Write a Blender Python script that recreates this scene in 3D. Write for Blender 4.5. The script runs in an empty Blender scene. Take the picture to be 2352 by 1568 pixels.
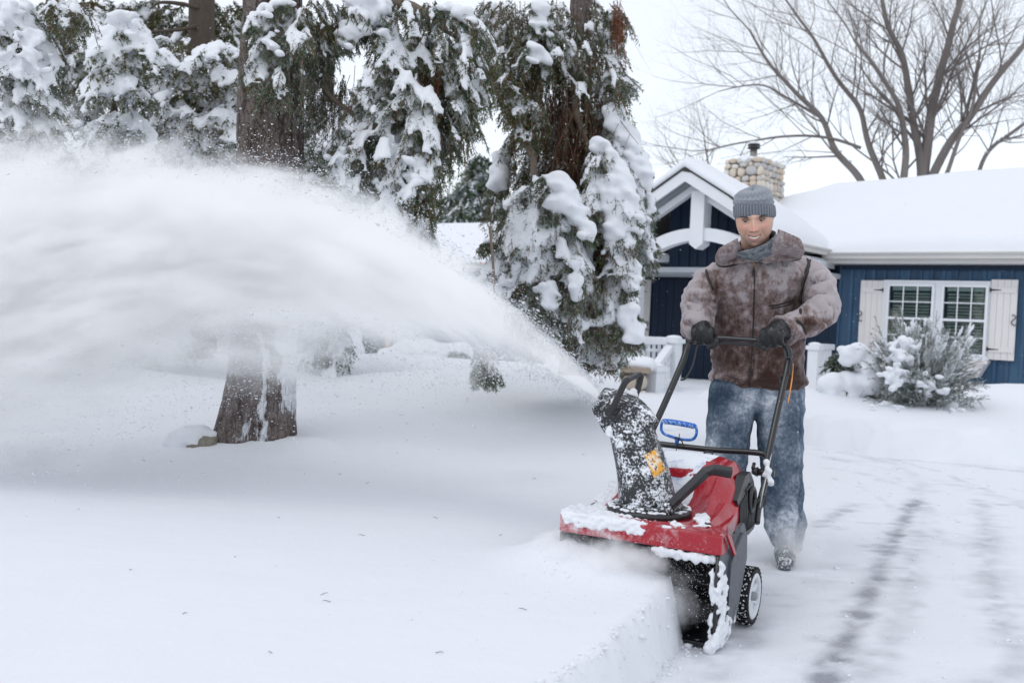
import bpy, bmesh, math, random
import numpy as np
from mathutils import Vector, Matrix, Euler
from mathutils import noise as mnoise
from mathutils.bvhtree import BVHTree

random.seed(7)
RNG = np.random.default_rng(11)
S = bpy.context.scene
R = math.radians
PI = math.pi

# ------------------------------------------------------------------ camera
CAM_H, PITCH, ROLL, FOC = 1.03, R(1.43), 0.045, 2287.0
cF = Vector((0, math.cos(PITCH), -math.sin(PITCH)))
cR0 = Vector((1, 0, 0)); cU0 = Vector((0, math.sin(PITCH), math.cos(PITCH)))
cR = cR0 * math.cos(ROLL) + cU0 * math.sin(ROLL)
cU = -cR0 * math.sin(ROLL) + cU0 * math.cos(ROLL)
CAM = Vector((0, 0, CAM_H))
cam_data = bpy.data.cameras.new('camera'); cam = bpy.data.objects.new('camera', cam_data)
S.collection.objects.link(cam); S.camera = cam
m = Matrix((cR, cU, -cF)).transposed().to_4x4(); m.translation = CAM
cam.matrix_world = m
cam_data.lens = 36.0 * FOC / 2352.0
cam_data.sensor_width = 36
cam_data.clip_start = 0.05; cam_data.clip_end = 600
cam_data.dof.use_dof = True
cam_data.dof.focus_distance = 4.0
cam_data.dof.aperture_fstop = 4.0

def ray(px, py):
    return cF + cR * ((px - 1176) / FOC) - cU * ((py - 784) / FOC)
def P(px, py, d):
    """photo position (2352 wide) at distance d along the view axis -> world point"""
    return CAM + ray(px, py) * d
def G(px, py, z=0.0):
    r = ray(px, py); t = (z - CAM_H) / r.z
    return CAM + r * t

# ------------------------------------------------------------------ world and light (overcast)
W = bpy.data.worlds.new('World'); S.world = W; W.use_nodes = True
nt = W.node_tree; nt.nodes.clear()
sky = nt.nodes.new('ShaderNodeTexSky'); sky.sky_type = 'NISHITA'; sky.sun_disc = False
SUN_EL, SUN_ROT = R(48), R(200)
sky.sun_elevation = SUN_EL; sky.sun_rotation = SUN_ROT
sky.air_density = 1.0; sky.dust_density = 0.6; sky.ozone_density = 1.0
bgs = nt.nodes.new('ShaderNodeBackground'); bgs.inputs['Strength'].default_value = 0.05
nt.links.new(sky.outputs[0], bgs.inputs['Color'])
cl = nt.nodes.new('ShaderNodeBackground'); cl.inputs['Color'].default_value = (0.955, 0.965, 0.985, 1); cl.inputs['Strength'].default_value = 0.885
add = nt.nodes.new('ShaderNodeAddShader')
nt.links.new(bgs.outputs[0], add.inputs[0]); nt.links.new(cl.outputs[0], add.inputs[1])
wo = nt.nodes.new('ShaderNodeOutputWorld'); nt.links.new(add.outputs[0], wo.inputs['Surface'])
sd = bpy.data.lights.new('sun', 'SUN'); sd.energy = 0.5; sd.angle = R(25); sd.color = (1.0, 0.98, 0.95)
sun = bpy.data.objects.new('sun', sd); S.collection.objects.link(sun)
# sun from upper left, a little in front of the house (behind the camera's left shoulder)
sdir = Vector((-0.55, -0.45, 1.0)).normalized()
sun.rotation_euler = sdir.to_track_quat('Z', 'Y').to_euler()
SUN_EL = math.asin(sdir.z); sky.sun_elevation = SUN_EL
sky.sun_rotation = math.atan2(sdir.x, sdir.y)
S.view_settings.view_transform = 'Standard'; S.view_settings.look = 'None'
S.view_settings.exposure = 0.0; S.view_settings.gamma = 1.0
S.view_settings.use_curve_mapping = False
S.render.engine = 'CYCLES'
S.cycles.max_bounces = 12; S.cycles.diffuse_bounces = 4; S.cycles.glossy_bounces = 3
S.cycles.transmission_bounces = 4; S.cycles.transparent_max_bounces = 8; S.cycles.volume_bounces = 8
S.cycles.use_denoising = True
S.cycles.caustics_reflective = False; S.cycles.caustics_refractive = False
S.cycles.volume_step_rate = 1.0; S.cycles.volume_max_steps = 256

# ------------------------------------------------------------------ helpers
def tag(o, label=None, cat=None, group=None, kind=None):
    if label: o['label'] = label
    if cat: o['category'] = cat
    if group: o['group'] = group
    if kind: o['kind'] = kind
    return o
def empty(name, loc=(0, 0, 0), rz=0.0, label=None, cat=None, group=None, parent=None):
    o = bpy.data.objects.new(name, None); S.collection.objects.link(o)
    o.location = loc; o.rotation_euler = (0, 0, rz); o.empty_display_size = 0.1
    if parent: o.parent = parent
    return tag(o, label, cat, group)
def link_mesh(name, me, mat=None, parent=None):
    o = bpy.data.objects.new(name, me); S.collection.objects.link(o)
    if mat is not None and not me.materials: me.materials.append(mat)
    if parent is not None: o.parent = parent
    return o
def wmat(o):
    """world matrix of a fresh object chain"""
    mm = o.matrix_basis.copy(); p = o.parent
    while p: mm = p.matrix_basis @ mm; p = p.parent
    return mm

class MB:
    def __init__(s): s.v = []; s.f = []; s.mi = []; s.cur = 0; s.sm = []; s.smooth = False
    def add(s, vs, fs, smooth=None):
        b = len(s.v); s.v.extend([tuple(v) for v in vs])
        sm = s.smooth if smooth is None else smooth
        for f in fs: s.f.append(tuple(b + i for i in f)); s.mi.append(s.cur); s.sm.append(sm)
        return s
    def box(s, x0, x1, y0, y1, z0, z1, M=None):
        vs = [(x0,y0,z0),(x1,y0,z0),(x1,y1,z0),(x0,y1,z0),(x0,y0,z1),(x1,y0,z1),(x1,y1,z1),(x0,y1,z1)]
        if M is not None: vs = [M @ Vector(v) for v in vs]
        return s.add(vs, [(0,3,2,1),(4,5,6,7),(0,1,5,4),(1,2,6,5),(2,3,7,6),(3,0,4,7)], False)
    def bbox(s, x0, x1, y0, y1, z0, z1, b=0.01, M=None):
        """bevelled box: 3 loops of an inset profile"""
        bm = bmesh.new(); bmesh.ops.create_cube(bm, size=1)
        for v in bm.verts:
            v.co = Vector(((x0+x1)/2 + v.co.x*(x1-x0), (y0+y1)/2 + v.co.y*(y1-y0), (z0+z1)/2 + v.co.z*(z1-z0)))
        bmesh.ops.bevel(bm, geom=bm.edges[:], offset=b, segments=2, profile=0.6, affect='EDGES')
        return s.bm(bm, M)
    def bm(s, bm, M=None, smooth=False):
        bm.verts.ensure_lookup_table()
        vs = [(M @ v.co) if M is not None else v.co.copy() for v in bm.verts]
        fs = [[v.index for v in f.verts] for f in bm.faces]
        bm.free(); return s.add(vs, fs, smooth)
    def prism(s, pts, d, flip=False):
        """closed polygon pts (3D, planar) extruded by vector d"""
        n = len(pts); d = Vector(d); a = [Vector(p) for p in pts]; b = [p + d for p in a]
        fs = [tuple(range(n))[::-1], tuple(range(n, 2*n))] + [(i, (i+1) % n, n+(i+1) % n, n+i) for i in range(n)]
        if flip: fs = [f[::-1] for f in fs]
        return s.add(a + b, fs, False)
    def loft(s, rings, closed=True, cap=True, smooth=True):
        n = len(rings[0]); vs = [v for r in rings for v in r]; fs = []
        for k in range(len(rings)-1):
            for i in range(n if closed else n-1):
                j = (i+1) % n
                fs.append((k*n+i, k*n+j, (k+1)*n+j, (k+1)*n+i))
        if cap and closed:
            fs.append(tuple(range(n))[::-1]); fs.append(tuple(range((len(rings)-1)*n, len(rings)*n)))
        return s.add(vs, fs, smooth)
    def tube(s, pts, r, n=8, cap=True, smooth=True, flat=1.0, up=None):
        pts = [Vector(p) for p in pts]
        k = len(pts)
        if not hasattr(r, '__len__'): r = [r]*k
        rings = []; ref = None
        for i, p in enumerate(pts):
            t = (pts[min(i+1, k-1)] - pts[max(i-1, 0)])
            t = t.normalized() if t.length > 1e-9 else Vector((0,0,1))
            if ref is None:
                ref = Vector(up) if up is not None else (Vector((0,0,1)) if abs(t.z) < 0.9 else Vector((1,0,0)))
            a = (ref - t*ref.dot(t))
            if a.length < 1e-6: a = t.orthogonal()
            a.normalize(); b = t.cross(a); ref = a
            rings.append([p + (a*math.cos(2*PI*j/n)*flat + b*math.sin(2*PI*j/n))*r[i] for j in range(n)])
        return s.loft(rings, True, cap, smooth)
    def ell(s, c, rad, sub=2, M=None, smooth=True):
        bm = bmesh.new(); bmesh.ops.create_icosphere(bm, subdivisions=sub, radius=1)
        c = Vector(c)
        if not hasattr(rad, '__len__'): rad = (rad,)*3
        for v in bm.verts:
            q = Vector((v.co.x*rad[0], v.co.y*rad[1], v.co.z*rad[2]))
            if M is not None: q = M @ q
            v.co = c + q
        return s.bm(bm, None, smooth)
    def mesh(s, name):
        me = bpy.data.meshes.new(name)
        me.from_pydata([tuple(v) for v in s.v], [], s.f)
        me.polygons.foreach_set('use_smooth', s.sm)
        if any(s.mi): me.polygons.foreach_set('material_index', s.mi)
        me.update(); return me
    def build(s, name, mat, parent=None):
        me = s.mesh(name)
        for mm in (mat if isinstance(mat, (list, tuple)) else [mat]): me.materials.append(mm)
        o = link_mesh(name, me, None, parent)
        return o
def np_mesh(name, verts, tris, mat, parent=None, smooth=False, attr=None):
    """fast numpy mesh (all faces same size)"""
    verts = np.asarray(verts, np.float32).reshape(-1, 3); tris = np.asarray(tris, np.int32)
    k = tris.shape[1]; me = bpy.data.meshes.new(name)
    me.vertices.add(len(verts)); me.vertices.foreach_set('co', verts.ravel())
    me.loops.add(tris.size); me.loops.foreach_set('vertex_index', tris.ravel())
    me.polygons.add(len(tris)); me.polygons.foreach_set('loop_start', np.arange(0, tris.size, k, dtype=np.int32))
    me.polygons.foreach_set('use_smooth', np.full(len(tris), smooth))
    if attr:
        for an, av in attr.items():
            a = me.attributes.new(an, 'FLOAT', 'POINT'); a.data.foreach_set('value', np.asarray(av, np.float32))
    me.update(calc_edges=True); me.validate()
    me.materials.append(mat)
    return link_mesh(name, me, None, parent)
def remesh(o, vox, smooth_it=2, disp=0.0, dscale=0.1):
    """evaluate a voxel remesh (+smooth, +noise) now and keep the result as a plain mesh"""
    md = o.modifiers.new('r', 'REMESH'); md.mode = 'VOXEL'; md.voxel_size = vox; md.use_smooth_shade = True
    if smooth_it:
        m2 = o.modifiers.new('s', 'SMOOTH'); m2.factor = 0.5; m2.iterations = smooth_it
    dg = bpy.context.evaluated_depsgraph_get(); dg.update()
    me = bpy.data.meshes.new_from_object(o.evaluated_get(dg), depsgraph=dg)
    mats = list(o.data.materials); o.modifiers.clear(); old = o.data; o.data = me
    bpy.data.meshes.remove(old)
    me.materials.clear()
    for mm in mats: me.materials.append(mm)
    n = len(me.vertices)
    if disp and n:
        co = np.empty(n*3, np.float32); me.vertices.foreach_get('co', co); co = co.reshape(-1, 3)
        no = np.empty(n*3, np.float32); me.vertex_normals.foreach_get('vector', no); no = no.reshape(-1, 3)
        dv = np.array([mnoise.noise(Vector(c)/dscale) for c in co], np.float32)
        co += no*dv[:, None]*disp
        me.vertices.foreach_set('co', co.ravel())
    me.polygons.foreach_set('use_smooth', np.ones(len(me.polygons), bool)); me.update()
    return o
def sstep(a, b, x):
    t = np.clip((x-a)/(b-a), 0, 1); return t*t*(3-2*t)
def spline(pts, n):
    """Catmull-Rom through pts -> n*(k-1)+1 points"""
    pts = [Vector(p) for p in pts]; out = []
    for i in range(len(pts)-1):
        p0 = pts[max(i-1, 0)]; p1 = pts[i]; p2 = pts[i+1]; p3 = pts[min(i+2, len(pts)-1)]
        for k in range(n):
            t = k/n
            out.append(0.5*((2*p1) + (p2-p0)*t + (2*p0-5*p1+4*p2-p3)*t*t + (3*p1-p0-3*p2+p3)*t**3))
    out.append(pts[-1]); return out

# ------------------------------------------------------------------ material helpers
class N:
    """thin node-graph wrapper"""
    def __init__(s, name, rough=0.6, col=(0.5,0.5,0.5), spec=0.4, metal=0.0):
        s.m = bpy.data.materials.new(name); s.m.use_nodes = True; s.t = s.m.node_tree
        s.b = s.t.nodes['Principled BSDF']
        s.b.inputs['Base Color'].default_value = (*col, 1); s.b.inputs['Roughness'].default_value = rough
        s.b.inputs['Specular IOR Level'].default_value = spec; s.b.inputs['Metallic'].default_value = metal
    def n(s, typ, **kw):
        nd = s.t.nodes.new(typ)
        for k, v in kw.items():
            if k.startswith('i_'):
                key = k[2:].replace('_', ' ')
                nd.inputs[key].default_value = v
            else: setattr(nd, k, v)
        return nd
    def l(s, a, b): s.t.links.new(a, b)
    def coord(s, kind='Object', scale=(1,1,1), rot=(0,0,0), loc=(0,0,0)):
        tc = s.n('ShaderNodeTexCoord'); mp = s.n('ShaderNodeMapping')
        s.l(tc.outputs[kind], mp.inputs[0]); mp.inputs['Scale'].default_value = scale
        mp.inputs['Rotation'].default_value = rot; mp.inputs['Location'].default_value = loc
        return mp.outputs[0]
    def noise(s, vec, scale=5, detail=4, rough=0.55, dist=0.0):
        nd = s.n('ShaderNodeTexNoise'); s.l(vec, nd.inputs['Vector'])
        nd.inputs['Scale'].default_value = scale; nd.inputs['Detail'].default_value = detail
        nd.inputs['Roughness'].default_value = rough; nd.inputs['Distortion'].default_value = dist
        return nd.outputs['Fac']
    def ramp(s, fac, stops, interp='LINEAR'):
        nd = s.n('ShaderNodeValToRGB'); s.l(fac, nd.inputs[0]); cr = nd.color_ramp; cr.interpolation = interp
        while len(cr.elements) > len(stops): cr.elements.remove(cr.elements[-1])
        while len(cr.elements) < len(stops): cr.elements.new(0.5)
        for e, (p, c) in zip(cr.elements, stops):
            e.position = p; e.color = (*c, 1) if len(c) == 3 else c
        return nd.outputs[0]
    def mix(s, fac, a, b, mode='MIX'):
        nd = s.n('ShaderNodeMix', data_type='RGBA', blend_type=mode)
        for k, v in ((0, fac), (6, a), (7, b)):
            if hasattr(v, 'is_linked') or hasattr(v, 'links'): s.l(v, nd.inputs[k])
            elif isinstance(v, (tuple, list)): nd.inputs[k].default_value = (*v, 1) if len(v) == 3 else v
            else: nd.inputs[k].default_value = v
        return nd.outputs[2]
    def math(s, op, a, b=None, c=None, clamp=False):
        nd = s.n('ShaderNodeMath', operation=op, use_clamp=clamp)
        for k, v in enumerate((a, b, c)):
            if v is None: continue
            if hasattr(v, 'links'): s.l(v, nd.inputs[k])
            else: nd.inputs[k].default_value = v
        return nd.outputs[0]
    def attr(s, name):
        nd = s.n('ShaderNodeAttribute'); nd.attribute_name = name; return nd.outputs['Fac']
    def objrand(s):
        return s.n('ShaderNodeObjectInfo').outputs['Random']
    def bump(s, h, strength=0.5, dist=0.01):
        nd = s.n('ShaderNodeBump'); nd.inputs['Strength'].default_value = strength; nd.inputs['Distance'].default_value = dist
        s.l(h, nd.inputs['Height']); s.l(nd.outputs[0], s.b.inputs['Normal']); return nd
    def base(s, c): s.l(c, s.b.inputs['Base Color']); return s
    def rough(s, c): s.l(c, s.b.inputs['Roughness']); return s

SNOWC = (0.77, 0.79, 0.83)
def mk_snow(name, bs=0.35, sc=60, bd=0.006):
    M_ = N(name, 0.75, SNOWC, 0.25); v = M_.coord('Object')
    f1 = M_.noise(v, sc, 5, 0.65); f2 = M_.noise(v, sc*0.14, 3)
    h = M_.math('ADD', M_.math('MULTIPLY', f1, 0.5), f2)
    M_.bump(h, bs, bd)
    M_.base(M_.mix(f2, (0.75, 0.775, 0.82), (0.785, 0.80, 0.835)))
    return M_.m
snow_m = mk_snow('snow', 0.35, 60, 0.006)
snow_soft = mk_snow('snow_soft', 0.25, 25, 0.01)
def simple(name, col, rough=0.5, spec=0.4, metal=0.0, var=0.15, sc=12, bump=0.0, bd=0.004, scale=(1,1,1)):
    M_ = N(name, rough, col, spec, metal); v = M_.coord('Object', scale)
    f = M_.noise(v, sc, 4)
    lo = tuple(c*(1-var) for c in col); hi = tuple(min(1, c*(1+var)) for c in col)
    M_.base(M_.mix(f, lo, hi))
    if bump: M_.bump(M_.noise(v, sc*4, 4), bump, bd)
    return M_.m
def dusted(name, col, rough=0.5, spec=0.4, amount=0.5, sc=40, bump=0.3, z_bias=0.0, metal=0.0, soft=0.03, snowc=(0.8,0.83,0.88), aniso=(1,1,1)):
    """a material sprinkled with clinging snow grains"""
    M_ = N(name, rough, col, spec, metal); v = M_.coord('Object', aniso)
    a = M_.noise(v, sc, 5, 0.65); b = M_.noise(v, sc*0.17, 3)
    f = M_.math('ADD', M_.math('MULTIPLY', a, 0.6), M_.math('MULTIPLY', b, 0.4))
    if z_bias:
        ge = M_.n('ShaderNodeNewGeometry'); sx = M_.n('ShaderNodeSeparateXYZ'); M_.l(ge.outputs['Normal'], sx.inputs[0])
        f = M_.math('ADD', f, M_.math('MULTIPLY', sx.outputs['Z'], z_bias))
    th = 1.0 - amount
    th = 0.5 + (0.5-amount)*0.5
    fac = M_.ramp(f, [(max(0, th-soft), (0,0,0)), (min(1, th+soft), (1,1,1))])
    M_.base(M_.mix(fac, col, snowc))
    M_.rough(M_.mix(fac, (rough,)*3, (0.8,)*3))
    if bump: M_.bump(fac, bump, 0.004)
    return M_.m
# ------------------------------------------------------------------ ground
HD = Vector((-0.469, -0.883))            # heading of the machine
A0 = Vector((0.585, 3.23))
DRIVE = [(-0.52, 0.58), (0.60, 3.20), (0.60, 3.27), (0.44, 3.35), (0.24, 3.42), (0.20, 3.50), (0.50, 4.02), (0.74, 4.45), (0.92, 5.2), (1.10, 6.4), (1.16, 7.7),
         (1.25, 11), (1.3, 15.2), (0.9, 17.0), (3.6, 17.4), (2.75, 14.5), (2.55, 9.9), (2.62, 9.0), (3.18, 8.3), (3.8, 8.1), (4.5, 8.2), (5.6, 8.4), (8, 8.0), (13, 6), (16, -2), (-2.2, -2)]
def seg_dist(px, py, poly, closed=True):
    d = np.full(px.shape, 1e9); n = len(poly)
    for i in range(n if closed else n-1):
        a = poly[i]; b = poly[(i+1) % n]
        vx, vy = b[0]-a[0], b[1]-a[1]; L = vx*vx+vy*vy + 1e-12
        t = np.clip(((px-a[0])*vx+(py-a[1])*vy)/L, 0, 1)
        d = np.minimum(d, np.hypot(px-a[0]-t*vx, py-a[1]-t*vy))
    return d
def inside(px, py, poly):
    c = np.zeros(px.shape, bool); n = len(poly)
    for i in range(n):
        x1, y1 = poly[i]; x2, y2 = poly[(i+1) % n]
        if y1 == y2: continue
        k = ((y1 > py) != (y2 > py)) & (px < (x2-x1)*(py-y1)/(y2-y1)+x1)
        c ^= k
    return c
def vnoise(x, y, sc, seed=0):
    """cheap smooth value noise, numpy"""
    x = np.asarray(x)/sc + seed*17.3; y = np.asarray(y)/sc + seed*9.1
    xi = np.floor(x).astype(int); yi = np.floor(y).astype(int); fx = x-xi; fy = y-yi
    fx = fx*fx*(3-2*fx); fy = fy*fy*(3-2*fy)
    def h(a, b):
        n = (a*374761393 + b*668265263 + seed*974711) & 0xffffffff
        n = ((n ^ (n >> 13))*1274126177) & 0xffffffff
        return ((n ^ (n >> 16)) & 0xffff)/65535.0
    return (h(xi,yi)*(1-fx)+h(xi+1,yi)*fx)*(1-fy) + (h(xi,yi+1)*(1-fx)+h(xi+1,yi+1)*fx)*fy
def fbm(x, y, sc, oct=4, seed=0):
    r = 0; a = 1; t = 0
    for k in range(oct): r = r + a*vnoise(x, y, sc/2**k, seed+k); t += a; a *= 0.5
    return r/t
def gauss(x, y, cx, cy, sx, sy=None):
    sy = sy or sx; return np.exp(-((x-cx)/sx)**2-((y-cy)/sy)**2)
def snow_h(x, y):
    """height of the undisturbed snow cover"""
    x = np.asarray(x, float); y = np.asarray(y, float)
    left = 1 - sstep(1.5, 2.2, x)
    yy = y - 0.10*x
    lawn = 0.195 + 0.04*sstep(5.2, 6.0, yy) + 0.24*sstep(5.9, 9.6, yy) - 0.66*sstep(12.0, 20, y)
    lawn += 0.09*gauss(x, y, -1.25, 5.95, 0.5) + 0.05*gauss(x, y, 0.3, 7.0, 0.9, 0.6) + 0.10*gauss(x, y, -0.2, 9.3, 1.2, .8)
    lawn -= 0.10*gauss(x, y, -2.0, 9.0, 1.1, 1.0)
    bed = 0.29 + 0.0*sstep(9, 10.5, y) - 0.36*sstep(11.5, 17, y)
    bed += 0.24*gauss(x, y, 6.1, 11.8, 1.3, 1.0) + 0.08*gauss(x, y, 3.3, 11.0, 0.7)
    z = lawn*left + bed*(1-left)
    z += 0.05*gauss(x, y, -1.05, 5.42, 0.16, 0.14) + 0.04*gauss(x, y, -1.33, 5.5, 0.12, 0.12) + 0.05*gauss(x, y, -1.62, 5.62, 0.22, 0.16)
    z += 0.085*gauss(x, y, 0.22, 3.40, 0.20, 0.16) + 0.03*gauss(x, y, 0.35, 3.2, 0.2, 0.15)
    z += (fbm(x, y, 1.9, 3, 3)-0.5)*0.17*sstep(5.6, 7.5, y)*sstep(17, 12, y) + (fbm(x*0.7, y, 0.5, 3, 8)-0.5)*0.035*sstep(4.8, 6.5, y)
    z += 0.07*gauss(x, y, -0.75, 6.5, 0.9, 0.5) + 0.06*gauss(x, y, 0.6, 7.6, 0.6, 0.7) + 0.07*gauss(x, y, -3.2, 7.6, 1.2, 0.8) + 0.05*gauss(x, y, -1.3, 5.3, 0.7, 0.3)
    z += (fbm(x, y, 0.9, 3, 5)-0.5)*0.016
    return z
def field_h(x, y):
    ins = inside(x, y, DRIVE); d = seg_dist(x, y, DRIVE)
    sd_ = np.where(ins, -d, d)
    jit = (fbm(x, y, 0.12, 3, 21)-0.5)*0.035
    near = sstep(5.5, 3.8, y)
    wall = sstep(-0.005, 0.045, sd_ + jit*near)*near + sstep(-0.04, 0.17, sd_ + (fbm(x, y, 0.6, 3, 2)-0.5)*0.22)*(1-near)
    z = snow_h(x, y)
    # little rounded lip and crumbs at the foot of the cut
    crumbs = np.maximum(0, fbm(x, y, 0.05, 2, 33)-0.55)*0.05*np.exp(-np.abs(sd_)/0.07)*near
    return z*wall - 0.02*(1-wall) + crumbs
def nonuni(lo, hi, core0, core1, step, growth=1.12):
    a = list(np.arange(core0, core1+1e-6, step)); s = step
    x = core1
    while x < hi: s *= growth; x += s; a.append(x)
    s = step; x = core0; b = []
    while x > lo: s *= growth; x -= s; b.append(x)
    return np.array(b[::-1]+a)
def grid_obj(name, xs, ys, fn, mat, smooth=True, attrs=None):
    X, Y = np.meshgrid(xs, ys); Z = fn(X, Y); nx, ny = len(xs), len(ys)
    v = np.stack([X.ravel(), Y.ravel(), Z.ravel()], 1)
    i = np.arange(nx*ny).reshape(ny, nx)
    q = np.stack([i[:-1,:-1].ravel(), i[:-1,1:].ravel(), i[1:,1:].ravel(), i[1:,:-1].ravel()], 1)
    at = {k: f(X, Y).ravel() for k, f in attrs.items()} if attrs else None
    return np_mesh(name, v, q, mat, None, smooth, at)
sg = N('snow_ground', 0.8, SNOWC, 0.2); v_ = sg.coord('Object')
n1 = sg.noise(v_, 9, 5, 0.6); n2 = sg.noise(v_, 120, 4, 0.7); n3 = sg.noise(sg.coord('Object', (1,3,1)), 2.2, 4)
sg.bump(sg.math('ADD', sg.math('ADD', n1, sg.math('MULTIPLY', n2, 0.34)), sg.math('MULTIPLY', n3, 1.5)), 0.35, 0.014)
sg.base(sg.mix(n3, (0.75,0.775,0.82), (0.785,0.80,0.835)))
xs = nonuni(-70, 90, -0.6, 1.4, 0.028, 1.05); ys = nonuni(0.4, 170, 2.0, 4.6, 0.030, 1.035)
snowfield = grid_obj('snowfield', xs, ys, field_h, sg.m); tag(snowfield, 'deep untouched snow cover over lawn and flower beds', kind='structure')

# driveway with a thin, scraped layer of snow
ARCS = [  # photo polylines of the scraped tracks: (points, half width m, strength)
    ([(1860,1600),(1905,1520),(1965,1430),(2010,1330),(2040,1260),(2075,1200),(2105,1150)], 0.050, 0.80),
    ([(2105,1150),(2112,1110),(2060,1070),(1960,1045),(1860,1030)], 0.10, 0.22),
    ([(1960,1600),(2030,1490),(2085,1370),(2100,1250),(2120,1170)], 0.07, 0.30),
    ([(2320,1580),(2330,1480),(2290,1400),(2270,1300),(2265,1200),(2245,1150)], 0.075, 0.36),
    ([(1848,1240),(1880,1205),(1925,1180),(1960,1160)], 0.05, 0.42),
    ([(1850,1015),(1960,1024),(2080,1048),(2230,1070),(2352,1085)], 0.03, 0.5),
    ([(1870,1072),(1960,1085),(2050,1110),(2130,1130)], 0.08, 0.22),
    ([(1850,1040),(1950,1062),(2060,1100),(2130,1160),(2160,1240)], 0.03, 0.28),
    ([(1860,1090),(1950,1110),(2030,1150),(2060,1200)], 0.025, 0.25),
    ([(1940,1030),(2120,1075),(2300,1140),(2352,1170)], 0.025, 0.3),
    ([(2000,1040),(2180,1090),(2352,1130)], 0.02, 0.3),
    ([(1900,1050),(2040,1080),(2180,1110),(2352,1160)], 0.10, 0.2),
    ([(1580,1480),(1650,1500),(1700,1480),(1720,1450),(1740,1430)], 0.07, 0.45),
    ([(1720,1500),(1820,1400),(1900,1330),(1990,1280)], 0.12, 0.12),
    ([(1600,1600),(1640,1540),(1700,1500)], 0.08, 0.33),
]
ARCS += [(pts, 0.16, 0.16) for pts, w, s in ARCS if s > 0.32]
ARCW = [([tuple(G(px, py)[:2]) for px, py in pts], w, s) for pts, w, s in ARCS]
def wear(X, Y):
    r = np.zeros(X.shape)
    st = fbm(X*0.6+Y*.12, Y*1.3, 0.10, 4, 41)         # strokes across the track
    st2 = fbm(X, Y*1.2, 0.07, 4, 47)
    fine = fbm(X, Y*1.5, 0.03, 3, 51)
    for pts, w, s in ARCW:
        sp = [tuple(p[:2]) for p in spline([(a, b, 0) for a, b in pts], 6)]
        d = seg_dist(X, Y, sp, False)
        r = np.maximum(r, s*np.exp(-((d+(st-0.5)*0.10)/w)**2)*np.clip(0.35+1.5*(st2-0.28), 0, 1.15))
    pat = fbm(X*0.5, Y, 0.42, 4, 61)
    r = r + np.clip(pat-0.48, 0, 1)*0.8*np.clip(st*1.6-0.4, 0, 1)
    r += np.clip(fbm(X*.4, Y*2, 0.09, 3, 71)-0.68, 0, 1)*1.1
    return np.clip(r*(0.7+0.6*fine), 0, 1)
def drive_h(X, Y):
    w = wear(X, Y)
    return 0.004 + 0.010*(fbm(X, Y, 0.25, 4, 81)-0.4)*(1-w) - 0.006*w + 0.012*np.clip(fbm(X, Y, 0.07, 3, 91)-0.6, 0, 1)
dm = N('driveway_snow', 0.7, SNOWC, 0.3); v_ = dm.coord('Object')
w_ = dm.attr('wear'); g_ = dm.noise(dm.coord('Object', (0.6,1.6,1)), 55, 5, 0.7)
f_ = dm.math('SUBTRACT', dm.math('ADD', w_, dm.math('MULTIPLY', g_, dm.math('MULTIPLY', w_, 1.2))), 0.12, clamp=True)
icy = dm.mix(g_, (0.77,0.79,0.83), (0.72,0.74,0.78))
asph = dm.mix(dm.noise(v_, 90, 3), (0.17,0.18,0.21), (0.40,0.41,0.46))
dm.base(dm.mix(f_, icy, asph)); dm.rough(dm.mix(f_, (0.75,)*3, (0.4,)*3))
dm.bump(dm.math('SUBTRACT', dm.noise(v_, 30, 5, 0.65), dm.math('MULTIPLY', w_, 0.8)), 0.35, 0.008)
drive = grid_obj('driveway', nonuni(-6, 20, -0.4, 4.2, 0.034, 1.08), nonuni(-3, 18, 2.2, 8.6, 0.036, 1.08), drive_h, dm.m, True, {'wear': wear})
tag(drive, 'snow-dusted driveway with grey scraped tyre tracks', kind='structure')
# twigs and needles fallen on the snow (uncountable litter)
def zground(x, y):
    return float(field_h(np.array([x]), np.array([y]))[0])
twm = simple('twig_brown', (0.10,0.07,0.05), 0.8)
lit = MB(); rr = random.Random(5)
for px, py in [(395,1035),(330,1060),(180,1070),(100,1068),(700,1090),(1020,1105),(845,1110),(1228,1100),(1440,1090),(640,1190),(830,1230),(1000,1190),(745,1365),(750,1382),(540,1280),(425,1410),(1010,1500),(1150,1230),(1050,980),(920,1000),(780,1090),(1340,1050),(300,1310),(620,1500),(1200,1400)]:
    z = 0.2
    for _ in range(3): g = G(px, py, z); z = zground(g.x, g.y)
    a = rr.uniform(0, PI); L = rr.uniform(0.004, 0.013)
    d = Vector((math.cos(a), math.sin(a)*0.6, rr.uniform(0,0.3)))*L
    c = Vector((g.x, g.y, z+0.003))
    lit.tube([c-d, c+d*0.2+Vector((0,0,0.002)), c+d], [0.0009,0.0009,0.0005], 4)
tag(lit.build('fallen_twigs', twm), kind='stuff')
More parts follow.
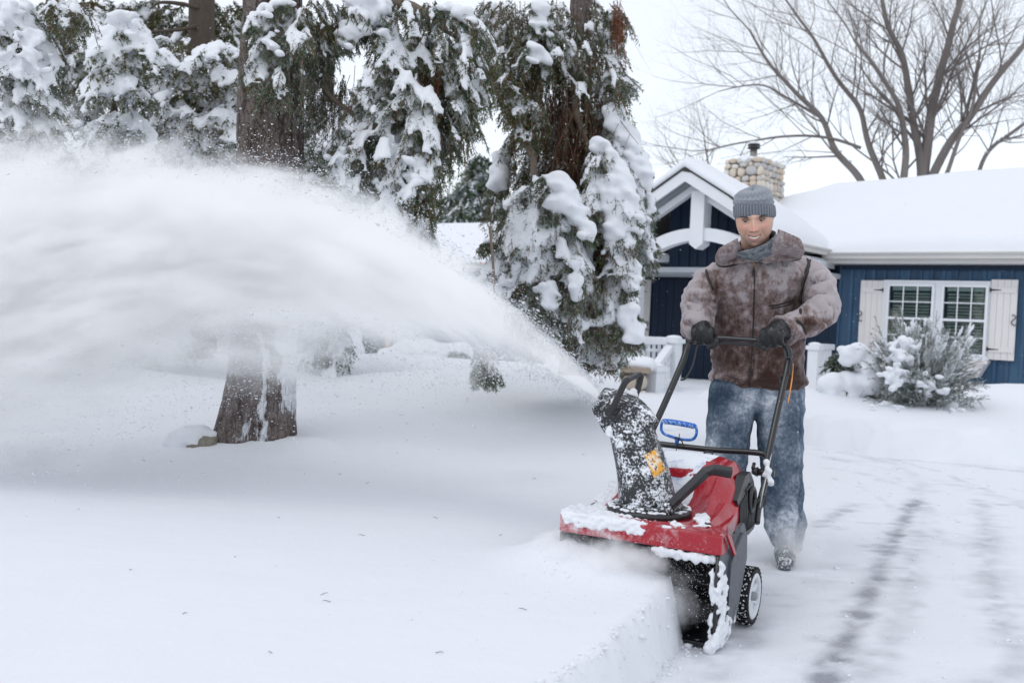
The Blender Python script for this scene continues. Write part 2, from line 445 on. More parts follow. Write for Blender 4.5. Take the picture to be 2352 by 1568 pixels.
# ------------------------------------------------------------------ house (local X along the wall, Y away from the viewer)
HRZ = math.atan2(-0.6222, 0.7829)
house = empty('house', (6.05, 18.46, 0), HRZ, 'low blue board-and-batten house with white trim and thick snow on its roofs', 'house')
white = simple('white_paint', (0.74,0.76,0.79), 0.5, var=0.05, sc=6, bump=0.1)
creamw = simple('cream_paint', (0.73,0.70,0.69), 0.5, var=0.04, sc=6, bump=0.1)
offw = simple('weathered_trim', (0.58,0.57,0.55), 0.55, var=0.18, sc=3, bump=0.1, scale=(0.4,1,8))
soff = simple('soffit', (0.55,0.58,0.62), 0.6, var=0.06, sc=4)
blk = simple('black_iron', (0.02,0.02,0.022), 0.45)
def blue_mat(name, a, b, c):
    M_ = N(name, 0.6, a, 0.3); v = M_.coord('Object', (1.3,1.3,0.35))
    f = M_.noise(v, 3.0, 5, 0.65); r = M_.objrand()
    col = M_.mix(M_.ramp(f, [(0.35,(0,0,0)),(0.62,(1,1,1))]), a, b)
    col = M_.mix(M_.math('MULTIPLY', r, 0.55), col, c)
    g = M_.noise(M_.coord('Object', (18,18,0.8)), 4, 4)
    col = M_.mix(M_.math('MULTIPLY', g, 0.35), col, (0.02,0.035,0.08), 'MIX')
    M_.base(col); M_.bump(g, 0.25, 0.004); return M_.m
blue = blue_mat('blue_stained_wood', (0.034,0.088,0.162), (0.070,0.165,0.275), (0.045,0.070,0.115))
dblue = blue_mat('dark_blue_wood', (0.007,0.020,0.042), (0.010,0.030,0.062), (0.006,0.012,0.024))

def board_wall(x0, x1, y, z0, z1, bw, mat, bat=True, top=None, rnd=3):
    """separate boards and battens; top(x)->z gives a raking top"""
    rr = random.Random(rnd); x = x0; prev = None
    while x < x1-0.01:
        xe = min(x+bw*rr.uniform(0.85,1.15), x1)
        zt0 = top(x) if top else z1; zt1 = top(xe-0.006) if top else z1
        dy = rr.uniform(0, 0.004)
        b = MB(); b.prism([(x, y+dy, z0), (xe-0.006, y+dy, z0), (xe-0.006, y+dy, zt1), (x, y+dy, zt0)], (0, 0.03, 0))
        b.build('board', mat, house)
        if bat and xe < x1-0.02:
            zt = min(top(xe-0.03), top(xe+0.03)) if top else z1-0.01
            b = MB(); b.box(xe-0.03, xe+0.026, y-0.028+rr.uniform(0,.004), y-0.002, z0, zt); b.build('batten', mat, house)
        x = xe
# window wall
WZ0, WZ1 = -0.6, 2.24
bk = MB(); bk.box(0.0, 9.0, 0.04, 5.5, WZ0, 2.25); bk.box(-4.6, -0.002, 0.06, 5.5, WZ0, 2.25)
bk.box(-15.0, -4.9, -1.55, 3.0, WZ0, 2.0)
bk.build('wall_core', dblue, house)
board_wall(0.0, 8.0, 0.0, WZ0, WZ1, 0.21, blue)
b = MB(); b.box(-0.035, 0.0, -0.03, 0.12, WZ0, WZ1); b.build('corner_board', blue, house)
b = MB(); b.box(0, 8.0, -0.05, -0.032, WZ1-0.07, WZ1); b.build('frieze_board', dblue, house)
# soffit, fascia, gutter
b = MB(); b.box(-0.15, 8.4, -0.36, 0.10, 2.262, 2.285); b.build('soffit_board', soff, house)
b = MB(); b.box(-0.17, 8.4, -0.385, -0.362, 2.26, 2.37); b.build('fascia', offw, house)
def gutter(x0, x1, y, z, along='x', par=house, name='gutter', mat=None):
    g = MB(); prof = [(0,0),(0,0.10),(-0.03,0.115),(-0.12,0.115),(-0.125,0.095),(-0.085,0.05),(-0.08,0.0)]
    ra = []
    for q in (x0, x1):
        ra.append([(q, y+a, z+c) if along == 'x' else (y-a, q, z+c) for a, c in prof])
    g.loft(ra, True, True, False); g.build(name, mat or offw, par)
gutter(-0.22, 8.4, -0.388, 2.34)
# windows
glassm = N('window_glass', 0.06, (0.03,0.04,0.045), 0.9); glassm = glassm.m
blind_m = simple('blind_slat', (0.72,0.75,0.73), 0.5)
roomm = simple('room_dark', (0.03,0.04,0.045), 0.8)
cg = N('clear_glass'); cg.t.nodes.remove(cg.b); _tr = cg.n('ShaderNodeBsdfTransparent'); _tr.inputs[0].default_value = (0.82,0.88,0.86,1); _gl = cg.n('ShaderNodeBsdfGlossy'); _gl.inputs['Roughness'].default_value = 0.03
_fr = cg.n('ShaderNodeFresnel'); _fr.inputs['IOR'].default_value = 1.5; _mx = cg.n('ShaderNodeMixShader'); cg.l(_fr.outputs[0], _mx.inputs[0]); cg.l(_tr.outputs[0], _mx.inputs[1]); cg.l(_gl.outputs[0], _mx.inputs[2])
cg.l(_mx.outputs[0], [n_ for n_ in cg.t.nodes if n_.type == 'OUTPUT_MATERIAL'][0].inputs['Surface']); clearg = cg.m
def window(x0, x1, z0, z1, y=-0.03, lit=False):
    w = empty('window', (x0, y, z0), parent=house)
    W_, H_ = x1-x0, z1-z0
    b = MB(); t = 0.045
    b.box(0, t, -0.03, 0.03, 0, H_); b.box(W_-t, W_, -0.03, 0.03, 0, H_)
    b.box(t, W_-t, -0.03, 0.03, 0, t); b.box(t, W_-t, -0.03, 0.03, H_-t, H_)
    b.build('frame', white, w)
    b = MB(); b.box(t, W_-t, -0.035, 0.01, H_/2-0.022, H_/2+0.022); b.build('meeting_rail', white, w)
    for k in range(2):
        za = t if k == 0 else H_/2+0.022; zb = H_/2-0.022 if k == 0 else H_-t
        for i in (1, 2):
            xx = t+(W_-2*t)*i/3; b = MB(); b.box(xx-0.009, xx+0.009, -0.02, 0.0, za, zb); b.build('muntin', white, w)
        b = MB(); zz = (za+zb)/2; b.box(t, W_-t, -0.018, -0.002, zz-0.009, zz+0.009); b.build('muntin', white, w)
        b = MB(); b.box(t, W_-t, 0.003, 0.007, za, zb); b.build('pane', clearg, w)
    me = None; n = 19
    for i in range(n):
        zz = t + (H_-2*t-0.10)*(i+0.5)/n
        if me is None:
            b = MB(); M_ = Matrix.Rotation(R(38), 4, 'X'); b.box(t+0.05, W_-t-0.05, -0.026, 0.026, -0.0012, 0.0012, M_); me = b.mesh('blind_slat'); me.materials.append(blind_m)
        o = link_mesh('blind_slat', me, None, w); o.location = (0, 0.05, zz)
    b = MB(); b.box(t+0.04, W_-t-0.04, 0.03, 0.08, H_-t-0.07, H_-t); b.build('blind_headrail', white, w)
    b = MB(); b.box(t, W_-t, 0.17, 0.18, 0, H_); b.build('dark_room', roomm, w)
# recess box so that the blinds have room: opening is simply framed proud of the wall
fr = MB(); fr.box(0.80,2.57,-0.10,-0.055,1.925,1.985); fr.box(0.80,0.872,-0.10,-0.03,0.70,1.925); fr.box(2.56,2.573,-0.10,-0.03,0.70,1.925); fr.box(1.69,1.80,-0.10,-0.03,0.70,1.925)
fr.build('window_surround', white, house)
b = MB(); b.box(0.78,2.6,-0.14,-0.05,0.655,0.70); b.build('window_sill', white, house)
# carve: put the windows in front of a dark box (boards stop behind it)
for a, c in ((0.874, 1.688), (1.802, 2.558)): window(a, c, 0.702, 1.922, y=-0.285+0.17)
# shutters with hinges and S-hooks
def shutter(x0, x1, z0, z1, hinge_side, y=-0.075, hook=True, par=house):
    s = empty('shutter', (x0, y, z0), parent=par); W_, H_ = x1-x0, z1-z0; n = 4
    for i in range(n):
        b = MB(); b.box(W_*i/n+0.002, W_*(i+1)/n-0.002, 0, 0.022+0.001*(i % 2), 0, H_); b.build('plank', creamw, s)
    for zz in (0.13, 0.87):
        b = MB(); b.box(0.01, W_-0.01, -0.018, 0.001, H_*zz-0.045, H_*zz+0.045); b.build('crosspiece', creamw, s)
        hx_ = W_ if hinge_side > 0 else 0; sg_ = -hinge_side
        b = MB(); zc = H_*zz
        b.prism([(hx_, -0.026, zc-0.025), (hx_+sg_*0.03, -0.026, zc-0.014), (hx_+sg_*0.17, -0.026, zc-0.004), (hx_+sg_*0.17, -0.026, zc+0.004), (hx_+sg_*0.03, -0.026, zc+0.014), (hx_, -0.026, zc+0.025)], (0, 0.006, 0), flip=(sg_ < 0))
        b.tube([(hx_, -0.03, zc-0.035), (hx_, -0.03, zc+0.035)], 0.009, 6)
        b.build('hinge', blk, s)
    if hook:
        hx_ = 0.025 if hinge_side > 0 else W_-0.035
        pts = []
        for t in np.linspace(0, 1, 17):
            a = t*2*PI*0.98
            pts.append((hx_ + 0.032*math.sin(a*1.0+0.3)*(1 if hinge_side > 0 else 1), -0.03, H_*0.5 + (0.5-t)*0.17))
        c0 = pts[0]; c1 = pts[-1]
        pts = [(c0[0]-0.03, -0.03, c0[2]-0.02), (c0[0]-0.022, -0.03, c0[2]+0.008)] + pts + [(c1[0]+0.022, -0.03, c1[2]-0.008), (c1[0]+0.03, -0.03, c1[2]+0.02)]
        b = MB(); b.tube(pts, 0.008, 6); b.build('shutter_hook', blk, s)
shutter(0.38, 0.795, 0.67, 1.975, 1)
shutter(2.575, 2.99, 0.67, 2.015, -1)
# flower box with snow
fb = MB()
t0, t1, bz, tz, y0 = (0.66, 2.64), (0.82, 2.49), 0.36, 0.645, -0.06
fb.prism([(t0[0], y0-0.30, tz), (t0[1], y0-0.30, tz), (t1[1], y0-0.24, bz), (t1[0], y0-0.24, bz)][::-1], (0, 0.02, 0))
fb.add([(t0[0],y0-0.30,tz),(t0[0],y0,tz),(t1[0],y0,bz),(t1[0],y0-0.24,bz)], [(0,1,2,3)]); fb.add([(t0[1],y0-0.30,tz),(t0[1],y0,tz),(t1[1],y0,bz),(t1[1],y0-0.24,bz)], [(3,2,1,0)])
fb.add([(t1[0],y0-0.24,bz),(t1[1],y0-0.24,bz),(t1[1],y0,bz),(t1[0],y0,bz)], [(0,1,2,3)])
fb.box(t0[0]-0.01, t0[1]+0.01, y0-0.325, y0-0.30, tz-0.05, tz+0.005)
fb.box(1.35, 2.25, y0-0.292, y0-0.272, 0.46, 0.57)
bx_ = fb.build('window_box', creamw, house)
b = MB()
for i in range(24):
    b.ell((0.72+1.84*i/23, y0-0.15, tz+0.01), (0.09, 0.15, 0.05+0.03*math.sin(i*1.7)), 1)
o = b.build('snow_cap', snow_soft, house); remesh(o, 0.02, 3)

# ---------------- porch gable (front plane Y=-2.5, centre X=-1.77)
GX, GY, AP = -1.80, -2.5, 3.72
def rake(x): # underside of roof deck
    d = abs(x-GX)
    return AP - 0.60*d if d < 0.95 else AP - 0.57 - 0.97*(d-0.95)
def rakeboard(side, drop, w, y0, y1, name, mat, xe=1.62):
    pts_t = []; pts_b = []
    for d in (0.0, 0.95, xe):
        x = GX+side*d; pts_t.append((x, y0, rake(x)-drop)); pts_b.append((x, y0, rake(x)-drop-w))
    b = MB(); n = 3
    for k in range(2):
        q = [pts_t[k], pts_t[k+1], pts_b[k+1], pts_b[k]]
        b.prism(q, (0, y1-y0, 0), flip=(side < 0))
    b.build(name, mat, house)
for s_ in (-1, 1):
    rakeboard(s_, 0.0, 0.21, GY-0.35, GY-0.31, 'rake_board', white)
    rakeboard(s_, 0.24, 0.13, GY-0.05, GY+0.09, 'truss_beam', white, 1.3)
# ceiling planks of the gable overhang, each its own piece
for s_ in (-1, 1):
    n = 6; rr = random.Random(9)
    for k in range(n):
        y0 = GY-0.305 + 0.95*k/n; y1 = GY-0.305+0.95*(k+1)/n-0.006
        b = MB(); dz = rr.uniform(0, 0.004)
        for d0, d1 in ((0.0, 0.95), (0.95, 1.55)):
            a = GX+s_*d0; c = GX+s_*d1
            q = [(a, y0, rake(a)-0.03-dz), (c, y0, rake(c)-0.03-dz), (c, y0, rake(c)-0.01-dz), (a, y0, rake(a)-0.01-dz)]
            b.prism(q, (0, y1-y0, 0), flip=(s_ > 0))
        b.build('ceiling_plank', soff if k % 3 else white, house)
b = MB(); b.bbox(GX+0.03, GX+0.29, GY-0.14, GY+0.14, 2.44, rake(GX+0.16)-0.26, 0.006); 
b.prism([(GX+0.03, GY-0.14, 2.44), (GX+0.16, GY-0.14, 2.35), (GX+0.29, GY-0.14, 2.44)], (0, 0.28, 0))
b.build('king_post', white, house)
# arched collar beam
n = 18; top = []; bot = []
AX = GX+0.16
for k in range(n+1):
    t = -1+2*k/n; x = AX + t*1.08; zt = 2.72-0.30*abs(t)**2.2; top.append((x, GY-0.10, zt)); bot.append((x, GY-0.10, zt-0.21-0.06*abs(t)))
b = MB()
for k in range(n): b.prism([bot[k], bot[k+1], top[k+1], top[k]], (0, 0.2, 0))
b.build('arched_beam', white, house)
for xx in (-2.93, -0.42):
    b = MB(); b.bbox(xx, xx+0.17, GY-0.085, GY+0.085, -0.35, 2.22, 0.006); b.bbox(xx-0.02, xx+0.19, GY-0.105, GY+0.105, 2.2, 2.32, 0.006); b.build('porch_column', white, house)
b = MB(); b.box(-2.95, -2.6, GY-0.12, 0.0, 2.18, 2.30); b.box(-0.45, -0.15, GY-0.12, 0.0, 2.18, 2.30); b.build('porch_beam', white, house)
# blue gable wall behind, lintel, lower dark-blue boards / entry
board_wall(-2.62, -0.5, -1.85, 2.09, 3.4, 0.19, dblue, True, lambda x: max(2.2, rake(x)-0.05), 5)
b = MB(); b.box(-4.3, -0.02, -1.88, -0.03, 2.0, 2.08)
for k in range(14): b.box(-4.3, -0.02, -1.88+0.13*k, -1.88+0.13*k+0.12, 1.99, 2.0)
b.build('entry_ceiling', soff, house)
# door: boards, frame
door = empty('entry_door', (-4.0, -0.02, -0.22), parent=house)
rr = random.Random(4); x = 0
while x < 3.9:
    w = rr.uniform(0.15, 0.22); b = MB(); b.box(x, x+w-0.008, rr.uniform(-0.006,0), 0.05, 0, 2.17); b.build('door_board', dblue, door); x += w
b = MB(); b.box(-4.35, -0.05, -0.5, 0.0, -0.42, -0.23); b.build('threshold', white, house)
shutter(-4.28, -4.03, 0.0, 1.93, -1, y=-0.06)
b = MB(); b.box(-4.6, -4.3, -0.08, 0.0, -0.5, 2.2); b.build('door_casing', white, house)
# stone veneer beside the corner
stone_cols = [(0.34,0.28,0.22),(0.42,0.37,0.31),(0.30,0.29,0.29),(0.47,0.40,0.32),(0.36,0.34,0.33),(0.50,0.45,0.38),(0.29,0.24,0.20)]
stone_mats = [simple('fieldstone', c, 0.75, var=0.22, sc=9, bump=0.35) for c in stone_cols]
pale_cols = [(0.60,0.53,0.44),(0.52,0.50,0.48),(0.66,0.60,0.51),(0.58,0.48,0.39),(0.47,0.46,0.45),(0.68,0.65,0.60),(0.56,0.54,0.52)]
pale_mats = [simple('pale_fieldstone', c, 0.75, var=0.18, sc=9, bump=0.35) for c in pale_cols]
mortar = simple('mortar', (0.20,0.17,0.15), 0.9, bump=0.3)
def stone_face(org, ux, uz, nrm, W_, H_, sz, mats, par, seed, dep=0.05):
    """irregular fieldstones laid in uneven courses over a face; each an object of its own"""
    rr = random.Random(seed); org = Vector(org); ux = Vector(ux); uz = Vector(uz); nrm = Vector(nrm); z = 0.0; row = 0
    meshes = []
    for k in range(5):
        bm = bmesh.new(); bmesh.ops.create_icosphere(bm, subdivisions=2, radius=1); sd_ = rr.random()*50
        for v in bm.verts:
            c = v.co.copy(); p = 3.2
            c = Vector([math.copysign(abs(q)**(0.8), q) for q in c])
            v.co = c*(0.92+0.22*mnoise.noise(c*1.1+Vector((sd_,0,0))))
        me = bpy.data.meshes.new('stone'); bm.to_mesh(me); bm.free(); me.polygons.foreach_set('use_smooth', [True]*len(me.polygons)); meshes.append(me)
    while z < H_-0.3*sz:
        h = min(sz*rr.uniform(0.65, 1.5), H_-z+0.3*sz); x = -rr.uniform(0, 0.3)*sz
        while x < W_-0.2*sz:
            w = sz*rr.uniform(0.6, 1.9)
            if x+w > W_+0.25*sz: w = W_+0.1*sz-x
            if w < 0.4*sz: break
            key = rr.randrange(5); me = meshes[key].copy(); me.materials.append(rr.choice(mats))
            o = link_mesh('stone', me, None, par)
            M_ = Matrix((ux*w*0.53, nrm*dep, uz*h*0.54)).transposed()
            o.matrix_basis = Matrix.Translation(org+ux*(x+w/2)+uz*(z+h/2+rr.uniform(-.1,.1)*sz)) @ M_.to_4x4() @ Matrix.Rotation(rr.uniform(-0.25,0.25), 4, 'Y')
            x += w*0.98
        z += h*0.92; row += 1
stone_face((-0.42, 0.02, -0.3), (1,0,0), (0,0,1), (0,-1,0), 0.34, 1.9, 0.13, stone_mats, house, 3, 0.03)
# chimney
chim = empty('chimney', (-3.0, 1.0, 3.2), parent=house)
b = MB(); b.box(0.03, 0.80, 0.03, 1.1, -1.0, 1.28); b.build('chimney_core', mortar, chim)
stone_face((0,0.02,0.35), (1,0,0), (0,0,1), (0,-1,0), 0.83, 0.95, 0.145, pale_mats, chim, 11, 0.07)
stone_face((0.81,0.03,0.35), (0,1,0), (0,0,1), (1,0,0), 1.1, 0.95, 0.145, pale_mats, chim, 12, 0.07)
b = MB(); b.ell((0.42,0.55,1.30), (0.44,0.60,0.13), 3); b.ell((0.3,0.4,1.36),(0.25,0.3,0.10),2); o = b.build('snow_cap', snow_soft, chim); remesh(o, 0.03, 3, 0.03, 0.2)
b = MB(); b.tube([(0.40,0.5,1.3),(0.40,0.5,1.62)], 0.075, 16); b.build('flue', simple('galvanised', (0.25,0.24,0.23), 0.45, metal=0.6), chim)
for zz in (1.62, 1.68):
    b = MB(); b.tube([(0.40,0.5,zz),(0.40,0.5,zz+0.03)], [0.14,0.12], 18); b.build('flue_cap', blk, chim)
b = MB(); b.ell((0.40,0.5,1.73),(0.13,0.13,0.045),2); b.build('flue_snow', snow_m, chim)

# ---------------- roofs with their snow (deck + snow blanket as solid shells)
def blanket(name, xs, ys, topf, botf, mask, mat, par=house):
    """solid sheet between botf and topf over the cells where mask is true"""
    X, Y = np.meshgrid(xs, ys); T = topf(X, Y); B = botf(X, Y); ny, nx = X.shape
    Mk = mask(X, Y); T = np.where(Mk, T, B-0.02)
    v = np.concatenate([np.stack([X.ravel(), Y.ravel(), T.ravel()], 1), np.stack([X.ravel(), Y.ravel(), B.ravel()], 1)])
    i = np.arange(nx*ny).reshape(ny, nx)
    ok = (Mk[:-1,:-1] & Mk[:-1,1:] & Mk[1:,1:] & Mk[1:,:-1])
    q = np.stack([i[:-1,:-1][ok], i[:-1,1:][ok], i[1:,1:][ok], i[1:,:-1][ok]], 1)
    o_ = nx*ny; qb = q[:, ::-1]+o_
    side = []
    E = {}
    for f in q:
        for k in range(4):
            a, c = int(f[k]), int(f[(k+1) % 4])
            if (c, a) in E: del E[(c, a)]
            else: E[(a, c)] = 1
    side = np.array([[c, a, a+o_, c+o_] for a, c in E])
    allq = np.concatenate([q, qb, side])
    return np_mesh(name, v, allq, mat, par, True)
def zmain(X, Y):
    z = np.minimum(2.46+(Y+0.36)*0.49, 2.46+3.36*0.49-(Y-3.0)*0.49)
    return np.minimum(z, 2.46+(X+4.6)*0.50)
xs_ = np.arange(-4.6, 8.6, 0.1)
def rnd_edge(d, r, h): # rounded snow lip profile
    t = np.clip(d/r, 0, 1); return h*np.sqrt(np.clip(1-(1-t)**2, 0, 1))
def tmain(X, Y):
    d = Y+0.40
    lip = 0.19 + 0.10*np.clip((X-0.4)/2.6, 0, 1.2) 
    return zmain(X, Y) + rnd_edge(d, 0.22, 1)*(lip + 0.04*np.sin(X*1.3)+0.06*(fbm(X, Y, 1.3, 3, 6)-0.5))
ys_ = np.concatenate([np.array([-0.42,-0.41,-0.39,-0.36,-0.32,-0.27,-0.2]), np.arange(-0.1, 6.3, 0.12)])
blanket('roof_snow', xs_, ys_, tmain, lambda X, Y: zmain(X, Y)+0.012, lambda X, Y: X > -4.55, snow_soft)
deckm = simple('roof_shingle', (0.07,0.065,0.06), 0.85)
blanket('roof', np.arange(-4.6, 8.5, 0.5), np.array([-0.37,1,2,3,4,5,6.2]), lambda X, Y: zmain(X, Y), lambda X, Y: zmain(X, Y)-0.10, lambda X, Y: X > -9, deckm)
def zg(X, Y):
    d = np.abs(X-GX); return np.minimum(np.where(d < 0.95, AP-0.60*d, AP-0.57-0.97*(d-0.95)), AP-0.62*(Y-GY-0.35))
xg = np.concatenate([GX-np.arange(0, 1.72, 0.06)[::-1][:-1], GX+np.arange(0, 1.72, 0.06)]); yg = np.concatenate([GY-0.40+np.array([0,.01,.03,.06,.1,.16]), np.arange(GY-0.15, 0.2, 0.1)])
def tg(X, Y):
    d = np.abs(X-GX); edge = np.minimum(1.66-d, Y-(GY-0.41))
    return zg(X, Y)+0.05+rnd_edge(edge, 0.16, 0.16)+0.02*(fbm(X, Y, 0.4, 3, 7)-0.5)+ 0.02*np.exp(-(d/0.2)**2)
blanket('roof_snow', xg, yg, tg, lambda X, Y: zg(X, Y)+0.045, lambda X, Y: Y > -9, snow_soft)
blanket('roof', xg[::3], np.array([GY-0.36, GY+.35, -1.5,-.8,-0.2]), lambda X, Y: zg(X, Y)+0.04, lambda X, Y: zg(X, Y)+0.0, lambda X, Y: Y > -9, deckm)
gutter(GY-0.3, -0.36, -0.19, 2.40, 'y')
b = MB(); b.box(-0.60, -0.16, GY-0.25, -0.13, 2.31, 2.33); b.build('soffit_board', soff, house)
# ---------------- left wing
def zl(X, Y): return np.minimum(2.13+(Y+2.05)*0.36, 2.13+3.0*0.36-(Y-0.95)*0.36)
yl = np.concatenate([np.array([-2.08,-2.07,-2.05,-2.02,-1.97,-1.9]), np.arange(-1.8, 3.5, 0.15)])
blanket('roof_snow', np.arange(-16.0, -4.7, 0.15), yl, lambda X, Y: zl(X, Y)+rnd_edge(Y+2.08, 0.2, 1)*(0.17+0.05*(fbm(X, Y, 1.0, 3, 16)-.5)+0.08*np.clip((X+8)/2.0,0,1)),
        lambda X, Y: zl(X, Y)+0.01, lambda X, Y: X > -99, snow_soft)
blanket('roof', np.arange(-16, -4.7, 1.0), np.array([-2.05, -1, 0, 0.95, 3.4]), zl, lambda X, Y: zl(X, Y)-0.07, lambda X, Y: X > -99, deckm)
gutter(-16, -4.8, -2.06, 2.02)
b = MB(); b.box(-16, -4.8, -2.0, -1.5, 1.985, 2.01); b.build('soffit_board', soff, house)
board_wall(-15.0, -4.9, -1.6, WZ0, 1.98, 0.24, blue, True, None, 8)
bulb_cols = [(0.6,0.05,0.03),(0.05,0.12,0.6),(0.05,0.35,0.1),(0.6,0.4,0.05),(0.55,0.2,0.1)]
bms = [simple('glass_bulb', c, 0.3) for c in bulb_cols]
bme = []
for mm in bms:
    q = MB(); q.ell((0,0,0), (0.016,0.016,0.026), 1); me = q.mesh('bulb'); me.materials.append(mm); bme.append(me)
for i in range(34):
    o = link_mesh('bulb', bme[i % 5], None, house); o.location = (-9.4+i*0.13, -2.19, 2.125+0.008*math.sin(i*2.1))
wood = simple('oak_trim', (0.42,0.30,0.17), 0.6)
for xx in (-11.4, -10.15, -11.4+0.0):
    pass
for xa, xb in ((-11.35, -11.15), (-10.2, -10.05)):
    b = MB(); b.box(xa, xb, -1.70, -1.64, -0.6, 1.6); b.build('window_post', wood, house)
b = MB(); b.box(-11.15, -10.2, -1.66, -1.65, -0.6, 1.6); b.build('pane', glassm, house)

# ---------------- porch railing, newel posts, steps, low stone wall (things of their own)
def hw(X, Y, Z=0.0): return Matrix.Translation((6.05, 18.46, 0)) @ Matrix.Rotation(HRZ, 4, 'Z') @ Vector((X, Y, Z))
def on_y(px, py, Yp):   # pixel -> house-local X, Z on plane Y=Yp
    r = ray(px, py); vv = Vector((0.6222, 0.7829, 0)); t = (Yp + Vector((6.05,18.46,0)).dot(vv) - CAM.dot(vv))/r.dot(vv)
    q = CAM+r*t - Vector((6.05,18.46,0)); return q.dot(Vector((0.7829,-0.6222,0))), CAM.z+(r*t).z
def gp(px, py, d): return P(px, py, d)
rail = empty('porch_railing', tuple(P(1530, 890, 15.4)), 0, 'white porch railing with sloping handrail beside the snowy steps, left of the man', 'railing')
def W2(rt, o): o.parent = rt; o.location = -Vector(rt.location); return o
def post(px, ytop, ybot, d, w=0.15, rt=rail):
    c = P(px, ybot, d); t = P(px, ytop, d); h = t.z-c.z
    M_ = Matrix.Translation((c.x, c.y, c.z)) @ Matrix.Rotation(HRZ, 4, 'Z')
    b = MB(); b.bbox(-w/2, w/2, -w/2, w/2, -0.3, h-0.12, 0.006, M_); W2(rt, b.build('newel_post', white))
    b = MB(); b.bbox(-w*0.68, w*0.68, -w*0.68, w*0.68, h-0.13, h-0.06, 0.012, M_); W2(rt, b.build('post_cap', white))
    b = MB(); b.ell(M_ @ Vector((0,0,h-0.045)), (w*0.66, w*0.66, 0.045), 2); W2(rt, b.build('snow_cap', snow_m))
    return c
def bar(p, q, w, h, name, mat=white, rt=rail):
    p = Vector(p); q = Vector(q); d = q-p; L = d.length
    M_ = Matrix.Translation(p) @ d.to_track_quat('X', 'Z').to_matrix().to_4x4()
    b = MB(); b.bbox(0, L, -w/2, w/2, -h/2, h/2, min(w,h)*0.15, M_); return W2(rt, b.build(name, mat))
post(1498, 832, 925, 14.9, 0.24); post(1543, 769, 890, 15.9, 0.20)
# upper lattice panel: top rail, mid rail, balusters
pa, pb = P(1460, 782, 15.5), P(1534, 784, 15.9)
bar(pa, pb, 0.09, 0.11, 'top_rail'); bar(P(1460,803,15.5), P(1534,805,15.9), 0.05, 0.05, 'mid_rail'); bar(P(1460,838,15.5), P(1534,842,15.9), 0.06, 0.06, 'bottom_rail')
bar(P(1460,775,15.5), P(1534,777,15.9), 0.09, 0.04, 'snow_cap', snow_m)
for k in range(6):
    t = (k+0.4)/6; x = 1460+74*t; d = 15.5+0.4*t
    bar(P(x, 785, d), P(x-1, 840, d), 0.045, 0.045, 'baluster')
# sloping rail down the steps
bar(P(1508, 842, 14.9), P(1540, 798, 15.9), 0.10, 0.10, 'handrail'); bar(P(1508, 836, 14.9), P(1540, 792, 15.9), 0.12, 0.06, 'snow_cap', snow_m)
bar(P(1508, 868, 14.9), P(1540, 824, 15.9), 0.05, 0.05, 'mid_rail'); bar(P(1506, 912, 14.9), P(1540, 872, 15.9), 0.09, 0.09, 'bottom_rail')
for k in range(5):
    t = (k+0.6)/5.3; x = 1508+32*t; d = 14.9+1.0*t
    bar(P(x, 842-44*t, d), P(x-1, 908-40*t, d), 0.045, 0.045, 'baluster')
rail2 = empty('porch_railing', tuple(P(1890, 900, 16.6)), 0, 'white porch railing between the right porch post and the blue wall corner', 'railing')
post(1866, 785, 905, 16.4, 0.17, rail2)
bar(P(1872,795,16.4), P(1912,797,17.4), 0.09, 0.10, 'top_rail', white, rail2); bar(P(1872,890,16.4), P(1910,888,17.4), 0.07, 0.08, 'bottom_rail', white, rail2)
for k in range(5):
    t = (k+0.7)/5.5; bar(P(1872+40*t,797,16.4+t), P(1871+39*t,888,16.4+t), 0.045, 0.045, 'baluster', white, rail2)
# steps
steps = empty('porch_steps', tuple(P(1590, 950, 14.5)), 0, 'trampled snow-covered porch steps in front of the dark blue entry', 'steps')
for k, (yp, dd, zz) in enumerate(((893, 16.6, -0.12), (915, 15.6, -0.14), (938, 14.6, -0.16), (962, 13.6, -0.18))):
    z = P(1590, yp, dd).z
    c = P(1600, yp, dd); M_ = Matrix.Translation((c.x, c.y, z-0.15)) @ Matrix.Rotation(R(-8), 4, 'Z')
    bm = bmesh.new(); bmesh.ops.create_cube(bm, size=1); bmesh.ops.scale(bm, vec=(2.1, 1.1, 0.3), verts=bm.verts)
    bmesh.ops.bevel(bm, geom=bm.edges[:], offset=0.06, segments=3, affect='EDGES')
    bmesh.ops.subdivide_edges(bm, edges=[e for e in bm.edges if e.calc_length() > 0.4], cuts=14, use_grid_fill=True)
    for v in bm.verts: v.co += v.normal*0.03*mnoise.noise(v.co*3+Vector((k*7,0,0)))
    q = MB(); q.bm(bm, M_, True); W2(steps, q.build('step', snow_soft))
# low stone wall with cap and snow
sw = empty('stone_wall', tuple(P(1430, 900, 14.6)), 0, 'low fieldstone wall with slab cap under a snow pillow beside the railing', 'wall')
c = P(1385, 890, 14.6); e_ = P(1484, 893, 14.6); L = (e_-c).length; zt = P(1430, 850, 14.6).z
core = MB(); M_ = Matrix.Translation((c.x, c.y, 0)) @ Matrix.Rotation(math.atan2(e_.y-c.y, e_.x-c.x), 4, 'Z')
core.box(0, L, 0.03, 0.4, -0.6, zt-0.03, M_); W2(sw, core.build('wall_core', mortar))
ex = empty('tmp'); bpy.data.objects.remove(ex)
ux = (M_.to_3x3() @ Vector((1,0,0))); ny = (M_.to_3x3() @ Vector((0,-1,0)))
n0 = len(S.objects); before = set(S.objects)
stone_face((c.x+0, c.y, -0.35), ux, (0,0,1), ny, L, zt+0.30, 0.17, stone_mats+pale_mats, None, 21, 0.06)
for o in set(S.objects)-before: o.parent = sw; o.matrix_basis = Matrix.Translation(-Vector(sw.location)) @ o.matrix_basis
